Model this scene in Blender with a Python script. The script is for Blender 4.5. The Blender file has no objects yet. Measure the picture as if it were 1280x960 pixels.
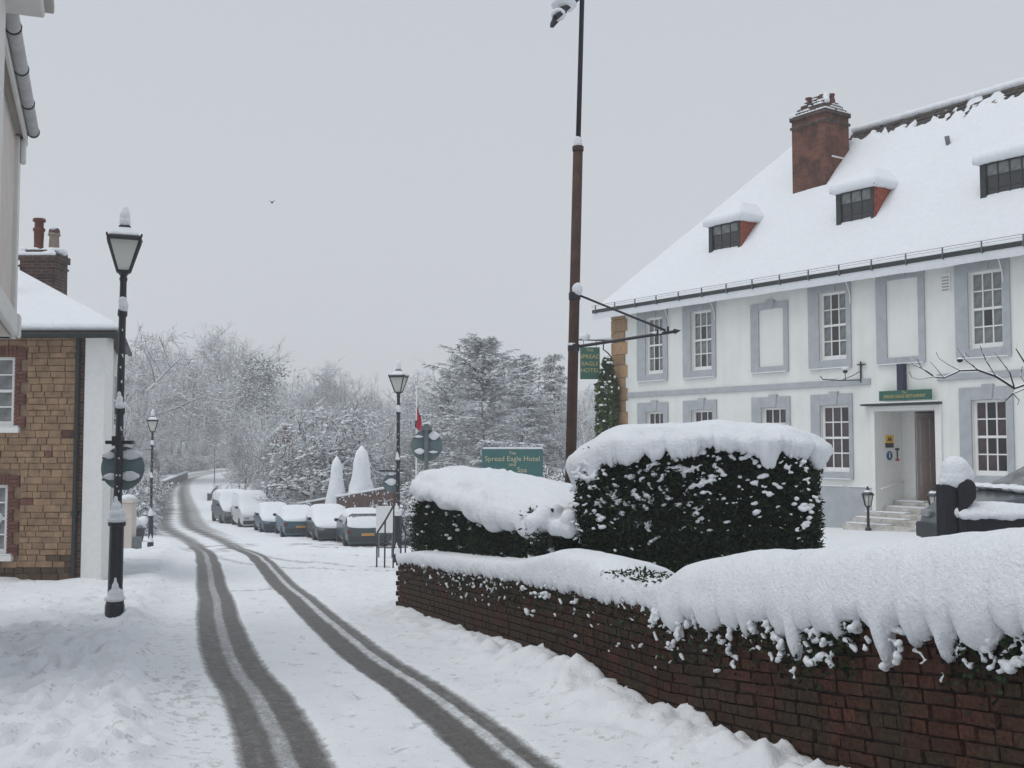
import bpy, bmesh, math, random
import numpy as np
from mathutils import Vector, Matrix

# ------------------------------------------------------------------ camera, sky, sun, exposure
scene = bpy.context.scene
COL = scene.collection
FPX, CX, CY, HORIZ = 1350.0, 640.0, 480.0, 555.0
PITCH = math.atan((HORIZ - CY) / FPX)
cam_data = bpy.data.cameras.new('camera')
cam = bpy.data.objects.new('camera', cam_data)
COL.objects.link(cam)
cam.location = (0, 0, 0)
cam.rotation_euler = (math.pi / 2 + PITCH, 0, 0)
cam_data.sensor_width = 36.0
cam_data.lens = 36.0 * FPX / 1280.0
cam_data.clip_start = 0.05
cam_data.clip_end = 3000
scene.camera = cam

SUN_EL, SUN_AZ = math.radians(66), math.radians(238)      # azimuth clockwise from +Y
world = bpy.data.worlds.new('World')
scene.world = world
world.use_nodes = True
wn = world.node_tree.nodes
wl = world.node_tree.links
wn.clear()
wo = wn.new('ShaderNodeOutputWorld')
wb = wn.new('ShaderNodeBackground')
sky = wn.new('ShaderNodeTexSky')
sky.sky_type = 'NISHITA'
sky.sun_disc = False
sky.sun_elevation = SUN_EL
sky.sun_rotation = SUN_AZ
sky.dust_density = 4.0
hs = wn.new('ShaderNodeHueSaturation')
hs.inputs['Saturation'].default_value = 0.25
mx = wn.new('ShaderNodeMixRGB')
mx.inputs[0].default_value = 0.90                           # closed cloud deck
tcw = wn.new('ShaderNodeTexCoord')
sxw = wn.new('ShaderNodeSeparateXYZ')
wl.new(tcw.outputs['Generated'], sxw.inputs[0])
rw = wn.new('ShaderNodeValToRGB')                           # cloud a shade paler and warmer low down, as in the picture
rw.color_ramp.elements[0].position = 0.0
rw.color_ramp.elements[0].color = (0.655, 0.668, 0.698, 1)
rw.color_ramp.elements[1].position = 0.55
rw.color_ramp.elements[1].color = (0.565, 0.615, 0.678, 1)
wl.new(sxw.outputs[2], rw.inputs[0])
sc10 = wn.new('ShaderNodeMixRGB')
sc10.blend_type = 'MULTIPLY'
sc10.inputs[0].default_value = 1.0
sc10.inputs[2].default_value = (10, 10, 10, 1)
wl.new(rw.outputs[0], sc10.inputs[1])
wl.new(sc10.outputs[0], mx.inputs[2])
wl.new(sky.outputs[0], hs.inputs['Color'])
wl.new(hs.outputs[0], mx.inputs[1])
wl.new(mx.outputs[0], wb.inputs[0])
wb.inputs[1].default_value = 0.10
wl.new(wb.outputs[0], wo.inputs[0])

sun_data = bpy.data.lights.new('sun', 'SUN')
sun_data.energy = 1.15
sun_data.angle = math.radians(36)
sun_data.color = (1.0, 0.985, 0.96)
sun = bpy.data.objects.new('sun', sun_data)
COL.objects.link(sun)
sd = Vector((math.sin(SUN_AZ) * math.cos(SUN_EL), math.cos(SUN_AZ) * math.cos(SUN_EL), math.sin(SUN_EL)))
sun.rotation_euler = sd.to_track_quat('Z', 'Y').to_euler()

scene.view_settings.view_transform = 'Standard'
scene.view_settings.look = 'None'
scene.view_settings.exposure = 0.0
scene.view_settings.gamma = 1.0
scene.view_settings.use_curve_mapping = False
scene.render.engine = 'CYCLES'
scene.cycles.use_denoising = True
scene.cycles.max_bounces = 6
scene.cycles.diffuse_bounces = 3
scene.cycles.glossy_bounces = 2
scene.cycles.transmission_bounces = 3
scene.cycles.volume_bounces = 1
scene.cycles.transparent_max_bounces = 6
scene.cycles.caustics_reflective = False
scene.cycles.caustics_refractive = False

RND = random.Random(7)
NR = np.random.RandomState(11)

# ------------------------------------------------------------------ geometry of the view (for measuring the place)
cp, sp = math.cos(PITCH), math.sin(PITCH)

def ray(px, py):
    a, b = (px - CX) / FPX, (CY - py) / FPX
    return Vector((a, cp - sp * b, sp + cp * b))

def at(px, py, Y):
    r = ray(px, py)
    return r * (Y / r.y)

def atx(px, Y, py=HORIZ):
    r = ray(px, py)
    return r.x * Y / r.y

# ------------------------------------------------------------------ noise
def _hash(ix, iy, seed):
    h = (ix.astype(np.int64) * 374761393 + iy.astype(np.int64) * 668265263 + seed * 1442695041) & 0x7fffffff
    h = ((h ^ (h >> 13)) * 1274126177) & 0x7fffffff
    h = h ^ (h >> 16)
    return (h & 0xffff) / 65535.0

def vnoise(x, y, seed=0):
    ix, iy = np.floor(x), np.floor(y)
    fx, fy = x - ix, y - iy
    fx = fx * fx * (3 - 2 * fx)
    fy = fy * fy * (3 - 2 * fy)
    a = _hash(ix, iy, seed); b = _hash(ix + 1, iy, seed)
    c = _hash(ix, iy + 1, seed); d = _hash(ix + 1, iy + 1, seed)
    return (a * (1 - fx) + b * fx) * (1 - fy) + (c * (1 - fx) + d * fx) * fy

def fbm(x, y, seed=0, octv=4):
    x = np.asarray(x, float); y = np.asarray(y, float)
    s, amp, tot = 0, 1.0, 0
    for o in range(octv):
        s = s + amp * (vnoise(x * 2 ** o + 17.3 * o, y * 2 ** o - 9.1 * o, seed + o) - 0.5)
        tot += amp
        amp *= 0.5
    return s / tot * 2

def sstep(a, b, x):
    t = np.clip((x - a) / (b - a), 0, 1)
    return t * t * (3 - 2 * t)

# ------------------------------------------------------------------ materials
MATS = {}

def nodes_of(name):
    m = bpy.data.materials.new(name)
    m.use_nodes = True
    nt = m.node_tree
    nt.nodes.clear()
    out = nt.nodes.new('ShaderNodeOutputMaterial')
    bs = nt.nodes.new('ShaderNodeBsdfPrincipled')
    nt.links.new(bs.outputs[0], out.inputs[0])
    MATS[name] = m
    return m, nt, bs

def nn(nt, typ, **kw):
    n = nt.nodes.new(typ)
    for k, v in kw.items():
        setattr(n, k, v)
    return n

def noise_node(nt, scale, detail=4, coord='Object', rough=0.55, vec=None):
    tc = nn(nt, 'ShaderNodeTexCoord') if vec is None else None
    no = nn(nt, 'ShaderNodeTexNoise')
    no.inputs['Scale'].default_value = scale
    no.inputs['Detail'].default_value = detail
    no.inputs['Roughness'].default_value = rough
    nt.links.new(tc.outputs[coord] if vec is None else vec, no.inputs['Vector'])
    return no

def ramp(nt, src, stops):
    r = nn(nt, 'ShaderNodeValToRGB')
    el = r.color_ramp.elements
    while len(el) < len(stops):
        el.new(0.5)
    for e, (p, c) in zip(el, stops):
        e.position = p
        e.color = (c[0], c[1], c[2], 1) if not isinstance(c, float) else (c, c, c, 1)
    nt.links.new(src, r.inputs[0])
    return r

def mix(nt, fac, a, b, mode='MIX'):
    m = nn(nt, 'ShaderNodeMixRGB', blend_type=mode)
    for i, v in ((0, fac), (1, a), (2, b)):
        if isinstance(v, (int, float)):
            m.inputs[i].default_value = v
        elif isinstance(v, tuple):
            m.inputs[i].default_value = (v[0], v[1], v[2], 1)
        else:
            nt.links.new(v, m.inputs[i])
    return m

def bump(nt, bs, src, strength, dist=0.02):
    b = nn(nt, 'ShaderNodeBump')
    b.inputs['Strength'].default_value = strength
    b.inputs['Distance'].default_value = dist
    nt.links.new(src, b.inputs['Height'])
    nt.links.new(b.outputs[0], bs.inputs['Normal'])
    return b

def mat(name, col, rough=0.6, var=0.15, scale=6.0, metal=0.0, bumps=0.0, spec=0.5, rand=0.0, emit=None, coord='Object'):
    m, nt, bs = nodes_of(name)
    n = noise_node(nt, scale, coord=coord)
    lo = tuple(c * (1 - var) for c in col)
    hi = tuple(min(1, c * (1 + var)) for c in col)
    r = ramp(nt, n.outputs[0], [(0.3, lo), (0.7, hi)])
    src = r.outputs[0]
    if rand:
        oi = nn(nt, 'ShaderNodeObjectInfo')
        rr = ramp(nt, oi.outputs['Random'], [(0, 1.0 - rand), (1, 1.0 + rand * 0.6)])
        src = mix(nt, 1.0, src, rr.outputs[0], 'MULTIPLY').outputs[0]
    nt.links.new(src, bs.inputs['Base Color'])
    bs.inputs['Roughness'].default_value = rough
    bs.inputs['Metallic'].default_value = metal
    bs.inputs['Specular IOR Level'].default_value = spec
    if bumps:
        n2 = noise_node(nt, scale * 6, coord=coord)
        bump(nt, bs, n2.outputs[0], bumps)
    if emit:
        bs.inputs['Emission Color'].default_value = (*emit[0], 1)
        bs.inputs['Emission Strength'].default_value = emit[1]
    return m

SNOW = (0.84, 0.865, 0.90)
m, nt, bs = nodes_of('snow')
n1 = noise_node(nt, 9, 5)
n2 = noise_node(nt, 160, 3)
r1 = ramp(nt, n1.outputs[0], [(0.3, (0.81, 0.835, 0.87)), (0.7, (0.87, 0.89, 0.92))])
nt.links.new(r1.outputs[0], bs.inputs['Base Color'])
bs.inputs['Roughness'].default_value = 0.75
bs.inputs['Specular IOR Level'].default_value = 0.25
n3_ = noise_node(nt, 42, 4)
sm = mix(nt, 0.35, n1.outputs[0], n2.outputs[0])
sm = mix(nt, 0.45, sm.outputs[0], n3_.outputs[0])
bump(nt, bs, sm.outputs[0], 0.9, 0.045)

m, nt, bs = nodes_of('white_render')
tc_ = nn(nt, 'ShaderNodeTexCoord'); mp_ = nn(nt, 'ShaderNodeMapping')
mp_.inputs['Scale'].default_value = (3.2, 3.2, 0.35)
nt.links.new(tc_.outputs['Object'], mp_.inputs['Vector'])
n1 = noise_node(nt, 1.0, 6, vec=mp_.outputs[0], rough=.65)
n2 = noise_node(nt, 1.3, 4)
n3 = noise_node(nt, 45, 3)
r1 = ramp(nt, n1.outputs[0], [(0.30, (0.745, 0.755, 0.725)), (0.52, (0.80, 0.81, 0.775))])
r2 = ramp(nt, n2.outputs[0], [(0.3, 0.93), (0.7, 1.02)])
c_ = mix(nt, 1.0, r1.outputs[0], r2.outputs[0], 'MULTIPLY')
nt.links.new(c_.outputs[0], bs.inputs['Base Color'])
bs.inputs['Roughness'].default_value = 0.85
bump(nt, bs, n3.outputs[0], 0.25, 0.01)
mat('blue_grey_paint', (0.405, 0.425, 0.448), 0.8, 0.10, 4, bumps=0.15)
mat('white_paint', (0.80, 0.80, 0.78), 0.5, 0.04, 8)
mat('cream_paint', (0.64, 0.63, 0.60), 0.6, 0.06, 5)
mat('black_metal', (0.014, 0.015, 0.022), 0.42, 0.25, 20, bumps=0.1)
mat('grey_metal', (0.13, 0.15, 0.16), 0.5, 0.15, 10)
mat('sign_back', (0.12, 0.17, 0.18), 0.55, 0.15, 8)
mat('sandstone', (0.300, 0.198, 0.122), 0.9, 0.30, 5, bumps=0.6, rand=0.15)
mat('quoin_stone', (0.37, 0.235, 0.13), 0.9, 0.2, 6, bumps=0.5, rand=0.2)
mat('dark_stone', (0.10, 0.065, 0.04), 0.9, 0.3, 8, bumps=0.5, rand=0.3)
mat('red_brick', (0.155, 0.068, 0.052), 0.9, 0.3, 12, bumps=0.4, rand=0.35)
mat('mortar', (0.25, 0.175, 0.118), 0.95, 0.25, 18, bumps=0.4)
mat('dark_mortar', (0.052, 0.034, 0.024), 0.95, 0.3, 18, bumps=0.4)
mat('roof_tile', (0.055, 0.042, 0.035), 0.85, 0.4, 9, bumps=0.4, rand=0.3)
mat('hung_tile', (0.30, 0.075, 0.045), 0.85, 0.3, 14, bumps=0.4, rand=0.3)
mat('gutter_iron', (0.022, 0.028, 0.028), 0.5, 0.2, 9)
mat('timber_pole', (0.060, 0.032, 0.022), 0.8, 0.35, 9, bumps=0.4)
mat('black_timber', (0.012, 0.012, 0.018), 0.7, 0.3, 8, bumps=0.3)
mat('sign_green', (0.020, 0.105, 0.075), 0.45, 0.08, 6)
mat('sign_teal', (0.040, 0.140, 0.135), 0.45, 0.08, 6)
mat('gold', (0.50, 0.42, 0.17), 0.5, 0.1, 20)
mat('pale_gold', (0.55, 0.52, 0.36), 0.5, 0.1, 20)
mat('board_white', (0.78, 0.79, 0.79), 0.5, 0.03, 4)
mat('glass_dark', (0.030, 0.030, 0.034), 0.06, 0.3, 2, spec=0.6)
mat('glass_curtain', (0.17, 0.18, 0.18), 0.12, 0.5, 5, spec=0.6)
mat('glass_plum', (0.070, 0.050, 0.056), 0.08, 0.4, 3, spec=0.6)
m, nt, bs = nodes_of('lamp_glass')
bs.inputs['Base Color'].default_value = (0.85, 0.85, 0.80, 1)
bs.inputs['Roughness'].default_value = 0.3
tl_ = nn(nt, 'ShaderNodeBsdfTranslucent')
tl_.inputs[0].default_value = (0.9, 0.9, 0.86, 1)
ms_ = nn(nt, 'ShaderNodeMixShader')
ms_.inputs[0].default_value = 0.6
nt.links.new(bs.outputs[0], ms_.inputs[1]); nt.links.new(tl_.outputs[0], ms_.inputs[2])
nt.links.new(ms_.outputs[0], [n for n in nt.nodes if n.type == 'OUTPUT_MATERIAL'][0].inputs[0])
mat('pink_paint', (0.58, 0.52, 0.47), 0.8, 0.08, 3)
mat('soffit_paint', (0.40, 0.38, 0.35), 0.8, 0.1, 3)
mat('gutter_grey', (0.42, 0.42, 0.42), 0.6, 0.15, 5)
mat('terracotta', (0.12, 0.036, 0.026), 0.8, 0.25, 10)
mat('buff_pot', (0.24, 0.19, 0.15), 0.8, 0.2, 10)
mat('yellow_sign', (0.85, 0.50, 0.04), 0.5, 0.03, 5)
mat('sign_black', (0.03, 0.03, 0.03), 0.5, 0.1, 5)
mat('sign_blue', (0.03, 0.09, 0.22), 0.5, 0.1, 5)
mat('sign_red', (0.45, 0.05, 0.04), 0.5, 0.1, 5)
mat('hall_glow_red', (0.42, 0.09, 0.03), 0.7, 0.2, 3)  # warm glow of the lit hall put into its colour; no lamp inside
mat('door_paint', (0.66, 0.60, 0.58), 0.5, 0.06, 4)
mat('stone_step', (0.50, 0.48, 0.45), 0.9, 0.3, 6, bumps=0.4)
mat('tyre', (0.015, 0.015, 0.016), 0.8, 0.2, 10)
mat('rim', (0.30, 0.31, 0.32), 0.35, 0.1, 10, metal=0.6)
mat('car_green', (0.030, 0.060, 0.066), 0.28, 0.1, 3)
mat('car_charcoal', (0.055, 0.065, 0.072), 0.3, 0.1, 3)
mat('car_blue', (0.035, 0.110, 0.150), 0.28, 0.1, 3)
mat('car_navy', (0.030, 0.065, 0.120), 0.28, 0.1, 3)
mat('van_white', (0.55, 0.57, 0.58), 0.35, 0.05, 3)
mat('van_grey', (0.12, 0.14, 0.15), 0.35, 0.1, 3)
mat('car_red', (0.30, 0.012, 0.03), 0.3, 0.1, 3)
mat('car_slate', (0.07, 0.08, 0.09), 0.22, 0.1, 3)
mat('bumper', (0.022, 0.028, 0.034), 0.6, 0.1, 5)
mat('plate_yellow', (0.50, 0.26, 0.07), 0.5, 0.06, 5)
mat('tail_red', (0.09, 0.012, 0.012), 0.3, 0.1, 5)
mat('head_glass', (0.45, 0.47, 0.48), 0.15, 0.1, 5)
mat('flag_red', (0.50, 0.02, 0.06), 0.8, 0.1, 5)
mat('flag_blue', (0.02, 0.03, 0.10), 0.8, 0.1, 5)
mat('navy_paint', (0.022, 0.026, 0.055), 0.6, 0.2, 8)
mat('bird', (0.02, 0.02, 0.02), 0.8, 0.1, 5)

# foliage with per-leaf variation
def foliage(name, col, var):
    m, nt, bs = nodes_of(name)
    g = nn(nt, 'ShaderNodeNewGeometry')
    lo = tuple(c * (1 - var) for c in col)
    hi = tuple(c * (1 + var) for c in col)
    r = ramp(nt, g.outputs['Random Per Island'], [(0, lo), (1, hi)])
    nt.links.new(r.outputs[0], bs.inputs['Base Color'])
    bs.inputs['Roughness'].default_value = 0.65
    bs.inputs['Specular IOR Level'].default_value = 0.15
    return m
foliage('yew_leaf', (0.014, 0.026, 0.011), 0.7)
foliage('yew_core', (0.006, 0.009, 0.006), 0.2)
foliage('ivy_leaf', (0.020, 0.034, 0.014), 0.6)
foliage('climber_leaf', (0.060, 0.095, 0.028), 0.5)
foliage('pine_leaf', (0.055, 0.070, 0.060), 0.5)

# bark carrying snow on the upward faces
def bark_snow(name, bark, lo, hi, nscale):
    m, nt, bs = nodes_of(name)
    g = nn(nt, 'ShaderNodeNewGeometry')
    sx = nn(nt, 'ShaderNodeSeparateXYZ')
    nt.links.new(g.outputs['Normal'], sx.inputs[0])
    n = noise_node(nt, nscale, 3)
    ad = nn(nt, 'ShaderNodeMath', operation='MULTIPLY_ADD')
    nt.links.new(n.outputs[0], ad.inputs[0])
    ad.inputs[1].default_value = 1.1
    nt.links.new(sx.outputs[2], ad.inputs[2])
    r = ramp(nt, ad.outputs[0], [(lo, bark), (hi, (0.82, 0.84, 0.87))])
    nt.links.new(r.outputs[0], bs.inputs['Base Color'])
    bs.inputs['Roughness'].default_value = 0.85
    return m
bark_snow('bark_snowy', (0.062, 0.050, 0.047), 0.46, 0.62, 1.5)
bark_snow('bark_brown', (0.085, 0.054, 0.048), 0.54, 0.70, 1.5)
bark_snow('bark_grey', (0.085, 0.078, 0.076), 0.55, 0.71, 1.5)
bark_snow('bark_bare', (0.030, 0.024, 0.024), 0.97, 1.0, 8)
bark_snow('fir_snowy', (0.055, 0.062, 0.058), 0.50, 0.66, 1.2)
bark_snow('pine_snowy', (0.040, 0.050, 0.042), 0.90, 1.0, 1.2)

# mossy old garden brick
def old_brick(name, base):
    m, nt, bs = nodes_of(name)
    oi = nn(nt, 'ShaderNodeObjectInfo')
    g = nn(nt, 'ShaderNodeNewGeometry')
    pos = g.outputs['Position']
    isl = g.outputs['Random Per Island']
    rr = ramp(nt, isl, [(0, (base[0] * 0.55, base[1] * 0.6, base[2] * 0.7)), (0.5, base), (1, (base[0] * 1.35, base[1] * 1.15, base[2]))])
    ro = ramp(nt, oi.outputs['Random'], [(0, 0.65), (1, 1.25)])
    c = mix(nt, 1.0, rr.outputs[0], ro.outputs[0], 'MULTIPLY')
    big = noise_node(nt, 2.2, 5, vec=pos)
    moss = ramp(nt, big.outputs[0], [(0.35, 0.15), (0.58, 0.95)])
    c2 = mix(nt, moss.outputs[0], c.outputs[0], (0.042, 0.030, 0.019))
    fine = noise_node(nt, 38, 5, vec=pos)
    gr = ramp(nt, fine.outputs[0], [(0.35, 0.55), (0.65, 1.25)])
    c3 = mix(nt, 1.0, c2.outputs[0], gr.outputs[0], 'MULTIPLY')
    nt.links.new(c3.outputs[0], bs.inputs['Base Color'])
    bs.inputs['Roughness'].default_value = 0.92
    bs.inputs['Specular IOR Level'].default_value = 0.2
    bump(nt, bs, fine.outputs[0], 0.7, 0.012)
    return m
old_brick('garden_brick', (0.078, 0.027, 0.019))

# stack brickwork too small to pick apart
def stack_brick(name, c1, c2, mort, bw, bh):
    m, nt, bs = nodes_of(name)
    tc = nn(nt, 'ShaderNodeTexCoord')
    sx = nn(nt, 'ShaderNodeSeparateXYZ')
    nt.links.new(tc.outputs['Object'], sx.inputs[0])
    ad = nn(nt, 'ShaderNodeMath', operation='ADD')
    nt.links.new(sx.outputs[0], ad.inputs[0]); nt.links.new(sx.outputs[1], ad.inputs[1])
    cb = nn(nt, 'ShaderNodeCombineXYZ')
    nt.links.new(ad.outputs[0], cb.inputs[0]); nt.links.new(sx.outputs[2], cb.inputs[1])
    b = nn(nt, 'ShaderNodeTexBrick')
    nt.links.new(cb.outputs[0], b.inputs['Vector'])
    b.inputs['Color1'].default_value = (*c1, 1)
    b.inputs['Color2'].default_value = (*c2, 1)
    b.inputs['Mortar'].default_value = (*mort, 1)
    b.inputs['Scale'].default_value = 1.0
    b.inputs['Brick Width'].default_value = bw
    b.inputs['Row Height'].default_value = bh
    b.inputs['Mortar Size'].default_value = 0.008
    n = noise_node(nt, 3.0, 6)
    st = ramp(nt, n.outputs[0], [(0.40, 1.0), (0.68, 0.35)])
    c = mix(nt, 1.0, b.outputs[0], st.outputs[0], 'MULTIPLY')
    nt.links.new(c.outputs[0], bs.inputs['Base Color'])
    bs.inputs['Roughness'].default_value = 0.9
    bump(nt, bs, b.outputs['Fac'], -0.5, 0.01)
    return m
stack_brick('chimney_brick', (0.20, 0.062, 0.035), (0.12, 0.042, 0.028), (0.13, 0.085, 0.06), 0.225, 0.075)
stack_brick('brown_brick', (0.10, 0.050, 0.038), (0.065, 0.034, 0.028), (0.17, 0.14, 0.12), 0.225, 0.075)
stack_brick('far_brick', (0.15, 0.075, 0.055), (0.10, 0.05, 0.04), (0.13, 0.10, 0.085), 0.225, 0.075)

# snow-covered ground with tyre tracks worn through to wet road
m, nt, bs = nodes_of('ground_snow')
g = nn(nt, 'ShaderNodeNewGeometry')
pos = g.outputs['Position']
at_ = nn(nt, 'ShaderNodeAttribute', attribute_name='track')
ad_ = nn(nt, 'ShaderNodeAttribute', attribute_name='dirt')
nA = noise_node(nt, 1.3, 5, vec=pos)
nB = noise_node(nt, 9, 8, vec=pos, rough=0.72)
nC = noise_node(nt, 70, 4, vec=pos, rough=0.7)
base = ramp(nt, nA.outputs[0], [(0.3, (0.83, 0.85, 0.88)), (0.7, (0.88, 0.895, 0.92))])
# gritty slush
spk = ramp(nt, nC.outputs[0], [(0.38, (0.30, 0.30, 0.295)), (0.62, (0.60, 0.61, 0.62))])
# near the camera the wear follows the offset from the middle of the road
aq_ = nn(nt, 'ShaderNodeAttribute', attribute_name='road_offset')
as_ = nn(nt, 'ShaderNodeAttribute', attribute_name='road_along')
af_ = nn(nt, 'ShaderNodeAttribute', attribute_name='far_off')
nE = noise_node(nt, 5.0, 6, vec=pos, rough=0.7)
def mth(op, a, b, c=None):
    n_ = nn(nt, 'ShaderNodeMath', operation=op)
    for i_, v_ in enumerate((a, b, c)):
        if v_ is None: continue
        if isinstance(v_, (int, float)): n_.inputs[i_].default_value = v_
        else: nt.links.new(v_, n_.inputs[i_])
    return n_.outputs[0]
qn = mth('MULTIPLY_ADD', mth('SUBTRACT', nE.outputs[0], 0.5), 0.05, aq_.outputs['Fac'])
q01 = mth('MULTIPLY_ADD', qn, 1 / 2.6, 0.5)
_st = [(-1.3, 0), (-.97, 0), (-.88, .90), (-.72, .90), (-.68, .52), (-.60, .50), (-.565, .94), (-.41, .94), (-.33, 0), (.38, 0), (.46, .98), (.67, .98), (.71, .36), (.775, .36), (.80, .86), (.89, .86), (.97, 0), (1.3, 0)]
qr = ramp(nt, q01, [((q_ + 1.3) / 2.6, float(v_)) for q_, v_ in _st])
cv = nn(nt, 'ShaderNodeCombineXYZ')
nt.links.new(mth('MULTIPLY', aq_.outputs['Fac'], 22.0), cv.inputs[0])
nt.links.new(mth('MULTIPLY', as_.outputs['Fac'], 1.1), cv.inputs[1])
nS = noise_node(nt, 1.0, 5, vec=cv.outputs[0], rough=0.6)
near_t = mth('MULTIPLY', qr.outputs[0], mth('SUBTRACT', 1.0, af_.outputs['Fac']))
near_t = mth('MULTIPLY', near_t, mth('MULTIPLY_ADD', nS.outputs[0], 0.7, 0.65))
trk = mth('MAXIMUM', near_t, at_.outputs['Fac'])
tm = nn(nt, 'ShaderNodeMath', operation='MULTIPLY_ADD')       # track + (noise-0.5)*k
nt.links.new(nB.outputs[0], tm.inputs[0]); tm.inputs[1].default_value = 0.8
nt.links.new(trk, tm.inputs[2])
tsub = nn(nt, 'ShaderNodeMath', operation='SUBTRACT')
nt.links.new(tm.outputs[0], tsub.inputs[0]); tsub.inputs[1].default_value = 0.4
slush_f = ramp(nt, tsub.outputs[0], [(0.16, 0.0), (0.46, 1.0)])
road_f = ramp(nt, tsub.outputs[0], [(0.42, 0.0), (0.92, 1.0)])
road_c = ramp(nt, nC.outputs[0], [(0.3, (0.045, 0.041, 0.038)), (0.7, (0.17, 0.158, 0.148))])
dsub = nn(nt, 'ShaderNodeMath', operation='MULTIPLY_ADD')
nt.links.new(nB.outputs[0], dsub.inputs[0]); dsub.inputs[1].default_value = 1.5
nt.links.new(ad_.outputs['Fac'], dsub.inputs[2])
dirt_f = ramp(nt, dsub.outputs[0], [(1.08, 0.0), (1.42, 0.55)]) if False else ramp(nt, dsub.outputs[0], [(0.93, 0.0), (1.0, 0.5)])
c0 = mix(nt, dirt_f.outputs[0], base.outputs[0], (0.36, 0.345, 0.33))
c1 = mix(nt, slush_f.outputs[0], c0.outputs[0], spk.outputs[0])
stk = ramp(nt, nS.outputs[0], [(0.3, 0.72), (0.7, 1.3)])
rc2 = mix(nt, 1.0, road_c.outputs[0], stk.outputs[0], 'MULTIPLY')
c2 = mix(nt, road_f.outputs[0], c1.outputs[0], rc2.outputs[0])
nt.links.new(c2.outputs[0], bs.inputs['Base Color'])
rg = ramp(nt, road_f.outputs[0], [(0, 0.8), (1, 0.45)])
nt.links.new(rg.outputs[0], bs.inputs['Roughness'])
bs.inputs['Specular IOR Level'].default_value = 0.3
hb = mix(nt, 0.4, nB.outputs[0], nC.outputs[0])
bump(nt, bs, hb.outputs[0], 0.8, 0.045)

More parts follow.
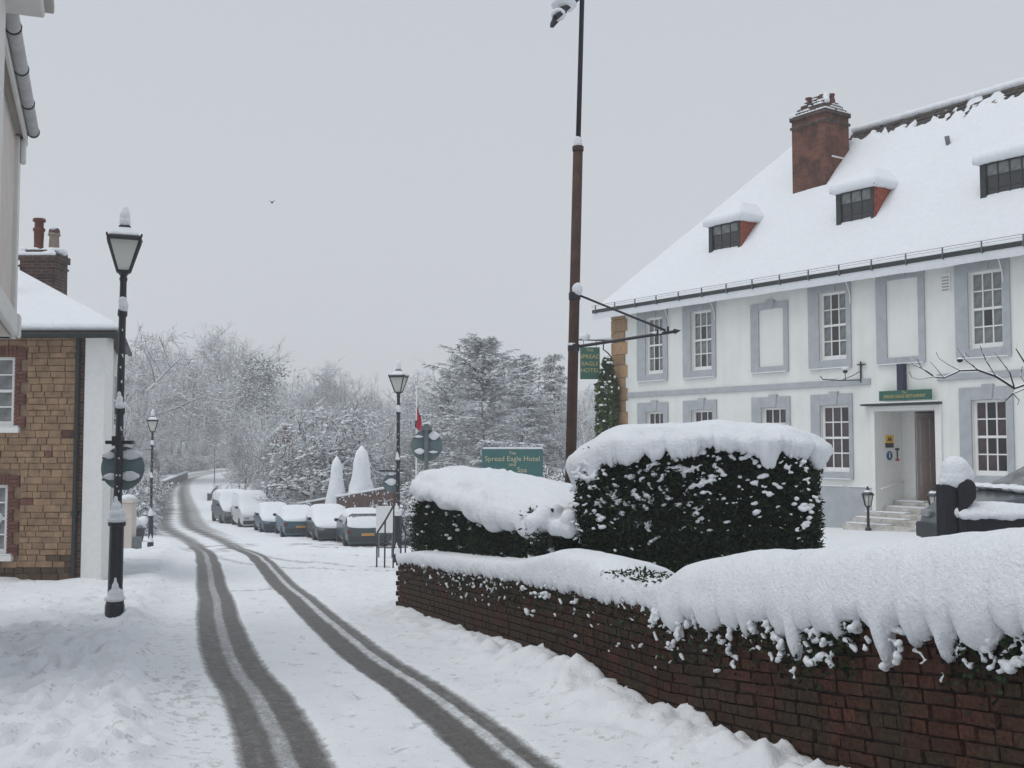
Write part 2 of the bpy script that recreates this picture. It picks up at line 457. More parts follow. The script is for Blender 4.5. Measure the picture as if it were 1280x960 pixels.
# ------------------------------------------------------------------ mesh helpers
class MB:
    def __init__(self):
        self.v = []
        self.f = []

    def add(self, verts, faces):
        o = len(self.v)
        self.v.extend([tuple(p) for p in verts])
        self.f.extend([tuple(i + o for i in fc) for fc in faces])
        return self

    def box(self, x0, x1, y0, y1, z0, z1):
        vs = [(x, y, z) for z in (z0, z1) for y in (y0, y1) for x in (x0, x1)]
        return self.add(vs, [(0, 2, 3, 1), (4, 5, 7, 6), (0, 1, 5, 4), (2, 6, 7, 3), (0, 4, 6, 2), (1, 3, 7, 5)])

    def obox(self, c, ax, ay, az, hx, hy, hz):
        c, ax, ay, az = Vector(c), Vector(ax).normalized(), Vector(ay).normalized(), Vector(az).normalized()
        vs = [c + ax * (hx * i) + ay * (hy * j) + az * (hz * k) for k in (-1, 1) for j in (-1, 1) for i in (-1, 1)]
        return self.add(vs, [(0, 2, 3, 1), (4, 5, 7, 6), (0, 1, 5, 4), (2, 6, 7, 3), (0, 4, 6, 2), (1, 3, 7, 5)])

    def bar(self, a, b, w, h, up=(0, 0, 1)):
        a, b = Vector(a), Vector(b)
        d = b - a
        L = d.length
        d.normalize()
        s = d.cross(Vector(up))
        if s.length < 1e-4:
            s = d.cross(Vector((1, 0, 0)))
        s.normalize()
        return self.obox((a + b) / 2, d, s, s.cross(d), L / 2, w / 2, h / 2)

    def tube(self, pts, rad, n=8, cap=True):
        pts = [Vector(p) for p in pts]
        if not isinstance(rad, (list, tuple)):
            rad = [rad] * len(pts)
        vs, fs = [], []
        ref = None
        for i, p in enumerate(pts):
            d = (pts[min(i + 1, len(pts) - 1)] - pts[max(i - 1, 0)]).normalized()
            if ref is None:
                ref = d.cross(Vector((0.31, 0.17, 0.93)))
                if ref.length < 0.05:
                    ref = d.cross(Vector((1, 0, 0)))
            ref = (ref - d * ref.dot(d)).normalized()
            bt = d.cross(ref)
            for k in range(n):
                a = 2 * math.pi * k / n
                vs.append(p + (ref * math.cos(a) + bt * math.sin(a)) * rad[i])
        for i in range(len(pts) - 1):
            for k in range(n):
                fs.append((i * n + k, i * n + (k + 1) % n, (i + 1) * n + (k + 1) % n, (i + 1) * n + k))
        if cap:
            fs.append(tuple(range(n - 1, -1, -1)))
            fs.append(tuple(range((len(pts) - 1) * n, len(pts) * n)))
        return self.add(vs, fs)

    def lathe(self, prof, n=16, c=(0, 0, 0), rot=0.0, sq=1.0):
        vs, fs = [], []
        for (r, z) in prof:
            for k in range(n):
                a = 2 * math.pi * k / n + rot
                vs.append((c[0] + r * math.cos(a), c[1] + r * math.sin(a) * sq, c[2] + z))
        for i in range(len(prof) - 1):
            for k in range(n):
                fs.append((i * n + k, i * n + (k + 1) % n, (i + 1) * n + (k + 1) % n, (i + 1) * n + k))
        fs.append(tuple(range(n - 1, -1, -1)))
        fs.append(tuple(range((len(prof) - 1) * n, len(prof) * n)))
        return self.add(vs, fs)

    def ell(self, c, r, nu=10, nv=7):
        if not isinstance(r, (list, tuple)):
            r = (r, r, r)
        vs, fs = [], []
        for j in range(1, nv):
            t = math.pi * j / nv
            for k in range(nu):
                a = 2 * math.pi * k / nu
                vs.append((c[0] + r[0] * math.sin(t) * math.cos(a), c[1] + r[1] * math.sin(t) * math.sin(a), c[2] + r[2] * math.cos(t)))
        top = len(vs); vs.append((c[0], c[1], c[2] + r[2]))
        bot = len(vs); vs.append((c[0], c[1], c[2] - r[2]))
        for j in range(nv - 2):
            for k in range(nu):
                fs.append((j * nu + k, (j + 1) * nu + k, (j + 1) * nu + (k + 1) % nu, j * nu + (k + 1) % nu))
        for k in range(nu):
            fs.append((top, k, (k + 1) % nu))
            fs.append((bot, (nv - 2) * nu + (k + 1) % nu, (nv - 2) * nu + k))
        return self.add(vs, fs)

    def prism(self, poly, origin, ax, ay, az, depth):
        """poly (u,v) in plane ax,ay extruded along az"""
        o, ax, ay, az = Vector(origin), Vector(ax), Vector(ay), Vector(az)
        n = len(poly)
        vs = [o + ax * u + ay * v for u, v in poly] + [o + ax * u + ay * v + az * depth for u, v in poly]
        fs = [tuple(range(n - 1, -1, -1)), tuple(range(n, 2 * n))]
        fs += [(i, (i + 1) % n, n + (i + 1) % n, n + i) for i in range(n)]
        return self.add(vs, fs)

    def mesh(self, name, material, smooth=False):
        me = bpy.data.meshes.new(name)
        me.from_pydata(self.v, [], self.f)
        if material:
            me.materials.append(MATS[material])
        if smooth:
            me.polygons.foreach_set('use_smooth', [True] * len(me.polygons))
        me.update()
        return me

    def build(self, name, material, parent=None, smooth=False, bevel=0.0, loc=None):
        o = bpy.data.objects.new(name, self.mesh(name, material, smooth))
        COL.objects.link(o)
        if parent is not None:
            o.parent = parent
        if loc is not None:
            o.location = loc
        if bevel:
            md = o.modifiers.new('bevel', 'BEVEL')
            md.width = bevel
            md.segments = 2
            md.limit_method = 'ANGLE'
        return o


def tag(o, label=None, cat=None, group=None, kind=None):
    for k, v in (('label', label), ('category', cat), ('group', group), ('kind', kind)):
        if v:
            o[k] = v
    return o

def thing(name, label, cat, loc=(0, 0, 0), rotz=0.0, group=None):
    o = bpy.data.objects.new(name, None)
    o.empty_display_size = 0.2
    COL.objects.link(o)
    o.location = loc
    o.rotation_euler = (0, 0, rotz)
    return tag(o, label, cat, group)

def link_mesh(name, me, parent=None, loc=None, rot=None, scale=None):
    o = bpy.data.objects.new(name, me)
    COL.objects.link(o)
    if parent is not None:
        o.parent = parent
    if loc is not None:
        o.location = loc
    if rot is not None:
        o.rotation_euler = rot
    if scale is not None:
        o.scale = scale
    return o

def copy_tree(o, parent=None):
    c = o.copy()
    COL.objects.link(c)
    c.parent = parent
    for ch in list(o.children):
        copy_tree(ch, c)
    return c

def np_mesh(name, V, F, material, smooth=False):
    """V (n,3), F (m,k) arrays"""
    me = bpy.data.meshes.new(name)
    V = np.asarray(V, np.float32); F = np.asarray(F, np.int32)
    me.vertices.add(len(V)); me.vertices.foreach_set('co', V.ravel())
    k = F.shape[1]
    me.loops.add(F.size); me.loops.foreach_set('vertex_index', F.ravel())
    me.polygons.add(len(F))
    me.polygons.foreach_set('loop_start', np.arange(0, F.size, k, dtype=np.int32))
    if smooth:
        me.polygons.foreach_set('use_smooth', np.ones(len(F), bool))
    me.update(calc_edges=True)
    if material:
        me.materials.append(MATS[material])
    return me

def remeshed(mb, voxel, smooth_it=3, name='snow', material='snow', rough=0.0, seed=3):
    """fuse overlapping solids of mb into one skin of settled snow"""
    me = mb.mesh('tmp', None)
    o = bpy.data.objects.new('tmp', me)
    COL.objects.link(o)
    r = o.modifiers.new('r', 'REMESH')
    r.mode = 'VOXEL'
    r.voxel_size = voxel
    r.use_smooth_shade = True
    s = o.modifiers.new('s', 'SMOOTH')
    s.factor = 0.5
    s.iterations = smooth_it
    dg = bpy.context.evaluated_depsgraph_get()
    out = bpy.data.meshes.new_from_object(o.evaluated_get(dg))
    bpy.data.objects.remove(o)
    bpy.data.meshes.remove(me)
    out.name = name
    out.materials.clear()
    out.materials.append(MATS[material])
    n = len(out.vertices)
    if rough:
        co = np.empty(n * 3, np.float32); out.vertices.foreach_get('co', co); co = co.reshape(-1, 3)
        nm = np.empty(n * 3, np.float32); out.vertices.foreach_get('normal', nm); nm = nm.reshape(-1, 3)
        d = fbm(co[:, 0] * 7 + co[:, 2] * 3.1, co[:, 1] * 7 + co[:, 2] * 5.3, seed, 4) * rough
        co = co + nm * d[:, None]
        out.vertices.foreach_set('co', co.ravel())
    out.polygons.foreach_set('use_smooth', [True] * len(out.polygons))
    out.update()
    return out

def leaf_mesh(name, P, size, material, seed, squash=0.45, up=0.3):
    """many small folded leaves at points P (n,3)"""
    r = np.random.RandomState(seed)
    n = len(P)
    d = r.normal(size=(n, 3)); d[:, 2] = d[:, 2] * 0.7 + up
    d /= np.linalg.norm(d, axis=1)[:, None]
    e = np.cross(d, r.normal(size=(n, 3))); e /= np.linalg.norm(e, axis=1)[:, None]
    s = size * r.uniform(0.6, 1.4, n)[:, None]
    a = P - d * s * 0.5
    b = P + e * s * squash * 0.5
    c = P + d * s * 0.5
    f = P - e * s * squash * 0.5
    V = np.stack([a, b, c, f], 1).reshape(-1, 3)
    F = np.arange(4 * n).reshape(-1, 4)
    return np_mesh(name, V, F, material)

def text_mesh(s, size, material, bold=0.0, spacing=1.0):
    cu = bpy.data.curves.new('txt', 'FONT')
    cu.body = s
    cu.size = size
    cu.align_x = 'CENTER'
    cu.align_y = 'CENTER'
    cu.extrude = size * 0.02
    cu.offset = bold
    cu.space_character = spacing
    cu.resolution_u = 3
    o = bpy.data.objects.new('txt', cu)
    COL.objects.link(o)
    dg = bpy.context.evaluated_depsgraph_get()
    me = bpy.data.meshes.new_from_object(o.evaluated_get(dg))
    bpy.data.objects.remove(o)
    me.materials.clear()
    me.materials.append(MATS[material])
    me.name = 'lettering'
    return me

def put_text(s, size, material, parent, loc, ax, ay, bold=0.0, sx=1.0, name='lettering'):
    me = text_mesh(s, size, material, bold)
    o = link_mesh(name, me, parent)
    ax = Vector(ax).normalized(); ay = Vector(ay).normalized(); az = ax.cross(ay)
    M = Matrix((ax * sx, ay, az)).transposed().to_4x4()
    M.translation = Vector(loc)
    o.matrix_local = M
    return o

# ------------------------------------------------------------------ terrain
_pd = np.array([-80, -20, 0, 6, 13.4, 21, 30, 43, 64, 90, 143, 180, 230, 300, 400, 520, 700, 1200], float)
_pz = np.array([2.1, -0.71, -1.65, -1.93, -2.24, -2.70, -3.1, -4.13, -4.85, -5.4, -6.1, -6.0, -5.3, -2.5, 4.0, 8.0, 9.0, 9.0], float)
_fd = np.linspace(-80, 1200, 12801)
_fz = np.interp(_fd, _pd, _pz)
def _smooth(w):
    k = np.ones(w) / w
    return np.convolve(np.pad(_fz, (w, w), mode='edge'), k, 'same')[w:-w]
_fz = np.where(_fd < 150, _smooth(41), _smooth(301))

def zprof(y):
    return np.interp(y, _fd, _fz)

ROAD = [(5.2, -12), (3.2, -5), (1.5, 0), (-0.6, 6.5), (-1.43, 9), (-2.47, 12), (-5.55, 22.5), (-12.0, 44), (-19.7, 64),
        (-27.9, 90), (-44.3, 143), (-54.5, 180), (-58.5, 205), (-58.0, 226), (-51, 246), (-38, 262), (-18, 276), (10, 288), (60, 300)]

def catmull(P, n=14):
    P = [np.array(p, float) for p in P]
    P = [2 * P[0] - P[1]] + P + [2 * P[-1] - P[-2]]
    out = []
    for i in range(1, len(P) - 2):
        for k in range(n):
            t = k / n
            a, b, c, d = P[i - 1], P[i], P[i + 1], P[i + 2]
            out.append(0.5 * (2 * b + (c - a) * t + (2 * a - 5 * b + 4 * c - d) * t * t + (3 * b - a - 3 * c + d) * t ** 3))
    out.append(P[-2])
    return np.array(out)

def path_dist(line, x, y):
    """signed offset (right positive) and arc length of the nearest point on a polyline"""
    a, b = line[:-1], line[1:]
    d = b - a
    L = np.hypot(d[:, 0], d[:, 1])
    cum = np.concatenate([[0], np.cumsum(L)])[:-1]
    best = np.full(x.shape, 1e9); q = np.zeros(x.shape); s = np.zeros(x.shape)
    for i in range(len(a)):
        dx, dy = x - a[i, 0], y - a[i, 1]
        t = np.clip((dx * d[i, 0] + dy * d[i, 1]) / (L[i] ** 2), 0, 1)
        ex, ey = dx - t * d[i, 0], dy - t * d[i, 1]
        dist = np.hypot(ex, ey)
        sg = np.sign(dx * d[i, 1] - dy * d[i, 0])
        w = dist < best
        best = np.where(w, dist, best)
        q = np.where(w, dist * sg, q)
        s = np.where(w, cum[i] + t * L[i], s)
    return q, s

ROAD_LINE = catmull(ROAD)

# retaining wall line along the pavement
WA = np.array([-1.66, 16.0])
WD = np.array([3.35, -9.5]); WD = WD / np.hypot(*WD)
WN = np.array([-WD[1], WD[0]])                       # to the hotel side
def wall_co(x, y):
    dx, dy = x - WA[0], y - WA[1]
    return dx * WD[0] + dy * WD[1], dx * WN[0] + dy * WN[1]      # t, dist
def wall_pt(t, dist, z=0.0):
    return Vector((WA[0] + WD[0] * t + WN[0] * dist, WA[1] + WD[1] * t + WN[1] * dist, z))
def wtop(t):
    y = WA[1] + WD[1] * np.asarray(t, float)
    return np.interp(y, [0, 4, 4.8, 6, 8, 10, 16, 18], [-0.40, -0.62, -0.68, -0.86, -1.15, -1.24, -1.64, -1.78])

def terrace(x, y):
    t, dist = wall_co(x, y)
    z = -1.0 - 0.04 * y
    z = np.minimum(z, wtop(np.clip(t, 0, 20)) - 0.07 + np.maximum(0, dist - 0.5) * 0.15)
    return np.where(t < -1, -1.0 - 0.04 * y, z)

def base_height(x, y):
    x = np.asarray(x, float); y = np.asarray(y, float)
    z = zprof(y)
    t, dist = wall_co(x, y)
    m1 = sstep(0.10, 0.22, dist)
    edge = 0.3 + 0.33 * np.maximum(-t, 0)
    m2 = sstep(0, 2.2, dist - edge)
    m = np.where(t > 0, m1, m2) * (1 - sstep(36, 60, y))
    z = z * (1 - m) + terrace(x, y) * m
    return z, m

TRACKS = [   # offset from the middle of the road, half width, depth of wear
    (-0.795, 0.090, 0.86), (-0.485, 0.105, 0.88), (-0.64, 0.10, 0.50),
    (0.575, 0.125, 0.95), (0.855, 0.062, 0.80), (0.74, 0.06, 0.34)]
SIDE = [catmull([(-10.5, 37.5), (-12.0, 42.5), (-11.0, 45.5), (-8.2, 45.2), (-5.5, 43.0)], 8),
        catmull([(-9.6, 36.0), (-8.2, 32.0), (-6.1, 27.5), (-3.8, 25.5), (-1.5, 25.5)], 8),
        catmull([(-5.0, 20.0), (-6.2, 25.0), (-7.6, 29.5), (-7.5, 31.5), (-5.2, 31.5)], 8)]

def ground_eval(x, y, rough_only=False):
    x = np.asarray(x, float); y = np.asarray(y, float)
    z, terr = base_height(x, y)
    q, s = path_dist(ROAD_LINE, x, y)
    near = 1 - sstep(45, 90, y)
    open_ = 1 - terr
    # raised pavement on the left, rough trodden snow on it
    left = sstep(-1.25, -1.75, q) if False else sstep(1.22, 1.72, -q)
    z = z + 0.10 * left * (1 - sstep(120, 200, y))
    lump = fbm(x * 2.3, y * 2.3, 5, 5)
    lump2 = np.maximum(0, fbm(x * 5.2, y * 4.4, 15, 3)) ** 1.2
    z = z + left * near * (0.045 * lump + 0.07 * lump2 + 0.085 * fbm(x * 7.0, y * 6.0, 91, 4) - 0.075 * sstep(0.15, 0.5, fbm(x * 3.4 + 9, y * 2.6, 55, 3)))
    if not rough_only:
        rf_ = random.Random(44)
        sel = (y < 22) & (y > 3) & (x < 0) & (x > -9)
        xs_, ys_ = x[sel], y[sel]
        acc = np.zeros_like(xs_)
        for k in range(150):                                # trodden footprints on the pavement
            sy = 4.5 + 16 * rf_.random() ** 1.3
            cx_ = np.interp(sy, [4.5, 20], [-1.9, -7.6]) + rf_.gauss(-.1, .55)
            an = rf_.gauss(.32, .35)
            dx_, dy_ = xs_ - cx_, ys_ - sy
            u_, v_ = dx_ * math.cos(an) + dy_ * math.sin(an), -dx_ * math.sin(an) + dy_ * math.cos(an)
            r2f = (u_ / .075) ** 2 + (v_ / .15) ** 2
            acc += -.055 * np.exp(-r2f ** 1.5) + .018 * np.exp(-(np.sqrt(r2f) - 1.5) ** 2 * 5)
        z[sel] = z[sel] + acc * left[sel]
    # cleared ridge along the kerb, left
    z = z + near * 0.07 * np.exp(-((q + 1.75) / 0.4) ** 2) * (0.6 + fbm(x * 1.7, y * 1.2, 25, 4))
    # shovelled bank at the foot of the garden wall
    t, dist = wall_co(x, y)
    bank = np.exp(-((q - 1.95) / 0.42) ** 2) * (1 - sstep(26, 40, y)) * open_ * (1 - .85 * sstep(9, 15, y))
    crag = fbm(x * 3.0, y * 2.4, 31, 5)
    z = z + bank * (0.12 + 0.26 * np.abs(crag) + 0.07 * fbm(x * 1.1, y * 1.1, 77, 3))
    z = z + sstep(1.15, 1.7, q) * near * open_ * 0.05 * fbm(x * 6, y * 6, 8, 3)
    z = z + 0.014 * fbm(x * 7, y * 5, 93, 4) * near * open_
    z = z + sstep(1.3, 3.0, q) * near * open_ * 0.05 * fbm(x * 0.9, y * 0.9, 18, 4)
    # fields and gardens far off
    z = z + (1 - near) * 0.25 * fbm(x * 0.08, y * 0.08, 41, 4) * sstep(6, 20, np.abs(q))
    # left bank above the road
    z = z + np.clip(-q - 7, 0, 40) * 0.13 * sstep(70, 120, y) * (1 - sstep(150, 220, y))
    if rough_only:
        return z, None, None
    # worn tracks
    wob = 0.035 * fbm(s * 0.35, s * 0.0, 3, 2)
    tr = np.zeros_like(z)
    fan = 1 + 0.10 * sstep(18, 45, y)
    soft = 0.075 + 0.0 * sstep(10, 60, y) + 0.14 * sstep(60, 140, y)
    hwx = 1 + 0.9 * sstep(42, 70, y)
    for o, hw, amt in TRACKS:
        a = np.abs(q - o * fan - wob)
        tr = np.maximum(tr, amt * (1 - sstep(hw * hwx - 0.02, hw * hwx + soft, a)) )
    near_tr = tr
    farw = sstep(40, 56, y)
    tr = tr * sstep(24, 42, y)
    # the lanes part further on; traffic there has worn wider bands
    for o, hw, amt in ((-1.5, 0.22, 0.62), (1.45, 0.20, 0.55), (0.15, 0.30, 0.22)):
        a = np.abs(q - o - wob)
        tr = np.maximum(tr, amt * sstep(40, 66, y) * (1 - sstep(hw, hw + 0.35, a)))
    tr = tr * (1 - 0.35 * sstep(120, 230, y))
    for k, ln in enumerate(SIDE):
        qq, _ = path_dist(ln, x, y)
        a = np.minimum(np.abs(qq - 0.65), np.abs(qq + 0.65))
        tr = np.maximum(tr, (0.60, 0.40, 0.36)[k] * (1 - sstep(0.07, 0.22, a)))
    tr = np.where((terr > 0.5), 0, tr)
    z = z - 0.022 * np.clip(np.maximum(tr, near_tr), 0, 1) * near
    # footprints up the middle
    dirt = np.zeros_like(z)
    for k in range(26):
        sk = 17.6 + k * 0.62
        qk = 0.10 + (0.13 if k % 2 else -0.10) + 0.10 * math.sin(k * 1.7)
        i = np.searchsorted(np.cumsum(np.hypot(*np.diff(ROAD_LINE, axis=0).T)), sk)
        g = np.exp(-((q - qk) / 0.07) ** 2 - ((s - sk) / 0.13) ** 2)
        z = z - 0.030 * g
        dirt = np.maximum(dirt, 0.20 * g)
    # grit thrown out beside the tracks
    roadside = np.exp(-((q + 1.2) / 0.35) ** 2) + np.exp(-((q - 1.35) / 0.3) ** 2)
    dirt = dirt + 0.07 * roadside * near + 0.03 * (np.abs(q) < 1.2) * near
    dirt = dirt + 0.045 * left * near + 0.03 * bank
    # churned slush at the kerb
    ch = np.exp(-((q + 1.25) / .28) ** 2 - ((s - 22.5) / 1.6) ** 2)
    dirt = dirt + .10 * ch
    z = z + .06 * ch * fbm(x * 3, y * 9, 97, 3)
    z = z + 0.004 * fbm(x * 14, y * 14, 61, 3) * near
    return z, tr, dirt, (q - wob) / fan, s, farw

def H(x, y):
    return float(ground_eval(np.array([float(x)]), np.array([float(y)]))[0][0])
def H0(x, y):
    return float(base_height(np.array([float(x)]), np.array([float(y)]))[0][0])

def grow(a, step0, step1, b):
    out = [a]
    d = step0
    sgn = 1 if b > a else -1
    while (b - out[-1]) * sgn > d:
        out.append(out[-1] + sgn * d)
        d = min(d * 1.06, step1)
    out.append(b)
    return out[1:]
xs = list(np.arange(-5.0, 3.2, 0.034))
xs += grow(xs[-1], 0.04, 0.5, 20) + grow(20, 0.6, 40, 500)
lft = grow(-5.0, 0.04, 0.27, -68)
lft += grow(-68, 0.5, 40, -500)
xs = np.array(lft[::-1] + xs)
ys = list(np.linspace(-40, 3, 40))
while ys[-1] < 40: ys.append(ys[-1] + max(0.026, ys[-1] * 0.0062))
while ys[-1] < 320: ys.append(ys[-1] * 1.0095)
while ys[-1] < 1100: ys.append(ys[-1] * 1.05)
ys = np.array(ys)
GX, GY = np.meshgrid(xs, ys)
gz, gtr, gdirt, gq, gs, gfar = ground_eval(GX.ravel(), GY.ravel())
nx, ny = len(xs), len(ys)
idx = np.arange(nx * ny).reshape(ny, nx)
GF = np.stack([idx[:-1, :-1], idx[:-1, 1:], idx[1:, 1:], idx[1:, :-1]], -1).reshape(-1, 4)
gme = np_mesh('ground', np.stack([GX.ravel(), GY.ravel(), gz], 1), GF, 'ground_snow', smooth=True)
for nm, arr in (('track', gtr), ('dirt', gdirt), ('road_offset', gq), ('road_along', gs), ('far_off', gfar)):
    a = gme.attributes.new(nm, 'FLOAT', 'POINT')
    a.data.foreach_set('value', arr.astype(np.float32))
tag(link_mesh('ground', gme), kind='structure')

# ------------------------------------------------------------------ the garden retaining wall, brick by brick
wall = thing('brick_wall', 'low mossy red brick garden wall under drooping snow, beside the road', 'wall', tuple(wall_pt(0, 0, H0(*WA))))
W0 = Vector(wall.location)
mb = MB()
ts = np.arange(0.0, 15.61, 0.3)
def sect(t, d, z): return wall_pt(t, d, z) - W0
vs, fs = [], []
for t in ts:
    zt = float(wtop(t))
    zb = float(zprof(WA[1] + WD[1] * t)) - 0.35
    vs += [sect(t, 0.012, zb), sect(t, 0.012, zt - 0.01), sect(t, 0.325, zt - 0.01), sect(t, 0.325, zb)]
for i in range(len(ts) - 1):
    for k in range(4):
        fs.append((i * 4 + k, i * 4 + (k + 1) % 4, i * 4 + 4 + (k + 1) % 4, i * 4 + 4 + k))
fs += [(0, 3, 2, 1), tuple((len(ts) - 1) * 4 + k for k in range(4))]
mb.add(vs, fs)
mb.build('mortar_core', 'dark_mortar', wall)
BL, BH, CO = 0.215, 0.062, 0.0735
brick_me = []
for k in range(4):
    m_ = MB().box(-BL / 2, BL / 2, -0.016, 0.06, -BH / 2, BH / 2)
    rr = random.Random(k)
    m_.v = [(a + rr.uniform(-.005, .005), b + (rr.uniform(-.005, .004) if b < 0 else 0), c + rr.uniform(-.004, .004)) for a, b, c in m_.v]
    brick_me.append(m_.mesh('brick', 'garden_brick'))
head_me = []
for k in range(2):
    m_ = MB().box(-0.051, 0.051, -0.016, 0.06, -BH / 2, BH / 2)
    head_me.append(m_.mesh('brick', 'garden_brick'))
places = []
for c in range(22):
    flem = c % 3 == 2                                 # a header course now and then
    step = 0.112 if flem else 0.2245
    t = 0.06 + (0.056 if c % 2 else 0.0)
    while t < 15.5:
        zt = float(wtop(t)) - 0.035 - c * CO
        if zt > float(zprof(WA[1] + WD[1] * t)) - 0.10:
            sl = math.atan2(float(wtop(t + 0.2) - wtop(t - 0.2)), 0.4)
            yv = WA[1] + WD[1] * t
            places.append((t, zt, sl, flem, yv))
        t += step
inview = sorted([p for p in places if p[4] > 4.75], key=lambda p: p[4])
single = inview[:300]
sset = set(id(p) for p in single)
ang = math.atan2(WD[1], WD[0])
join = MB()
rb = random.Random(5)
for p in places:
    t, zt, sl, flem, yv = p
    if id(p) in sset:
        me = rb.choice(head_me if flem else brick_me)
        o = link_mesh('brick', me, wall)
        M = Matrix.Rotation(ang, 4, 'Z') @ Matrix.Rotation(-sl, 4, 'Y') @ Matrix.Rotation(rb.uniform(-.022, .022), 4, 'Y') @ Matrix.Diagonal((rb.uniform(.93, 1.02), 1, rb.uniform(.90, 1.05), 1))
        M.translation = wall_pt(t + rb.uniform(-.006, .006), 0.0 + rb.uniform(-.009, .007), zt + rb.uniform(-.004, .004)) - W0
        o.matrix_local = M
    else:
        hl = 0.051 if flem else BL / 2
        ux = Vector((WD[0] * math.cos(sl), WD[1] * math.cos(sl), math.sin(sl)))
        nv = Vector((WN[0], WN[1], 0))
        join.obox(wall_pt(t, 0.022 + rb.uniform(-.005, .005), zt) - W0, ux, nv, nv.cross(ux), hl, 0.038, BH / 2)
tag(join.build('brickwork', 'garden_brick', wall), kind='stuff')
# end pier bricks at the far end
endm = MB()
for c in range(16):
    zt = float(wtop(0)) - 0.035 - c * CO
    if zt < float(zprof(16.0)) - 0.1:
        break
    for dd in ((0.06, 0.27) if c % 2 else (0.16,)):
        endm.obox(wall_pt(-0.004, dd, zt) - W0, (WN[0], WN[1], 0), (WD[0], WD[1], 0), (0, 0, 1), 0.1, 0.03, BH / 2)
endm.build('end_brickwork', 'garden_brick', wall)

# snow lying on the wall, draped over its road face in flutes and tongues
r_ = random.Random(21)
def px_t(px):
    r = (px - CX) / FPX
    return (r * WA[1] - WA[0]) / (WD[0] - r * WD[1])
def section(ctrl, n):
    """smooth closed-ended curve through control points (m, 2) -> (n, 2)"""
    c = catmull([tuple(p) for p in ctrl], 6)
    d = np.concatenate([[0], np.cumsum(np.hypot(*np.diff(c, axis=0).T))])
    u = np.linspace(0, d[-1], n)
    return np.stack([np.interp(u, d, c[:, 0]), np.interp(u, d, c[:, 1])], 1)
TONG = [(870, .10, .06), (893, .18, .045), (941, .24, .075), (985, .20, .065), (1000, .33, .040), (1054, .27, .040), (1080, .13, .08), (1104, .25, .075),
        (1114, .31, .030), (1150, .25, .030), (1191, .27, .040), (1238, .12, .06), (1279, .20, .05), (1345, .2, .06)]
def scallops(u, seed, wlo, whi, dlo, dhi):
    """rounded lobes of random width hanging side by side -> depth along u, 0..1 roundness"""
    r = random.Random(seed)
    D = np.zeros_like(u); R = np.zeros_like(u)
    x = u.min()
    while x < u.max():
        w = r.uniform(wlo, whi) * r.choice((.5, 1, 1, 1.4))
        d = r.uniform(dlo, dhi) * (.5 + .5 * min(1, w / whi * 1.6))
        c = x + w / 2
        k = np.clip(1 - np.abs((u - c) / (w / 2)) ** 2.4, 0, 1) ** .55
        D = np.maximum(D, d * k); R = np.maximum(R, k)
        x += w * r.uniform(.82, .98)
    return D, R
tgrid = np.arange(-0.05, 15.5, 0.0145)
tpx = 640 + FPX * (WA[0] + WD[0] * tgrid) / np.maximum(WA[1] + WD[1] * tgrid, 0.3)
thk = np.interp(tpx, [500, 520, 640, 690, 735, 760, 815, 850, 900, 1280, 2000], [.05, .10, .11, .27, .24, .12, .12, .27, .31, .32, .32])
thk = thk + .020 * fbm(tgrid * 1.3, tgrid * 0, 2, 3)
blg = np.interp(tpx, [500, 640, 700, 760, 815, 870, 2000], [.035, .04, .07, .04, .04, .10, .115])
blg = blg * (1 + .25 * fbm(tgrid * 1.6, tgrid * 0, 12, 2))
sc1, rn1 = scallops(tgrid, 5, .10, .36, .04, .19)
sc2, rn2 = scallops(tgrid, 8, .025, .06, .015, .05)
nearw = sstep(800, 870, tpx)
lng = .03 + sc1 * (.25 + .75 * nearw) + sc2 * (1.5 - .7 * nearw)
lobe = rn1 * nearw * .038 + rn2 * .010
ton = np.zeros_like(lng)
for px_, ln_, w_ in TONG:
    k_ = np.clip(1 - np.abs((tgrid - px_t(px_)) / (w_ * 1.3)) ** 2.2, 0, 1) ** .5
    ton = np.maximum(ton, ln_ * k_)
    lobe = np.maximum(lobe, .035 * k_)
lng = np.maximum(lng, ton * (.80 + .45 * fbm(tgrid * 22, tgrid * 0, 78, 2)))
NSEC = 34
SV = []
for i, t in enumerate(tgrid):
    zt, h, bl, ln = float(wtop(t)), thk[i], blg[i], lng[i]
    back = .52 + (.25 if 640 < tpx[i] < 745 else 0)
    ctrl = [(back + .05, zt - .16), (back, zt + .35 * h), (.36, zt + .93 * h), (.17, zt + 1.0 * h), (.02, zt + .90 * h), (-bl * .70, zt + .62 * h), (-bl - lobe[i] * .25, zt + .28 * h),
            (-bl - lobe[i] * .8, zt - .02), (-bl * .85 - lobe[i], zt - ln * .45), (-bl * .65 - lobe[i] * .9, zt - ln * .82), (-bl * .35 - lobe[i] * .4, zt - ln), (.03, zt - ln * .9)]
    SV.append(section(ctrl, NSEC))
SV = np.array(SV)                                    # (nt, NSEC, 2)
TT = np.repeat(tgrid[:, None], NSEC, 1); KK = np.repeat(np.arange(NSEC)[None, :], len(tgrid), 0)
lump_ = .022 * fbm(TT * 3.4, KK * .20, 71, 3) + .014 * fbm(TT * 11, KK * .6, 72, 4)
wgt = np.clip(1 - np.abs(KK - NSEC * .5) / (NSEC * .5), 0, 1) ** .5
SV[:, :, 0] -= lump_ * wgt * np.clip((KK - 8) / 10, 0, 1)
SV[:, :, 1] += lump_ * wgt * np.clip((20 - KK) / 10, 0, 1)
WV = np.stack([WA[0] + WD[0] * TT + WN[0] * SV[:, :, 0] - W0.x, WA[1] + WD[1] * TT + WN[1] * SV[:, :, 0] - W0.y, SV[:, :, 1] - W0.z], -1)
I_ = np.arange(WV.shape[0] * NSEC).reshape(-1, NSEC)
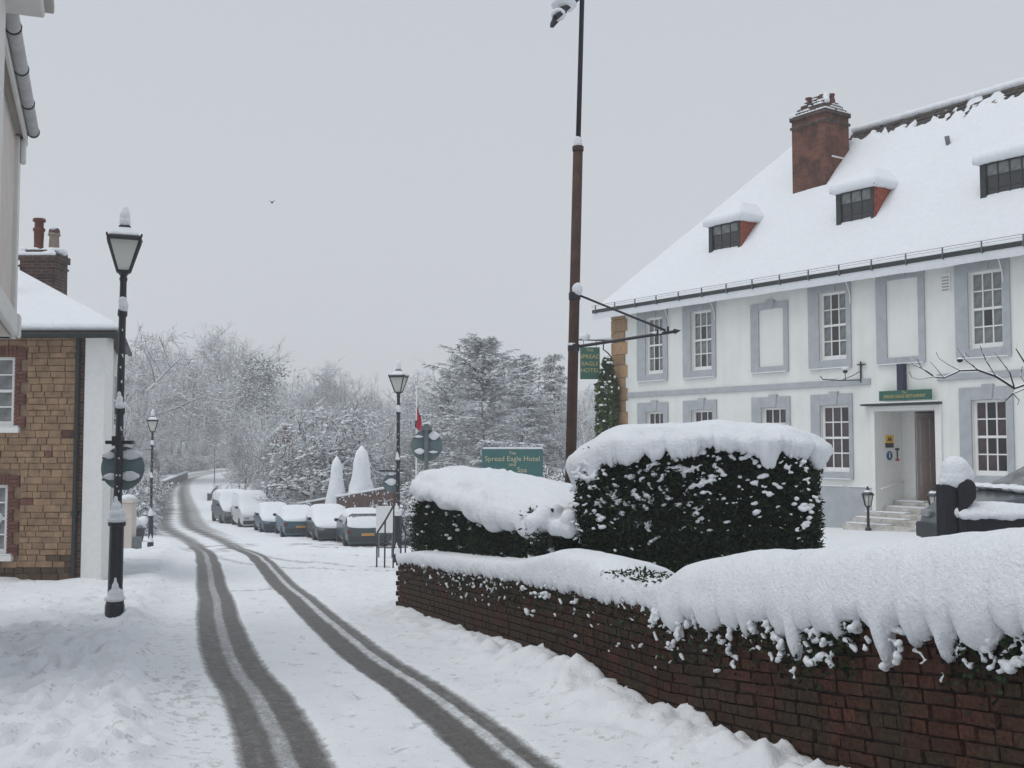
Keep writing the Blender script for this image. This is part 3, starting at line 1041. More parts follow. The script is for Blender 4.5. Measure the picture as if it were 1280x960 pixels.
WF = np.stack([I_[:-1, :-1], I_[1:, :-1], I_[1:, 1:], I_[:-1, 1:]], -1).reshape(-1, 4)
sc_me = np_mesh('snow_cap', WV.reshape(-1, 3), WF, 'snow', smooth=True)
bm_ = bmesh.new(); bm_.from_mesh(sc_me)
bmesh.ops.holes_fill(bm_, edges=[e for e in bm_.edges if e.is_boundary and abs(e.verts[0].index // NSEC - e.verts[1].index // NSEC) == 0 and (e.verts[0].index < NSEC)])
bm_.to_mesh(sc_me); bm_.free()
link_mesh('snow_cap', sc_me, wall)
crumb = MB()
for k in range(220):                                   # crumbs and broken tongues hanging below the lip
    i = r_.randrange(len(tgrid))
    if tpx[i] < 820 and r_.random() < .55: continue
    if tpx[i] > 1420: continue
    t0, zt0_, ln0 = tgrid[i], float(wtop(tgrid[i])), lng[i]
    s_ = r_.choice((.008, .010, .013, .017, .022)) * (1 if tpx[i] > 820 else .6)
    z_ = zt0_ - ln0 + r_.uniform(-.03, .05) - (r_.random() ** 3) * .12
    sl_ = r_.uniform(-.9, .9)
    for j in range(r_.randint(2, 9)):
        crumb.ell(wall_pt(t0 + sl_ * s_ * j, -.045 - r_.uniform(0, .05), z_ - s_ * j * r_.uniform(.4, 1.1)) - W0, (s_ * r_.uniform(.7, 1.5), s_ * r_.uniform(.7, 1.1), s_ * r_.uniform(.6, 1.3)), 7, 5)
tag(link_mesh('snow_crumbs', remeshed(crumb, .009, 1, 'snow_crumbs', rough=.016), wall), kind='stuff')

def drape_cap(hx, hy, z0f, h, Lf, bulge, seed, n=520, rnd=5.0, dome=.22, dp=7):
    """cap of snow over a clipped block: domed top, fluted skirt hanging down all round (local origin at block centre)"""
    th = np.linspace(0, 2 * math.pi, 4001)
    px_ = np.sign(np.cos(th)) * np.abs(np.cos(th)) ** (2 / rnd) * hx
    py_ = np.sign(np.sin(th)) * np.abs(np.sin(th)) ** (2 / rnd) * hy
    d = np.concatenate([[0], np.cumsum(np.hypot(np.diff(px_), np.diff(py_)))])
    u = np.linspace(0, d[-1], n + 1)[:-1]
    X, Y = np.interp(u, d, px_), np.interp(u, d, py_)
    tx = np.roll(X, -1) - np.roll(X, 1); ty = np.roll(Y, -1) - np.roll(Y, 1)
    nl = np.hypot(tx, ty); nxv, nyv = ty / nl, -tx / nl
    bl0 = bulge * (1 + .3 * fbm(u * 1.5, u * 0, seed, 2))
    L_, lob = Lf(X, Y, u)
    rings = []
    for r in (0.02, .2, .36, .5, .62, .72, .80, .86, .91, .95, .98):
        x, y = X * r, Y * r
        e = r ** dp
        rings.append((x, y, z0f(x) + h * (1 + .22 * fbm(x * 1.9, y * 1.9, seed + 2, 3)) * (1 - dome * e)))
    ctrl = [(.12, .92 * (1 - dome)), (.40, .78 * (1 - dome)), (.72, .55 * (1 - dome)), (.93, .25), (1.0, .02)]
    z0 = z0f(X)
    for i_, (o, k) in enumerate(ctrl):
        bl = bl0 + lob * (0, .1, .35, .7, 1.0)[i_]
        rings.append((X + nxv * bl * o, Y + nyv * bl * o, z0 + h * k))
    bl = bl0 + lob
    for o, k in ((.98, .25), (.90, .5), (.75, .75), (.55, .93), (.30, 1.0), (-.1, .98), (-.5, .85)):
        rings.append((X + nxv * bl * o, Y + nyv * bl * o, z0 - L_ * k))
    V = np.stack([np.stack(r, -1) for r in rings], 0)
    nrg = len(rings)
    jx = np.repeat(u[None, :], nrg, 0); jk = np.repeat(np.arange(nrg)[:, None], n, 1)
    dsp = .038 * fbm(jx * 3.2, jk * .28, seed + 4, 3) + .018 * fbm(jx * 9, jk * .5, seed + 5, 4)
    w = np.clip((jk - 6) / 6, 0, 1)
    V[:, :, 0] += nxv[None] * dsp * w; V[:, :, 1] += nyv[None] * dsp * w
    inner = .035 * fbm(V[:, :, 0] * 2.6, V[:, :, 1] * 2.6, seed + 7, 4)
    V[:, :, 2] += inner * (1 - w)
    I = np.arange(nrg * n).reshape(nrg, n)
    J = np.roll(I, -1, 1)
    F = np.stack([I[:-1], I[1:], J[1:], J[:-1]], -1).reshape(-1, 4)
    me = np_mesh('snow_cap', V.reshape(-1, 3), F, 'snow', smooth=True)
    bm = bmesh.new(); bm.from_mesh(me); bm.verts.ensure_lookup_table()
    bm.faces.new([bm.verts[i] for i in range(n)])
    for f in bm.faces: f.smooth = True
    bm.normal_update()
    bmesh.ops.recalc_face_normals(bm, faces=bm.faces[:])
    bm.to_mesh(me); bm.free()
    return me

# trailing ivy and the pellets of snow caught in it
ivy = thing('trailing_ivy', 'dark trailing ivy dotted with snow on the face of the mossy garden wall', 'ivy', tuple(W0))
NP = NR
pts, clumps = [], MB()
def patch(px0, px1, z0, z1, n, nc, cs=0.02):
    for _ in range(n):
        t0 = px_t(NP.uniform(px0, px1))
        zz = float(wtop(t0)) - z0 - abs(NP.normal()) * (z1 - z0) * 0.5
        pts.append(wall_pt(t0, -0.02 - NP.uniform(0, 0.05), zz) - W0)
    for _ in range(nc):
        t0 = px_t(NP.uniform(px0, px1))
        zz = float(wtop(t0)) - z0 - NP.uniform(0, 1) ** 1.5 * (z1 - z0)
        s_ = cs * NP.uniform(0.5, 1.5)
        c0 = wall_pt(t0, -0.05, zz) - W0
        sl_ = NP.uniform(-1.2, 1.2)
        for _k in range(NP.randint(2, 6)):
            clumps.ell(c0 + Vector((WD[0] * _k * s_ * .8, WD[1] * _k * s_ * .8, sl_ * _k * s_ * .6 + NP.uniform(-.4, .4) * s_)), (s_ * NP.uniform(.5, 1.2), s_ * NP.uniform(.5, 1.0), s_ * NP.uniform(.4, .8)), 7, 5)
patch(990, 1075, 0.02, 0.36, 900, 34)
patch(1075, 1175, 0.0, 0.16, 350, 16)
patch(1175, 1300, 0.0, 0.34, 1000, 46)
patch(900, 990, 0.05, 0.40, 380, 24, .014)
patch(555, 690, 0.10, 0.38, 340, 90, 0.015)
patch(690, 900, 0.08, 0.50, 420, 60, 0.012)
patch(505, 560, 0.10, 0.35, 70, 14, 0.013)
pts = np.array([tuple(p) for p in pts])
tag(link_mesh('leaves', leaf_mesh('leaves', pts, 0.034, 'ivy_leaf', 4, 0.8, 0.0), ivy), kind='stuff')
tag(link_mesh('snow_pellets', remeshed(clumps, .009, 1, 'snow_pellets', rough=.014), ivy), kind='stuff')
vine = MB()
for k in range(16):
    t0 = px_t(r_.uniform(880, 1290))
    z0 = float(wtop(t0))
    pp = [wall_pt(t0 + 0.05 * j * r_.uniform(-1, 1), -0.02, z0 - j * 0.09) - W0 for j in range(r_.randint(3, 6))]
    vine.tube(pp, 0.005, 5)

# ------------------------------------------------------------------ clipped hedges
def surface_points(lo, hi, n, seed, jitter=0.05, faces='LRFBT'):
    r = np.random.RandomState(seed)
    lo, hi = np.array(lo), np.array(hi)
    d = hi - lo
    ar = {'L': d[1] * d[2], 'R': d[1] * d[2], 'F': d[0] * d[2], 'B': d[0] * d[2], 'T': d[0] * d[1]}
    tot = sum(ar[f] for f in faces)
    out = []
    for f in faces:
        k = int(n * ar[f] / tot)
        u = r.uniform(size=(k, 3)) * d + lo
        if f == 'L': u[:, 0] = lo[0]
        if f == 'R': u[:, 0] = hi[0]
        if f == 'F': u[:, 1] = lo[1]
        if f == 'B': u[:, 1] = hi[1]
        if f == 'T': u[:, 2] = hi[2]
        out.append(u)
    P = np.concatenate(out)
    # round the corners and shoulders, roughen the clip
    c = (lo + hi) / 2
    e = (P - c) / (d / 2)
    k = np.maximum(0, np.sum(np.abs(e[:, :2]) ** 5, axis=1) - 1.0)
    P[:, :2] = c[:2] + (P[:, :2] - c[:2]) * (1 - 0.075 * k)[:, None]
    P[:, :2] = c[:2] + (P[:, :2] - c[:2]) * (1 - 0.05 * np.clip(-e[:, 2] - .2, 0, 1))[:, None]
    sh = np.clip((np.abs(e[:, 0]) - .74) / .26, 0, 1) ** 2
    P[:, 2] -= sh * np.clip((P[:, 2] - lo[2]) / d[2], 0, 1) * .24
    bul = fbm(P[:, 0] * 2.2 + P[:, 2] * 1.7, P[:, 1] * 2.2 + P[:, 2] * 2.1, seed, 3)
    nrm = e / np.linalg.norm(e, axis=1)[:, None]
    P = P + nrm * (bul * 0.15)[:, None] + r.normal(size=P.shape) * jitter * 0.6
    return P

def hedge(name, label, loc, rotz, lo, hi, nleaf, seed, cap, clump_n, drift):
    root = thing(name, label, 'hedge', loc, rotz)
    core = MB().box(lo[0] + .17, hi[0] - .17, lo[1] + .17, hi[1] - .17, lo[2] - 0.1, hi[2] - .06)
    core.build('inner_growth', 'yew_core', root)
    P = surface_points(lo, hi, nleaf, seed)
    P = np.concatenate([P, surface_points([a + .05 for a in lo[:2]] + [lo[2]], [hi[0] - .05, hi[1] - .05, hi[2] - .03], nleaf // 2, seed + 1)])
    tag(link_mesh('foliage', leaf_mesh('foliage', P, 0.062, 'yew_leaf', seed, 0.32, 0.25), root), kind='stuff')
    link_mesh('snow_cap', cap, root, ((lo[0] + hi[0]) / 2, (lo[1] + hi[1]) / 2, 0))
    r = random.Random(seed)
    mb = MB()
    for _ in range(clump_n):
        f = r.random()
        x = r.uniform(lo[0], hi[0])
        z = hi[2] - .04 - (r.random() ** 1.35) * (hi[2] - lo[2]) * 0.90 - .26 * max(0, (abs(x - (lo[0] + hi[0]) / 2) / ((hi[0] - lo[0]) / 2) - .62) / .38) ** 2
        if drift(x, z) < r.random():
            continue
        y = lo[1] - 0.02
        if f < 0.16:
            x, y = lo[0] + 0.01, r.uniform(lo[1], hi[1])
            z -= .22
        s = r.choice((0.007, 0.009, 0.011, 0.013, 0.016, 0.024)) * r.uniform(0.8, 1.25)
        ax = r.uniform(-0.7, 0.7)
        for j in range(r.randint(2, 5)):
            mb.ell((x + ax * j * s * 1.3, y + r.uniform(-.02, .02), z - abs(ax) * j * s * r.uniform(.2, 1.1)), (s * r.uniform(.8, 1.5), s, s * r.uniform(.5, .9)), 7, 5)
    tag(link_mesh('snow_clumps', remeshed(mb, 0.0085, 1, 'snow_clumps', rough=0.012, seed=seed), root), kind='stuff')
    return root

# the tall one beside the drive
A1 = Vector((atx(716, 10.9), 10.9, 0)); B1 = Vector((atx(1022, 10.3), 10.3, 0))
hl = (B1 - A1).length
hz = -1.50
r = random.Random(31)
ztop = 0.03 - hz
def L1(X, Y, u):
    d1, k1 = scallops(u, 3, .16, .50, .04, .15)
    d2, k2 = scallops(u, 4, .03, .08, .015, .05)
    left_ = sstep(.1, .75, -X - .35)
    d3, k3 = scallops(u, 6, .06, .14, .03, .22)
    ln = .03 + d1 + d2 + left_ * d3 + .13 * np.clip(1 - ((X - hl * .30) / .12) ** 2, 0, 1)
    return ln, .050 * k1 + .014 * k2
def zcap1(x):
    return ztop - .22 * sstep(hl / 2 - .55, hl / 2 + .05, -x) ** 1.3 - .07 * sstep(hl / 2 - .3, hl / 2 + .05, x) + .015 * np.sin(x * 4.1 + .5)
cap = drape_cap(hl / 2 + .02, .575 + .03, zcap1, 0.185, L1, .055, 51, rnd=4.0, dome=.24, dp=5)
def dr1(x, z):
    u = x / hl
    v = z / ztop
    return (0.25 + 0.75 * v) * (1.0 if u < .62 else 0.6) * (0.15 if v < .42 else 1)
hedge('clipped_hedge', 'tall clipped evergreen hedge block with thick snow cap, behind the garden wall', (A1.x, A1.y, hz),
      math.atan2(B1.y - A1.y, B1.x - A1.x), (0, 0, 0), (hl, 1.15, ztop), 30000, 3, cap, 1500, dr1)

# the lower one running to the wall's end
P0 = wall_pt(-0.30, 0.16); P1 = wall_pt(5.2, 0.40)
hl2 = (P1 - P0).length
hz2 = float(wtop(0)) - 0.05
zt0 = -0.63 - hz2
def L2(X, Y, u):
    d1, k1 = scallops(u, 13, .35, .8, .03, .20)
    d2, k2 = scallops(u, 14, .04, .11, .015, .05)
    ln = .02 + d1 * (1 - .8 * sstep(1.9, 2.5, -X)) + d2
    return ln, .05 * k1 + .015 * k2
cap = drape_cap(hl2 / 2 + .03, .58, lambda x: zt0 - .26 * np.clip((x + hl2 / 2) / hl2, 0, 1) ** 1.3, 0.36, L2, .09, 61, rnd=3.2, dome=.45, dp=3)
hedge('clipped_hedge', 'low clipped evergreen hedge at the far end of the garden wall, heaped with snow', tuple(P0 + Vector((0, 0, hz2))),
      math.atan2(P1.y - P0.y, P1.x - P0.x), (0, 0, -0.05), (hl2, 1.1, zt0 - 0.16), 22000, 9, cap, 160, lambda x, z: 0.6)

# small snow-buried shrub between the two
c = at(688, 672, 11.2)
sh = thing('garden_shrub', 'small shrub nearly buried in snow between the two clipped hedges', 'shrub', tuple(c))
q = NR.normal(size=(500, 3)) * (0.13, 0.10, 0.05) + (0, 0.08, 0.0)
tag(link_mesh('foliage', leaf_mesh('foliage', q, 0.05, 'yew_leaf', 8, 0.35, 0.2), sh), kind='stuff')
cap = MB()
for k in range(20):
    cap.ell((r.uniform(-.2, .18), r.uniform(-.2, .15), 0.20 + r.uniform(-.10, .08)), (0.10, 0.10, 0.09), 8, 6)
for k in range(4):
    cap.ell((-.2 + .03 * k, -.15, 0.10 + .05 * k), (0.06, 0.06, 0.07), 8, 6)
link_mesh('snow_cap', remeshed(cap, 0.02, 9, 'snow_cap', rough=.03), sh)
MB().tube([(0, 0, -.1), (0.02, 0, .3)], [.03, .015], 6).build('stem', 'bark_bare', sh)

# dead ground cover poking out where the wall's snow is thin
q = []
for k in range(700):
    t0 = px_t(NR.uniform(742, 835))
    q.append(wall_pt(t0, NR.uniform(-0.02, 0.4), float(wtop(t0)) + 0.05 + NR.uniform(0, 0.10)) - W0)
gc = thing('creeping_plant', 'dark creeping plant poking through thin snow on the wall top below the tall hedge', 'plant', tuple(W0))
tag(link_mesh('leaves', leaf_mesh('leaves', np.array([tuple(p) for p in q]), 0.05, 'ivy_leaf', 19, 0.4, 0.2), gc), kind='stuff')

# ------------------------------------------------------------------ the white hotel
E = np.array([930.0 * -1, 1350.0]); E = -E / np.hypot(*E)            # along the facade towards the near end
EN = np.array([-E[1], E[0]])                                         # into the building
PD = at(1160, HORIZ, 25.0)
def _sfac(px):
    r = ray(px, HORIZ)
    A = np.array([[r.x, -E[0]], [r.y, -E[1]]])
    k, s = np.linalg.solve(A, [PD.x, PD.y])
    return s
_s0 = _sfac(765)
HC = Vector((PD.x + E[0] * _s0, PD.y + E[1] * _s0, 0))
HZ0 = -2.75
HC.z = HZ0

def fac(px, py, b=0.0):
    """pixel -> (s, z) on the facade plane set back by b"""
    r = ray(px, py)
    o = HC.to_2d() + Vector(EN) * b
    A = np.array([[r.x, -E[0]], [r.y, -E[1]]])
    k, s = np.linalg.solve(A, [o.x, o.y])
    return s, r.z * k - HZ0
def fs_(px, b=0.0): return fac(px, HORIZ, b)[0]
def fz_(px, py, b=0.0): return fac(px, py, b)[1]

hotel = thing('hotel', 'white rendered two-storey hotel with grey window surrounds, dormers and snow-covered roof', 'building', tuple(HC), math.atan2(E[1], E[0]))
SL, DEP = 19.0, 8.0
EAVE = fz_(1000, 352)                                                # soffit / wall head
FLOOR0 = 0.0
upz = (fz_(1041, 365), fz_(1041, 450))
loz = (fz_(1044, 506.5), fz_(1044, 590))
sur_u = (fz_(1041, 350), fz_(1041, 460.5))
sur_l = (fz_(1041, 492.5), fz_(1041, 598.5))
wins = []          # (s0, s1, z0, z1, kind)
for px0, px1 in ((808.6, 830.3), (865.5, 891.8), (1027, 1061), (1215, 1258.5)):
    wins.append((fs_(px0), fs_(px1), upz[1], upz[0], 'upper'))
for px0, px1 in ((808.6, 830.3), (865.5, 891.8), (953, 984), (1026.5, 1062.5), (1216, 1260)):
    wins.append((fs_(px0), fs_(px1), loz[1], loz[0], 'lower'))
blind = [(fs_(951), fs_(982), fz_(965, 458), fz_(965, 386)), (fs_(1112), fs_(1152), fz_(1131, 446), fz_(1131, 348.5))]
nxt = wins[3][1] + 1.3
for zz, kd in ((upz, 'upper'), (loz, 'lower')):
    wins.append((nxt, nxt + 1.05, zz[1], zz[0], kd))
DS0, DS1 = fs_(1095), fs_(1170.5)
DZ1 = fz_(1132, 513)
# where the steps meet the ground
gz_h = H0(HC.x + E[0] * (DS0 + .8), HC.y + E[1] * (DS0 + .8)) - HZ0
THR = fz_(1150, 627, 1.05)
door = (DS0, DS1, -0.3, DZ1)

def wall_with_holes(mb, s0, s1, z0, z1, holes, b=0.0, depth=0.16):
    S = sorted(set([s0, s1] + [h[0] for h in holes] + [h[1] for h in holes]))
    Z = sorted(set([z0, z1] + [h[2] for h in holes] + [h[3] for h in holes]))
    vid = {}
    def vi(s, z):
        if (s, z) not in vid:
            vid[(s, z)] = len(mb.v)
            mb.v.append((s, b, z))
        return vid[(s, z)]
    for i in range(len(S) - 1):
        for j in range(len(Z) - 1):
            cs, cz = (S[i] + S[i + 1]) / 2, (Z[j] + Z[j + 1]) / 2
            if any(h[0] < cs < h[1] and h[2] < cz < h[3] for h in holes):
                continue
            mb.f.append((vi(S[i], Z[j]), vi(S[i + 1], Z[j]), vi(S[i + 1], Z[j + 1]), vi(S[i], Z[j + 1])))
    for a0, a1, c0, c1 in [h[:4] for h in holes]:
        d = depth
        mb.add([(a0, b, c0), (a1, b, c0), (a1, b, c1), (a0, b, c1), (a0, b + d, c0), (a1, b + d, c0), (a1, b + d, c1), (a0, b + d, c1)],
               [(0, 3, 7, 4), (1, 5, 6, 2), (3, 2, 6, 7), (0, 4, 5, 1)])
mb = MB()
QW = fs_(782.5)
wall_with_holes(mb, QW, SL, -1.0, EAVE, [w[:4] for w in wins] + [door])
mb.add([(0.02, 0.02, -1), (0.02, DEP, -1), (0.02, DEP, EAVE), (0.02, 0.02, EAVE)], [(0, 1, 2, 3)])
mb.add([(SL, 0, -1), (SL, DEP, -1), (SL, DEP, EAVE), (SL, 0, EAVE)], [(3, 2, 1, 0)])
mb.add([(0.02, DEP, -1), (SL, DEP, -1), (SL, DEP, EAVE), (0.02, DEP, EAVE)], [(0, 1, 2, 3)])
mb.build('wall', 'white_render', hotel)
# quoin stones at the far corner
z, k = -0.6, 0
MB().box(0.021, QW, 0.03, 0.3, -0.8, EAVE - 0.002).build('corner_core', 'mortar', hotel)
while z < EAVE - 0.05:
    h = min(0.40 if k % 2 else 0.33, EAVE - 0.02 - z)
    w = QW + (0.10 if k % 2 else -0.02)
    MB().box(0.0, w, -0.02, 0.28, z, z + h - 0.014).build('quoin_stone', 'quoin_stone', hotel, bevel=0.012)
    z += h
    k += 1
# plinth
PLZ = fz_(1040, 608)
pl = MB()
pl.box(QW + .11, DS0 - 0.13, -0.035, -0.002, -0.9, PLZ)
pl.box(DS1 + 0.13, SL, -0.035, -0.002, -0.9, PLZ)
pl.build('plinth', 'blue_grey_paint', hotel, bevel=.008)
ps = MB()
for a, b_ in ((fs_(1031), fs_(1055)), (fs_(1060), fs_(1090)), (fs_(1200), fs_(1225)), (fs_(1229), SL)):
    ps.box(a, b_, -0.05, -0.001, PLZ + .001, PLZ + 0.03)
ps.build('ledge_snow', 'snow', hotel, bevel=.01)
# string course
sz0, sz1 = fz_(1000, 484.5), fz_(1000, 479)
sc_ = MB()
sc_.box(QW + .11, fs_(1090), -0.045, -0.002, sz0 - .02, sz1 + .02)
sc_.box(fs_(1174), SL, -0.045, -0.002, sz0 - .02, sz1 + .02)
sc_.build('string_course', 'blue_grey_paint', hotel, bevel=.008)

def surround(s0, s1, z0, z1, o0, o1, p0, p1, key=True):
    mb = MB()
    d0, d1 = -0.045, -0.002
    mb.box(o0, s0, d0, d1, p0, p1)
    mb.box(s1, o1, d0, d1, p0, p1)
    mb.box(s0, s1, d0, d1, z1, p1)
    mb.box(s0, s1, d0, d1, p0, z0)
    if key:
        c = (s0 + s1) / 2
        mb.add([(c - .10, -.07, z1 + .01), (c + .10, -.07, z1 + .01), (c + .14, -.07, p1 + .06), (c - .14, -.07, p1 + .06),
                (c - .10, -.046, z1 + .01), (c + .10, -.046, z1 + .01), (c + .14, -.003, p1 + .06), (c - .14, -.003, p1 + .06)],
               [(0, 1, 2, 3), (4, 7, 6, 5), (0, 4, 5, 1), (1, 5, 6, 2), (2, 6, 7, 3), (3, 7, 4, 0)])
    mb.build('window_surround', 'blue_grey_paint', hotel, bevel=.006)
    MB().box(o0 + .03, o1 - .05, d0 - 0.03, d0 - 0.001, p0 - 0.005, p0 + 0.02).build('sill_snow', 'snow', hotel)

pane_cache = {}
def sash(parent, s0, s1, z0, z1, b, kind, cols=3, rows=4, frame='white_paint'):
    """sash window: frame with glazing bars as one part, every pane its own piece"""
    fw, bar = 0.07, 0.030
    f = MB()
    d0, d1 = b, b + 0.06
    f.box(s0, s0 + fw, d0, d1, z0, z1)
    f.box(s1 - fw, s1, d0, d1, z0, z1)
    f.box(s0 + fw, s1 - fw, d0, d1, z1 - fw * .8, z1)
    f.box(s0 + fw, s1 - fw, d0, d1, z0, z0 + fw * 1.6)
    zm = (z0 + z1) / 2 + .02
    f.box(s0 + fw, s1 - fw, d0 - .004, d1, zm - .028, zm + .028)
    win = f.build('window', frame, parent)
    a0, a1 = s0 + fw, s1 - fw
    for half, (q0, q1) in enumerate(((z0 + fw * 1.6, zm - .028), (zm + .028, z1 - fw * .8))):
        n = rows // 2
        hw = (a1 - a0 - bar * (cols - 1)) / cols
        hh = (q1 - q0 - bar * (n - 1)) / n
        bars = MB()
        for i in range(1, cols):
            x = a0 + i * hw + (i - 1) * bar
            bars.box(x, x + bar, d0 + .012, d1 - .006, q0, q1)
        for j in range(1, n):
            y = q0 + j * hh + (j - 1) * bar
            for i in range(cols):
                x = a0 + i * (hw + bar)
                bars.box(x, x + hw, d0 + .012, d1 - .006, y, y + bar)
        bars.build('glazing_bars', frame, win)
        for i in range(cols):
            for j in range(n):
                x, y = a0 + i * (hw + bar), q0 + j * (hh + bar)
                m_ = kind
                if kind == 'lower':
                    m_ = RND.choice(('glass_plum', 'glass_plum', 'glass_dark'))
                elif kind == 'upper':
                    m_ = 'glass_curtain' if (i != 1 or RND.random() < .3) else 'glass_dark'
                key = (round(hw, 3), round(hh, 3), m_)
                if key not in pane_cache:
                    pane_cache[key] = MB().box(0, hw, 0, 0.006, 0, hh).mesh('pane', m_)
                link_mesh('pane', pane_cache[key], win, (x, d0 + .03 + RND.uniform(-.002, .002), y), (0, 0, RND.uniform(-.006, .006)))
    return win

so_u = {0: (798, 836), 1: (855.5, 896.6), 2: (1013.5, 1067), 3: (1198.5, 1268)}
so_l = {0: (798, 836), 1: (855, 897), 2: (941, 989), 3: (1015, 1067), 4: (1201, 1268.6)}
iu = il = 0
for (s0, s1, z0, z1, kd) in wins:
    if kd == 'upper':
        o = (fs_(so_u[iu][0]), fs_(so_u[iu][1])) if iu in so_u else (s0 - .28, s1 + .28)
        surround(s0, s1, z0, z1, o[0], o[1], sur_u[1], sur_u[0])
        iu += 1
    else:
        o = (fs_(so_l[il][0]), fs_(so_l[il][1])) if il in so_l else (s0 - .28, s1 + .28)
        surround(s0, s1, z0, z1, o[0], o[1], sur_l[1], sur_l[0])
        il += 1
    sash(hotel, s0 + .003, s1 - .003, z0 + .003, z1 - .003, 0.07, kd)
    MB().box(s0 + .02, s1 - .02, -.02, .068, z0 + .003, z0 + .022).build('sill_snow', 'snow', hotel)
for (s0, s1, z0, z1), (a, b_) in zip(blind, ((941, 988), (1099, 1160))):
    surround(s0, s1, z0, z1, fs_(a), fs_(b_), z0 - .16, z1 + .17)
# dark backing so no daylight shows through the glass
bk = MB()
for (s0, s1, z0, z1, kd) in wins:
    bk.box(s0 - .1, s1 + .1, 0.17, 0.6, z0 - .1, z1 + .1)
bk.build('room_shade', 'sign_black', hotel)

# entrance recess
RB = 1.05
en = MB()
en.add([(DS0, 0.16, -0.4), (DS0, RB, -0.4), (DS0, RB, DZ1), (DS0, 0.16, DZ1)], [(0, 1, 2, 3)])
en.add([(DS1, 0.16, -0.4), (DS1, RB, -0.4), (DS1, RB, DZ1), (DS1, 0.16, DZ1)], [(3, 2, 1, 0)])
en.add([(DS0, 0.16, DZ1), (DS0, RB, DZ1), (DS1, RB, DZ1), (DS1, 0.16, DZ1)], [(0, 1, 2, 3)])
IB0, IB1 = fs_(1144, RB), fs_(1172, RB)
IB1 = min(IB1, DS1 - 0.05)
en.add([(DS0, RB, -0.4), (IB0, RB, -0.4), (IB0, RB, DZ1), (DS0, RB, DZ1)], [(0, 1, 2, 3)])
en.add([(IB1, RB, -0.4), (DS1, RB, -0.4), (DS1, RB, DZ1), (IB1, RB, DZ1)], [(0, 1, 2, 3)])
en.build('entrance_recess', 'white_paint', hotel)
hall = MB()
hall.add([(IB0, RB + .01, THR), (IB1, RB + .01, THR), (IB1, RB + 2.2, THR), (IB0, RB + 2.2, THR)], [(0, 1, 2, 3)])
hall.add([(IB0 - .3, RB + 2.2, THR), (IB1 + .8, RB + 2.2, THR), (IB1 + .8, RB + 2.2, DZ1), (IB0 - .3, RB + 2.2, DZ1)], [(0, 1, 2, 3)])
hall.add([(IB1 + .005, RB + .01, THR), (IB1 + .005, RB + 2.2, THR), (IB1 + .005, RB + 2.2, DZ1), (IB1 + .005, RB + .01, DZ1)], [(0, 1, 2, 3)])
hall.build('hallway', 'hall_glow_red', hotel)
# open panelled door leaf, hinged on the left jamb and swung inwards
leaf = MB()
dw, dh = 0.82, DZ1 - THR - 0.03
leaf.box(0, dw, 0, 0.045, 0, dh)
for (a, b_) in ((.12, .36), (.46, .70)):
    for (c, d_) in ((.16, .44), (.50, .92)):
        leaf.box(a, b_, -.012, 0.001, c * dh, d_ * dh)
lf = leaf.build('door', 'door_paint', hotel, bevel=.006)
lf.location = (IB0 + 0.02, RB + 0.03, THR + 0.015)
lf.rotation_euler = (0, 0, math.radians(84))
MB().ell((0.74, -.04, dh * .46), (.03, .03, .03)).build('door_knob', 'gold', lf, smooth=True)
fr = MB()
fo0, fo1 = fs_(1092), fs_(1176)
fr.box(fo0 - .05, DS0, -0.05, -0.002, gz_h - .1, DZ1 + .12)
fr.box(DS1, fo1 + .05, -0.05, -0.002, gz_h - .1, DZ1 + .12)
fr.box(DS0, DS1, -0.05, -0.002, DZ1, DZ1 + .12)
fr.build('door_frame', 'white_paint', hotel, bevel=.008)
ca0, ca1 = fs_(1082.5), fs_(1179)
cz = fz_(1130, 504)
MB().box(ca0, ca1, -0.20, -0.002, cz - .04, cz).build('door_hood', 'gutter_iron', hotel, bevel=.006)
MB().box(ca0 + .01, ca1 - .01, -0.19, -0.003, cz + .001, cz + .035).build('hood_snow', 'snow', hotel, bevel=.012)
# steps up into the recess
ns = 5
for k in range(ns):
    zt = gz_h + (THR - gz_h) * (k + 1) / ns
    y0 = -0.85 + k * 0.36
    x0, x1 = (DS0 - .35, DS1 + .3) if y0 < -0.1 else (DS0 + .003, DS1 - .003)
    MB().box(x0, x1, y0, y0 + (0.36 if k < ns - 1 else RB - y0 + .02), -0.6, zt - .002 * k).build('step', 'stone_step', hotel, bevel=.012)
    w_ = MB()
    w_.box(x0 + .02, (x0 + x1) / 2 + .25 * (k % 2), y0 + .08, y0 + 0.34, zt - .002 * k + .001, zt + .035)
    if k < 2:
        w_.box(x1 - .35, x1 - .02, y0 + .04, y0 + 0.34, zt - .002 * k + .001, zt + .05)
    w_.build('step_snow', 'snow', hotel, bevel=.014)
# handrail on the left cheek
ra, rb_ = (DS0 + .07, 0.10, fz_(1097, 611)), (DS0 + .07, 0.95, fz_(1126, 601, 1.0))
hr = MB().tube([ra, rb_], 0.016, 8)
for p in (ra, rb_):
    hr.ell(p, .03, 8, 6)
    hr.tube([(DS0 + .003, p[1], p[2]), p], .012, 6)
hr.build('handrail', 'white_paint', hotel, smooth=True)

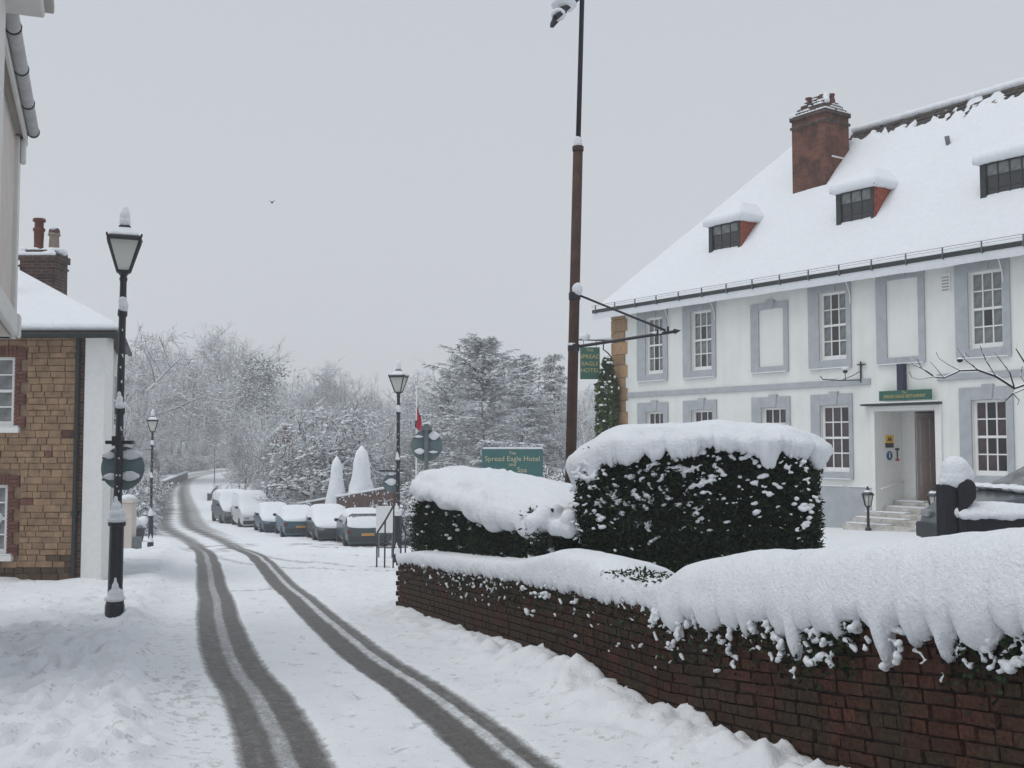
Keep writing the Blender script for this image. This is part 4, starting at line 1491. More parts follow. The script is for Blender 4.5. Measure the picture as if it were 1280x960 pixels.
# eaves, gutter, roof
OV = 0.36
RIDGE_B, RIDGE_Z = 4.0, fz_(1177, 135.5, 4.0)
TAN = (RIDGE_Z - EAVE) / (RIDGE_B + OV)
R0 = 4.0
rf = MB()
def rz(b): return EAVE + (b + OV) * TAN
rf.add([(-OV, -OV, EAVE), (SL + OV, -OV, EAVE), (SL + OV, RIDGE_B, RIDGE_Z), (R0, RIDGE_B, RIDGE_Z), (-OV, DEP + OV, EAVE), (SL + OV, DEP + OV, EAVE)],
       [(0, 1, 2, 3), (0, 3, 4), (4, 3, 2, 5), (1, 5, 2), (0, 4, 5, 1)])
roof = rf.build('roof', 'roof_tile', hotel)
MB().box(-OV + .03, SL + OV, -OV + .02, 0.05, EAVE - .035, EAVE - .012).build('soffit', 'white_paint', hotel)
gt = MB()
gt.box(-OV - .04, SL + OV, -OV - .12, -OV + .005, EAVE - .07, EAVE + .045)
gt.build('gutter', 'gutter_iron', hotel, bevel=.02)
br = MB()
k = 0
while k * 0.95 < SL:
    s = -0.2 + k * 0.95
    br.box(s, s + .02, -OV - .155, -OV - .12, EAVE - .08, EAVE + .17)
    br.box(s, s + .02, -OV - .15, -OV + .02, EAVE - .095, EAVE - .07)
    k += 1
br.box(-OV - .04, SL + OV, -OV - .140, -OV - .130, EAVE + .165, EAVE + .175)
br.box(-OV - .04, SL + OV, -OV - .140, -OV - .130, EAVE + .11, EAVE + .116)
br.build('snow_guard', 'grey_metal', hotel)
# white wall brackets under the eaves
for px in (838, 896, 1260, 1067):
    s = fs_(px)
    MB().tube([(s, -.03, EAVE - .75), (s, -.06, EAVE - .5), (s, -.16, EAVE - .28), (s, -.30, EAVE - .10)], .014, 6).build('eaves_bracket', 'white_paint', hotel, smooth=True)

# snow on the front slope: a settled sheet, thin enough near the ridge for tiles to show
STILE = fs_(1066, 3.4)
def snow_sheet(S, B, fn, name, parent):
    nS, nB = len(S), len(B)
    g_s, g_b = np.meshgrid(S, B)
    V = fn(g_s, g_b).reshape(-1, 3)
    I = np.arange(nS * nB).reshape(nB, nS)
    F = np.stack([I[:-1, :-1], I[:-1, 1:], I[1:, 1:], I[1:, :-1]], -1).reshape(-1, 4)
    # skirt along the eaves
    low = V[:nS].copy(); low[:, 2] -= 0.20; low[:, 1] += .05
    V = np.concatenate([V, low])
    J = np.arange(nS) + nS * nB
    F = np.concatenate([F, np.stack([J[:-1], J[1:], I[0, 1:], I[0, :-1]], -1)])
    me = np_mesh(name, V, F, 'snow', smooth=True)
    return link_mesh(name, me, parent)
SS = np.arange(-OV - .06, SL + OV, 0.075)
BB = np.concatenate([[-OV - .10, -OV - .085, -OV - .05, -OV], np.arange(-OV + .06, RIDGE_B + 0.02, 0.075)])
def front(s, b):
    th = 0.17 + 0.06 * fbm(s * .45, b * .45, 3, 3) + 0.022 * fbm(s * 1.6, b * 1.6, 5, 3) + .02 * fbm(s * 3, b * 0, 6, 3) * np.exp(-(b + OV) * 3)
    th = th * (0.35 + 0.65 * np.sqrt(np.clip((b + OV + .10) / .14, 0, 1)))
    # beyond the hip the sheet folds down over the end slope
    z = np.where(s < b, np.where(s > -OV, rz(s), EAVE), rz(b))
    th = th * (0.3 + 0.7 * np.sqrt(np.clip((s + OV + .06) / .16, 0, 1)))
    w = RIDGE_B - b
    rag = fbm(s * 2.6, b * 2.6, 9, 3) * 0.55 + fbm(s * .7, b * .7, 19, 3) * 0.5
    gr = 0.62 + 0.45 * rag - 0.05 * (s - STILE) + 0.45 * fbm(s * 6, b * 6, 29, 3)
    cut = np.where((s > STILE - .2) & (w < 1.1) & (w < gr), (gr - w) * .75, 0)
    return np.stack([s, b, z + th - cut], -1)
snow_sheet(SS, BB, front, 'roof_snow', roof)
rs = MB()
s = STILE - .4
rr_ = random.Random(4)
while s < SL:
    rs.ell((s, RIDGE_B + .03, RIDGE_Z + .09), (.16, .15 + rr_.uniform(-.02, .02), .12), 8, 6)
    s += .13
link_mesh('ridge_snow', remeshed(rs, .04, 3, 'ridge_snow', rough=.02), roof)
tl = MB()
for row in range(8):
    b = RIDGE_B - 0.06 - row * 0.115
    s = STILE - .3
    while s < SL - .1:
        if rr_.random() < 0.93:
            nrm = Vector((0, -TAN, 1)).normalized()
            up = Vector((0, 1, TAN)).normalized()
            c = Vector((s, b, rz(b))) + nrm * (.022 + rr_.uniform(0, .02))
            tl.obox(c, (1, 0, rr_.uniform(-.05, .05)), up + nrm * -.12, nrm, .078, .10, .008)
        s += .166
tag(tl.build('exposed_tiles', 'roof_tile', roof), kind='stuff')
MB().tube([Vector((fs_(1195, 2.6), 2.6, rz(2.6))), Vector((fs_(1195, 2.6), 2.5, rz(2.6) + .3))], .06, 10).build('roof_vent', 'grey_metal', roof, smooth=True)

def roof_hit(px, py):
    """pixel -> local point on the front roof plane"""
    r = ray(px, py)
    for _ in range(1):
        # point = k r ; local b = (p-HC).EN ; z = rz(b)
        rb_ = r.x * EN[0] + r.y * EN[1]
        b0 = -(HC.x * EN[0] + HC.y * EN[1])
        # k*r.z - HZ0 = EAVE + (b0 + k*rb + OV)*TAN
        k = (EAVE + (b0 + OV) * TAN + HZ0) / (r.z - rb_ * TAN)
        p = r * k
        s = (p.x - HC.x) * E[0] + (p.y - HC.y) * E[1]
        return s, b0 + k * rb_, p.z - HZ0

def dormer(pxl, pyl, pxr, pyr, pytop, cols):
    s0, b, z0 = roof_hit(pxl, pyl)
    s1 = fac(pxr, pyr, b)[0]
    z1 = fac((pxl + pxr) / 2, pytop, b)[1]
    w = s1 - s0
    hgt = z1 - z0
    back = b + hgt / TAN + 0.25
    top = z1
    # cheeks hung with red tiles
    for s, sg in ((s0, -1), (s1, 1)):
        ck = MB()
        t0, t1 = (s - .05, s) if sg < 0 else (s, s + .05)
        ck.prism([(b, z0 - .02), (b, top), (b + hgt / TAN, top)], (t0, 0, 0), (0, 1, 0), (0, 0, 1), (1, 0, 0), .05)
        c_ = ck.build('dormer_cheek', 'hung_tile', hotel)
        tm_ = MB()
        z = z0 + .02
        row = 0
        while z < top - .04:
            bb = b + (.0 if row % 2 else .05)
            end = b + (z + .06 - z0) / TAN if False else b + (z - z0) / TAN
            while bb < end:
                tm_.box(t1 if sg > 0 else t0 - .018, t1 + .018 if sg > 0 else t0, bb + .004, min(bb + .10, end + .08), z, z + .095)
                bb += .11
            z += .10
            row += 1
        if tm_.v:
            tag(tm_.build('hung_tiles', 'hung_tile', c_), kind='stuff')
    f = MB()
    f.box(s0 - .075, s0 + .07, b - .022, b + .08, z0 - .03, top)
    f.box(s1 - .07, s1 + .015, b - .022, b + .08, z0 - .03, top)
    f.box(s0 + .07, s1 - .07, b, b + .08, top - .08, top)
    f.box(s0 + .07, s1 - .07, b, b + .08, z0 - .03, z0 + .06)
    wn_ = f.build('dormer_window', 'gutter_iron', hotel)
    a0, a1, q0, q1 = s0 + .07, s1 - .07, z0 + .06, top - .08
    bar = .03
    hw = (a1 - a0 - bar * (cols - 1)) / cols
    hh = (q1 - q0 - bar * 2) / 3
    bars = MB()
    for i in range(1, cols):
        bars.box(a0 + i * hw + (i - 1) * bar, a0 + i * (hw + bar), b + .015, b + .05, q0, q1)
    for j in range(1, 3):
        for i in range(cols):
            x = a0 + i * (hw + bar)
            bars.box(x, x + hw, b + .015, b + .05, q0 + j * hh + (j - 1) * bar, q0 + j * (hh + bar))
    bars.build('glazing_bars', 'gutter_iron', wn_)
    for i in range(cols):
        for j in range(3):
            MB().box(0, hw, 0, .006, 0, hh).build('pane', 'glass_curtain' if j == 2 else 'glass_dark', wn_, loc=(a0 + i * (hw + bar), b + .03, q0 + j * (hh + bar)))
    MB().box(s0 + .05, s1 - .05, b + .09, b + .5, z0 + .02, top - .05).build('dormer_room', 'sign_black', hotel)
    # low hipped lid with a heap of snow
    ov = .16
    zr = top + .50
    rr2 = MB()
    bk_ = b + (zr - z0) / TAN
    c0 = (s0 + s1) / 2
    rr2.add([(s0 - ov, b - ov, top), (s1 + ov, b - ov, top), (s1 + ov, back, top), (s0 - ov, back, top),
             (c0, b + w * .45, zr), (c0, bk_ + .1, zr),
             (s0 - ov, b - ov, top - .04), (s1 + ov, b - ov, top - .04), (s1 + ov, back, top - .04), (s0 - ov, back, top - .04)],
            [(0, 1, 4), (1, 2, 5, 4), (0, 4, 5, 3), (2, 3, 5), (0, 6, 7, 1), (1, 7, 8, 2), (0, 3, 9, 6), (6, 9, 8, 7)])
    dr = rr2.build('dormer_roof', 'gutter_iron', hotel)
    sm_ = MB()
    n = 13
    for i in range(n + 1):
        for j in range(n + 2):
            u, v = i / n, j / (n + 1)
            x = s0 - ov + .06 + (w + 2 * ov - .12) * u
            y = b - ov + .06 + (bk_ - b + .3) * v
            hh2 = min(1, 2 * min(u, 1 - u) + .0, v * 2.0 + .0)
            zz = top + (zr - top) * hh2
            sm_.ell((x, y, zz + .06), (.12, .12, .15), 8, 6)
    link_mesh('dormer_snow', remeshed(sm_, .035, 8, 'dormer_snow', rough=.015), dr)
dormer(889, 321, 925, 313, 277, 3)
dormer(1049, 287.5, 1092, 279, 235, 3)
dormer(1230, 255, 1296, 244, 195, 4)

# chimney stack standing in the front slope
cs0, cb0, cz0 = roof_hit(991, 249)
cs1 = fac(1033, 240, cb0)[0]
cd = 1.02
ctop = fac(1000, 150, cb0)[1]
ch = MB()
ch.box(cs0, cs1, cb0, cb0 + cd, cz0 - .8, ctop)
chim = ch.build('chimney', 'chimney_brick', hotel)
cb = MB()
cb.box(cs0 - .04, cs1 + .04, cb0 - .04, cb0 + cd + .04, ctop - .24, ctop - .16)
cb.box(cs0 - .05, cs1 + .05, cb0 - .05, cb0 + cd + .05, ctop, ctop + .12)
for k in range(5):
    i_ = .03 + k * .075
    cb.box(cs0 + i_, cs1 - i_, cb0 + i_, cb0 + cd - i_, ctop + .12 + k * .11, ctop + .23 + k * .11 - .002)
cb.build('chimney_crown', 'brown_brick', chim, bevel=.01)
cs_ = MB()
for k in range(5):
    i_ = .0 + k * .075
    z = ctop + .13 + k * .11
    for u in np.linspace(0, 1, 10):
        for (x, y) in ((cs0 + i_ + u * (cs1 - cs0 - 2 * i_), cb0 + i_), (cs0 + i_, cb0 + i_ + u * (cd - 2 * i_)), (cs1 - i_, cb0 + i_ + u * (cd - 2 * i_))):
            if rr_.random() < (.9 if k == 0 else .42):
                cs_.ell((x, y, z + .01), (.075, .075, .038), 7, 5)
for k in range(5):
    cs_.ell((cs0 + (cs1 - cs0) * .8 + rr_.uniform(-.08, .08), cb0 + .2 + .05 * k, ctop + .25 + .10 * k), (.10, .10, .09), 8, 6)
    cs_.ell((cs0 + .03, cb0 + .1 * k, ctop + .16), (.10, .1, .08), 8, 6)
link_mesh('chimney_snow', remeshed(cs_, .025, 2, 'chimney_snow', rough=.01), chim)
for (x, y) in ((.28, .35), (.62, .45), (.78, .60)):
    p = MB().lathe([(.10, -.1), (.11, .02), (.09, .05), (.085, .14), (.105, .17), (.10, .20), (.07, .20), (.07, .15)], 12, (cs0 + (cs1 - cs0) * x, cb0 + cd * y, ctop + .50))
    p.build('chimney_pot', 'terracotta', chim, smooth=False)
MB().box(cs0 + (cs1 - cs0) * .9, cs1 + .025, cb0 + .25, cb0 + cd * .9, cz0 + 1.02, cz0 + 1.06).build('ledge_snow', 'snow', chim)

# things fixed to the front
v0 = MB()
vs0, vs1, vz0, vz1 = fs_(1181), fs_(1193), fz_(1187, 365), fz_(1187, 341)
v0.box(vs0, vs1, -.02, -.002, vz0, vz1)
va = v0.build('air_vent', 'white_paint', hotel)
sl_ = MB()
for k in range(5):
    z = vz0 + .04 + k * (vz1 - vz0 - .08) / 5
    sl_.box(vs0 + .03, vs1 - .03, -.028, -.021, z, z + .035)
sl_.build('vent_slats', 'soffit_paint', va)
pz0, pz1 = fz_(1131, 488), fz_(1131, 455)
MB().box(fs_(1127.5), fs_(1135.5), -.16, -.01, pz0, pz1).build('sign_post', 'navy_paint', hotel, bevel=.01)

def facade_sign(name, label, px0, px1, py0, py1, pxc, matn, b=-0.20):
    s0, s1 = fs_(px0, b), fs_(px1, b)
    z0, z1 = fz_(pxc, py1, b), fz_(pxc, py0, b)
    R = Matrix.Rotation(hotel.rotation_euler.z, 3, 'Z')
    loc = HC + R @ Vector(((s0 + s1) / 2, b, z0))
    root = thing(name, label, 'sign', tuple(loc), hotel.rotation_euler.z)
    w, h = (s1 - s0) / 2, z1 - z0
    return root, w, h
rs_, w, h = facade_sign('restaurant_sign', 'green sign with gold lettering mounted above the hotel doorway', 1099.5, 1165.5, 487.5, 500, 1132, 'sign_green', b=-.18)
MB().box(-w, w, 0, .04, 0, h).build('board', 'sign_green', rs_, bevel=.015)
put_text('The', h * .34, 'gold', rs_, (0, -.006, h * .78), (1, 0, 0), (0, 0, 1))
put_text('SPREAD EAGLE RESTAURANT', h * .46, 'gold', rs_, (0, -.006, h * .38), (1, 0, 0), (0, 0, 1), sx=2 * w * .93 / (h * .46 * 23 * .66))
bkt = MB().box(-w * .8, -w * .8 + .03, .042, .176, h * .3, h * .5).box(w * .8 - .03, w * .8, .042, .176, h * .3, h * .5)
bkt.build('fixing', 'gutter_iron', rs_)

def cheek_pt(px, py):
    """pixel -> (b, z) on the left cheek of the entrance"""
    r = ray(px, py)
    k = (DS0 + HC.x * E[0] + HC.y * E[1]) / (r.x * E[0] + r.y * E[1])
    p = r * k
    return (p.x - HC.x) * EN[0] + (p.y - HC.y) * EN[1], p.z - HZ0
def cheek_thing(name, label, px, py):
    b, z = cheek_pt(px, py)
    R = Matrix.Rotation(hotel.rotation_euler.z, 3, 'Z')
    return thing(name, label, 'sign', tuple(HC + R @ Vector((DS0 + .004, b, z))), hotel.rotation_euler.z)
b0, zt_ = cheek_pt(1106.5, 544); b1, zb_ = cheek_pt(1116.8, 559.5)
yw, yh = b1 - b0, zt_ - zb_
aa = cheek_thing('rating_plaque', 'small yellow and black AA plaque on the white entrance wall', 1106.5, 559.5)
MB().box(0, .012, 0, yw, yh * .37, yh).build('upper_panel', 'yellow_sign', aa)
MB().box(0, .012, 0, yw, 0, yh * .365).build('lower_panel', 'sign_black', aa)
put_text('AA', yh * .45, 'sign_black', aa, (.014, yw / 2, yh * .66), (0, 1, 0), (0, 0, 1), bold=.008, sx=.9)
ib = cheek_thing('information_plaque', 'round blue plaque with a white mark below the yellow plaque by the entrance', 1111.5, 569.5)
ri = 6.0 * 25 / FPX
dsk = [(ri * math.cos(a), ri * math.sin(a)) for a in np.linspace(0, 2 * math.pi, 25)[:-1]]
MB().prism(dsk, (0, 0, 0), (0, 1, 0), (0, 0, 1), (1, 0, 0), .012).build('disc', 'sign_blue', ib)
MB().box(.013, .018, -.018, .018, -ri * .55, ri * .28).ell((.014, 0, ri * .5), (.005, .022, .022)).build('mark', 'board_white', ib)
tt_ = cheek_thing('mark_plaque', 'tiny black letter T mark with a red base beside the blue plaque', 1121.5, 576)
MB().box(0, .008, -.02, .02, .06, .26).box(0, .008, -.08, .08, .26, .31).build('letter', 'sign_black', tt_)
MB().box(0, .008, -.07, .07, 0, .055).build('base', 'sign_red', tt_)

# wrought iron sign arm left empty, with a small scroll
ia = thing('iron_bracket', 'small black iron wall bracket above the hotel ground floor windows', 'bracket',
           tuple(HC + Matrix.Rotation(hotel.rotation_euler.z, 3, 'Z') @ Vector((fs_(1079), -.003, fz_(1079, 478)))), hotel.rotation_euler.z)
up = fz_(1079, 452) - fz_(1079, 478)
im = MB()
im.bar((0, -.04, 0), (0, -.04, up), .03, .03)
im.bar((-.10, -.04, up * .86), (.14, -.04, up * .86), .03, .03)
im.tube([(0, -.05, up * .12), (-.35, -.42, up * .10), (-.62, -.70, up * .16), (-.66, -.74, up * .32)], .014, 6)
im.tube([(0, -.05, up * .55), (-.12, -.16, up * .35), (-.3, -.34, up * .14)], .010, 6)
im.ell((-.26, -.30, up * .55), (.06, .06, .06), 8, 6)
im.tube([(-.26, -.3, up * .12), (-.26, -.3, up * .55)], .01, 6)
im.bar((0, -.04, 0), (0, 0, 0), .03, .03); im.bar((0, -.04, up * .8), (0, 0, up * .8), .03, .03)
im.build('scrollwork', 'black_metal', ia)
MB().ell((-.26, -.30, up * .66), (.075, .075, .05)).ell((-.45, -.5, up * .2), (.1, .1, .025)).build('snow', 'snow', ia, smooth=True)

# hanging sign at the far corner
hs_p = at(737.5, 474, HC.y - .1)
hsg = thing('hanging_sign', 'green hanging hotel sign with gold lettering on an iron arm at the hotel corner', 'sign', tuple(hs_p))
k = HC.y / FPX
sw, shh = 12.3 * k, 40 * k
MB().box(-sw, sw, -.03, .03, 0, shh).build('board', 'sign_green', hsg, bevel=.01)
for txt, zz, sz in (('THE', .90, .10), ('SPREAD', .70, .155), ('EAGLE', .48, .155), ('HOTEL', .27, .155)):
    put_text(txt, shh * sz * 1.15, 'gold', hsg, (0, -.036, shh * zz), (1, 0, 0), (0, 0, 1), sx=1.05)
arm = MB()
zA = shh + 9.5 * k
xe = HC.x - hs_p.x
arm.bar((-sw * 1.5, 0, zA), (xe + .05, 0.12, zA - .02), .04, .04)
for sx_ in (-.65, .65):
    arm.bar((sw * sx_, 0, shh), (sw * sx_, 0, zA), .018, .018)
arm.tube([(xe - .25, 0.05, zA - .05), (xe - .27, .05, zA - .30), (xe - .12, .05, zA - .42), (xe + .05, .1, zA - .62), (xe + .12, .1, zA - .85), (xe, .1, zA - .98), (xe - .1, .1, zA - .88)], .022, 6)
arm.ell((xe + .22, .0, zA - .02), (.17, .06, .26), 10, 8)
arm.build('iron_arm', 'black_metal', hsg)
for c_, r2_ in (((-sw * .5, 0, zA + .10), (.17, .1, .12)), ((-sw * 1.4, 0, zA + .02), (.1, .08, .07)), ((.5, .02, zA + .03), (.3, .05, .03))):
    MB().ell(c_, r2_).build('snow', 'snow', hsg, smooth=True)

# evergreen climber at the corner of the hotel
cl_p = at(757, 548, HC.y - .4)
cl_p.z = H0(cl_p.x, cl_p.y)
clb = thing('climbing_evergreen', 'green evergreen climber on the stone corner of the white hotel', 'climber', tuple(cl_p))
top_z = at(757, 448, HC.y - .4).z - cl_p.z
u = NR.uniform(size=4200)
zz = u * top_z
rad = 0.92 * np.sqrt(np.clip(1.02 - u, 0, 1)) * (0.70 + 0.4 * fbm(zz * 1.5, zz * 0, 4, 3)) + .05
a_ = NR.uniform(0, 2 * math.pi, 4200)
rr3 = rad * np.sqrt(NR.uniform(0.2, 1, 4200))
Q = np.stack([rr3 * np.cos(a_) + .10 * (u - .3), rr3 * np.sin(a_) * .6, zz], 1)
tag(link_mesh('foliage', leaf_mesh('foliage', Q, 0.15, 'climber_leaf', 6, 0.5, 0.1), clb), kind='stuff')
MB().tube([(0, 0.2, -.1), (.05, .25, top_z * .5), (.12, .2, top_z * .9)], [.07, .05, .02], 7).build('stem', 'bark_bare', clb)
cc = MB()
for k in range(46):
    i = NR.randint(0, 4200)
    cc.ell(Q[i] + np.array([0, -.1, .05]), (NR.uniform(.02, .08), .05, NR.uniform(.02, .05)), 6, 5)
tag(cc.build('snow_clumps', 'snow', clb, smooth=True), kind='stuff')

# ------------------------------------------------------------------ stone cottage on the left
YF = 20.9
def X_(px, Y=YF): return atx(px, Y)
def Z_(py, Y=YF, px=80):
    return at(px, py, Y).z
CB = Vector((X_(130), YF, H0(X_(110), YF)))
cot = thing('stone_cottage', 'sandstone cottage with white corner, red brick window edges and snowy hipped roof', 'building', tuple(CB))
def L(x, y, z): return Vector((x, y, z)) - CB
EZ = Z_(419)
XL = X_(-130)
xs1 = X_(97)
# core wall with mortar showing between stones
wx0, wx1 = X_(-44), X_(16.5)
uz0, uz1 = Z_(534), Z_(446)
lx0, lx1 = X_(-48), X_(11.5)
lz0, lz1 = Z_(694), Z_(606)
def lbox(mb, x0, x1, y0, y1, z0, z1):
    mb.box(x0 - CB.x, x1 - CB.x, y0 - CB.y, y1 - CB.y, z0 - CB.z, z1 - CB.z)
mb = MB()
for z0, z1, holes in ((CB.z - .6, lz0, ()), (lz0, lz1, ((lx0, lx1),)), (lz1, uz0, ()), (uz0, uz1, ((wx0, wx1),)), (uz1, EZ, ())):
    x = XL
    for h0, h1 in holes:
        lbox(mb, x, h0, YF + .02, YF + .4, z0, z1)
        x = h1
    lbox(mb, x, xs1 + .02, YF + .02, YF + .4, z0, z1)
mb.build('wall_core', 'mortar', cot)
rs = random.Random(12)
z = CB.z - .2
k = 0
smesh = {}
def is_open(x0, x1, z0, z1):
    for (a, b, c, d) in ((wx0 - .24, wx1 + .22, uz0 - .12, uz1 + .16), (lx0 - .24, lx1 + .22, lz0 - .12, lz1 + .18)):
        if x1 > a and x0 < b and z1 > c and z0 < d:
            return True
    return False
while z < EZ - .03:
    h = min(rs.uniform(.105, .15), EZ - .01 - z)
    x = xs1 - .005
    while x > XL + .1:
        w = rs.uniform(.15, .36)
        a, b = max(x - w, XL), x
        # keep clear of the brick edges: trim the stone against them
        lim = None
        for (p, q, c, d) in ((wx0 - .24, wx1 + .24, uz0 - .02, uz1 + .17), (lx0 - .24, lx1 + .24, lz0 - .02, lz1 + .19)):
            if z + h > c and z < d and b > p and a < q:
                lim = (p, q)
        if lim:
            a2 = max(a, lim[1]) if b > lim[1] else None
            if a2 is None or b - a2 < .06:
                x = min(a, lim[0]) - .001
                continue
            a = a2
            nxt_x = lim[0]
        else:
            nxt_x = a
        low = z < CB.z + .30
        m_ = MB().box(a - CB.x + .005, b - CB.x - .005, -.006 - rs.uniform(0, .014), .05, z - CB.z + .005, z + h - CB.z - .005)
        m_.v = [(u + rs.uniform(-.006, .006), v, t_ + rs.uniform(-.006, .006)) for u, v, t_ in m_.v]
        if b > X_(-6):
            m_.build('stone', 'dark_stone' if low or (z < CB.z + .55 and rs.random() < .45) else ('red_brick' if rs.random() < .03 else 'sandstone'), cot, bevel=.008)
        x = nxt_x
    z += h
    k += 1
# brick edges round the windows
bm_ = MB().box(0, .215, -.022, .05, 0, .062).mesh('brick', 'red_brick')
bh_ = MB().box(0, .102, -.022, .05, 0, .062).mesh('brick', 'red_brick')
bv_ = MB().box(0, .066, -.026, .05, 0, .20).mesh('brick', 'red_brick')
for (p, q, c, d) in ((wx0, wx1, uz0, uz1), (lx0, lx1, lz0, lz1)):
    zz = c
    i = 0
    while zz < d + .14:
        wide = (i // 3) % 2 == 0
        link_mesh('brick', bm_ if wide else bh_, cot, (q + .004 - CB.x, 0, zz - CB.z))
        if not wide and i % 3 != 1:
            pass
        elif wide and i % 2 == 0:
            pass
        zz += .073
        i += 1
    xx = max(p, X_(-20))
    while xx < q:
        link_mesh('brick', bv_, cot, (xx - CB.x, 0, d + .004 - CB.z))
        xx += .074
for (p, q, c, d) in ((wx0, wx1, uz0, uz1), (lx0, lx1, lz0, lz1)):
    w_ = sash(cot, p - CB.x + .003, q - CB.x - .003, c - CB.z + .003, d - CB.z - .003, .05, 'glass_curtain', 2, 4)
    s_ = MB()
    lbox(s_, p - .1, q + .13, YF - .09, YF + .04, c - .11, c - .001)
    s_.build('sill', 'white_paint', cot, bevel=.008)
    s_ = MB()
    lbox(s_, p - .1, q + .11, YF - .085, YF + .03, c + .0005, c + .03)
    s_.build('sill_snow', 'snow', cot, bevel=.012)
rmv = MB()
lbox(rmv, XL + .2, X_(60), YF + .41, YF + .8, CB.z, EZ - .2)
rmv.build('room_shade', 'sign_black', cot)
# dark brick edge, drain pipe, white corner and the street side
st = MB()
lbox(st, xs1 + .022, X_(104.5), YF - .01, YF + .3, CB.z - .5, EZ)
st.build('brick_edge', 'brown_brick', cot)
pc = MB()
lbox(pc, X_(104.7), X_(130), YF - .03, YF + .4, CB.z - .5, EZ - .02)
pc.build('white_corner', 'white_paint', cot, bevel=.01)
SDIR = Vector((-0.319, 1.0, 0)).normalized()
c0 = Vector((X_(130) - .01, YF + .1, 0))
def side(d, out, z): 
    nv = Vector((SDIR.y, -SDIR.x, 0))
    p = c0 + SDIR * d + nv * out
    return Vector((p.x, p.y, z)) - CB
sw_ = MB()
zb = CB.z - 1.2
sw_.add([side(0, 0, zb), side(4.2, 0, zb), side(4.2, 0, EZ), side(0, 0, EZ), side(0, -3.5, zb), side(4.2, -4.5, zb), side(4.2, -4.5, EZ), side(0, -3.5, EZ)],
        [(0, 1, 2, 3), (1, 5, 6, 2), (5, 4, 7, 6)])
sw_.build('street_wall', 'cream_paint', cot)
def side_box(mb, d0, d1, o0, o1, z0, z1):
    vs = [side(d, o, z) for z in (z0, z1) for o in (o0, o1) for d in (d0, d1)]
    mb.add(vs, [(0, 2, 3, 1), (4, 5, 7, 6), (0, 1, 5, 4), (2, 6, 7, 3), (0, 4, 6, 2), (1, 3, 7, 5)])
g0 = float(zprof(YF + 1.2)) + .1
dm = MB(); side_box(dm, .8, 1.7, .002, .03, g0, g0 + 2.0); dm.build('street_door', 'grey_metal', cot)
dm = MB()
for a in (.7, 1.71): side_box(dm, a, a + .1, .002, .06, g0 - .1, g0 + 2.1)
side_box(dm, .7, 1.81, .002, .10, g0 + 2.1, g0 + 2.22); dm.build('door_frame', 'white_paint', cot)
for d_ in (2.6,):
    for zz in (g0 + .8, g0 + 3.0):
        dm = MB(); side_box(dm, d_, d_ + 1.0, .002, .03, zz, zz + 1.2); wq = dm.build('street_window', 'white_paint', cot)
        dm = MB()
        for i in range(2):
            for j in range(2):
                side_box(dm, d_ + .07 + i * .45, d_ + .48 + i * .45, .031, .036, zz + .07 + j * .56, zz + .58 + j * .56)
        dm.build('panes', 'glass_dark', wq)
pm = MB()
for q_ in (X_(96.3),):
    pm.tube([(q_ - CB.x, -.07, EZ - CB.z - .02), (q_ - CB.x, -.07, -.1)], .038, 10)
    for zz in (EZ - .45, Z_(548), Z_(645)):
        pm.tube([(q_ - CB.x, -.07, zz - CB.z), (q_ - CB.x, -.07, zz - CB.z + .09)], .055, 10)
        pm.box(q_ - CB.x - .06, q_ - CB.x + .06, -.07, 0, zz - CB.z + .02, zz - CB.z + .06)
pm.build('drain_pipe', 'gutter_iron', cot, smooth=False)
# roof
XC, YC = X_(146, YF - .3), YF - .3
ZR0 = Z_(415.5, YC)
a_ = 3.9
R1 = Vector((XC - a_, YC + a_, at(10, 341, YC + a_).z))
R2 = R1 + SDIR * 1.0
Ec = Vector((XC, YC, ZR0)); Er = Ec + SDIR * 4.6
Wf = Vector((-18, YC, ZR0)); Wr = Vector((-18, R1.y, R1.z))
BkR = Vector((-15, Er.y + 1, ZR0))
def roof_part(off, name, matn, parent, bev):
    up = Vector((0, 0, off))
    top = [Wf, Ec, R1, Wr, Er, R2, BkR]
    vs = [p - CB + up for p in top] + [p - CB + Vector((0, 0, off - (.06 if off < .05 else .13))) for p in (Wf, Ec, Er, BkR)]
    m_ = MB().add(vs, [(0, 1, 2, 3), (1, 4, 5, 2), (4, 6, 5), (3, 2, 5, 6), (0, 7, 8, 1), (1, 8, 9, 4), (4, 9, 10, 6), (7, 10, 9, 8)])
    o = m_.build(name, matn, parent, bevel=bev, smooth=False)
    return o
rfo = roof_part(.0, 'roof', 'roof_tile', cot, 0)
o = roof_part(.17, 'roof_snow', 'snow', rfo, .12)
o.modifiers['bevel'].segments = 4
gm = MB()
gm.tube([Wf - CB + Vector((0, -.05, -.06)), Ec - CB + Vector((.05, -.05, -.06))], .055, 8)
gm.tube([Ec - CB + Vector((.06, -.03, -.06)), Er - CB + Vector((.06, 0, -.06))], .055, 8)
gm.build('gutter', 'gutter_iron', cot, smooth=True)
fm = MB()
lbox(fm, XL, XC - .02, YC + .02, YF + .05, EZ + .0, ZR0 - .065)
fm.build('fascia', 'white_paint', cot)
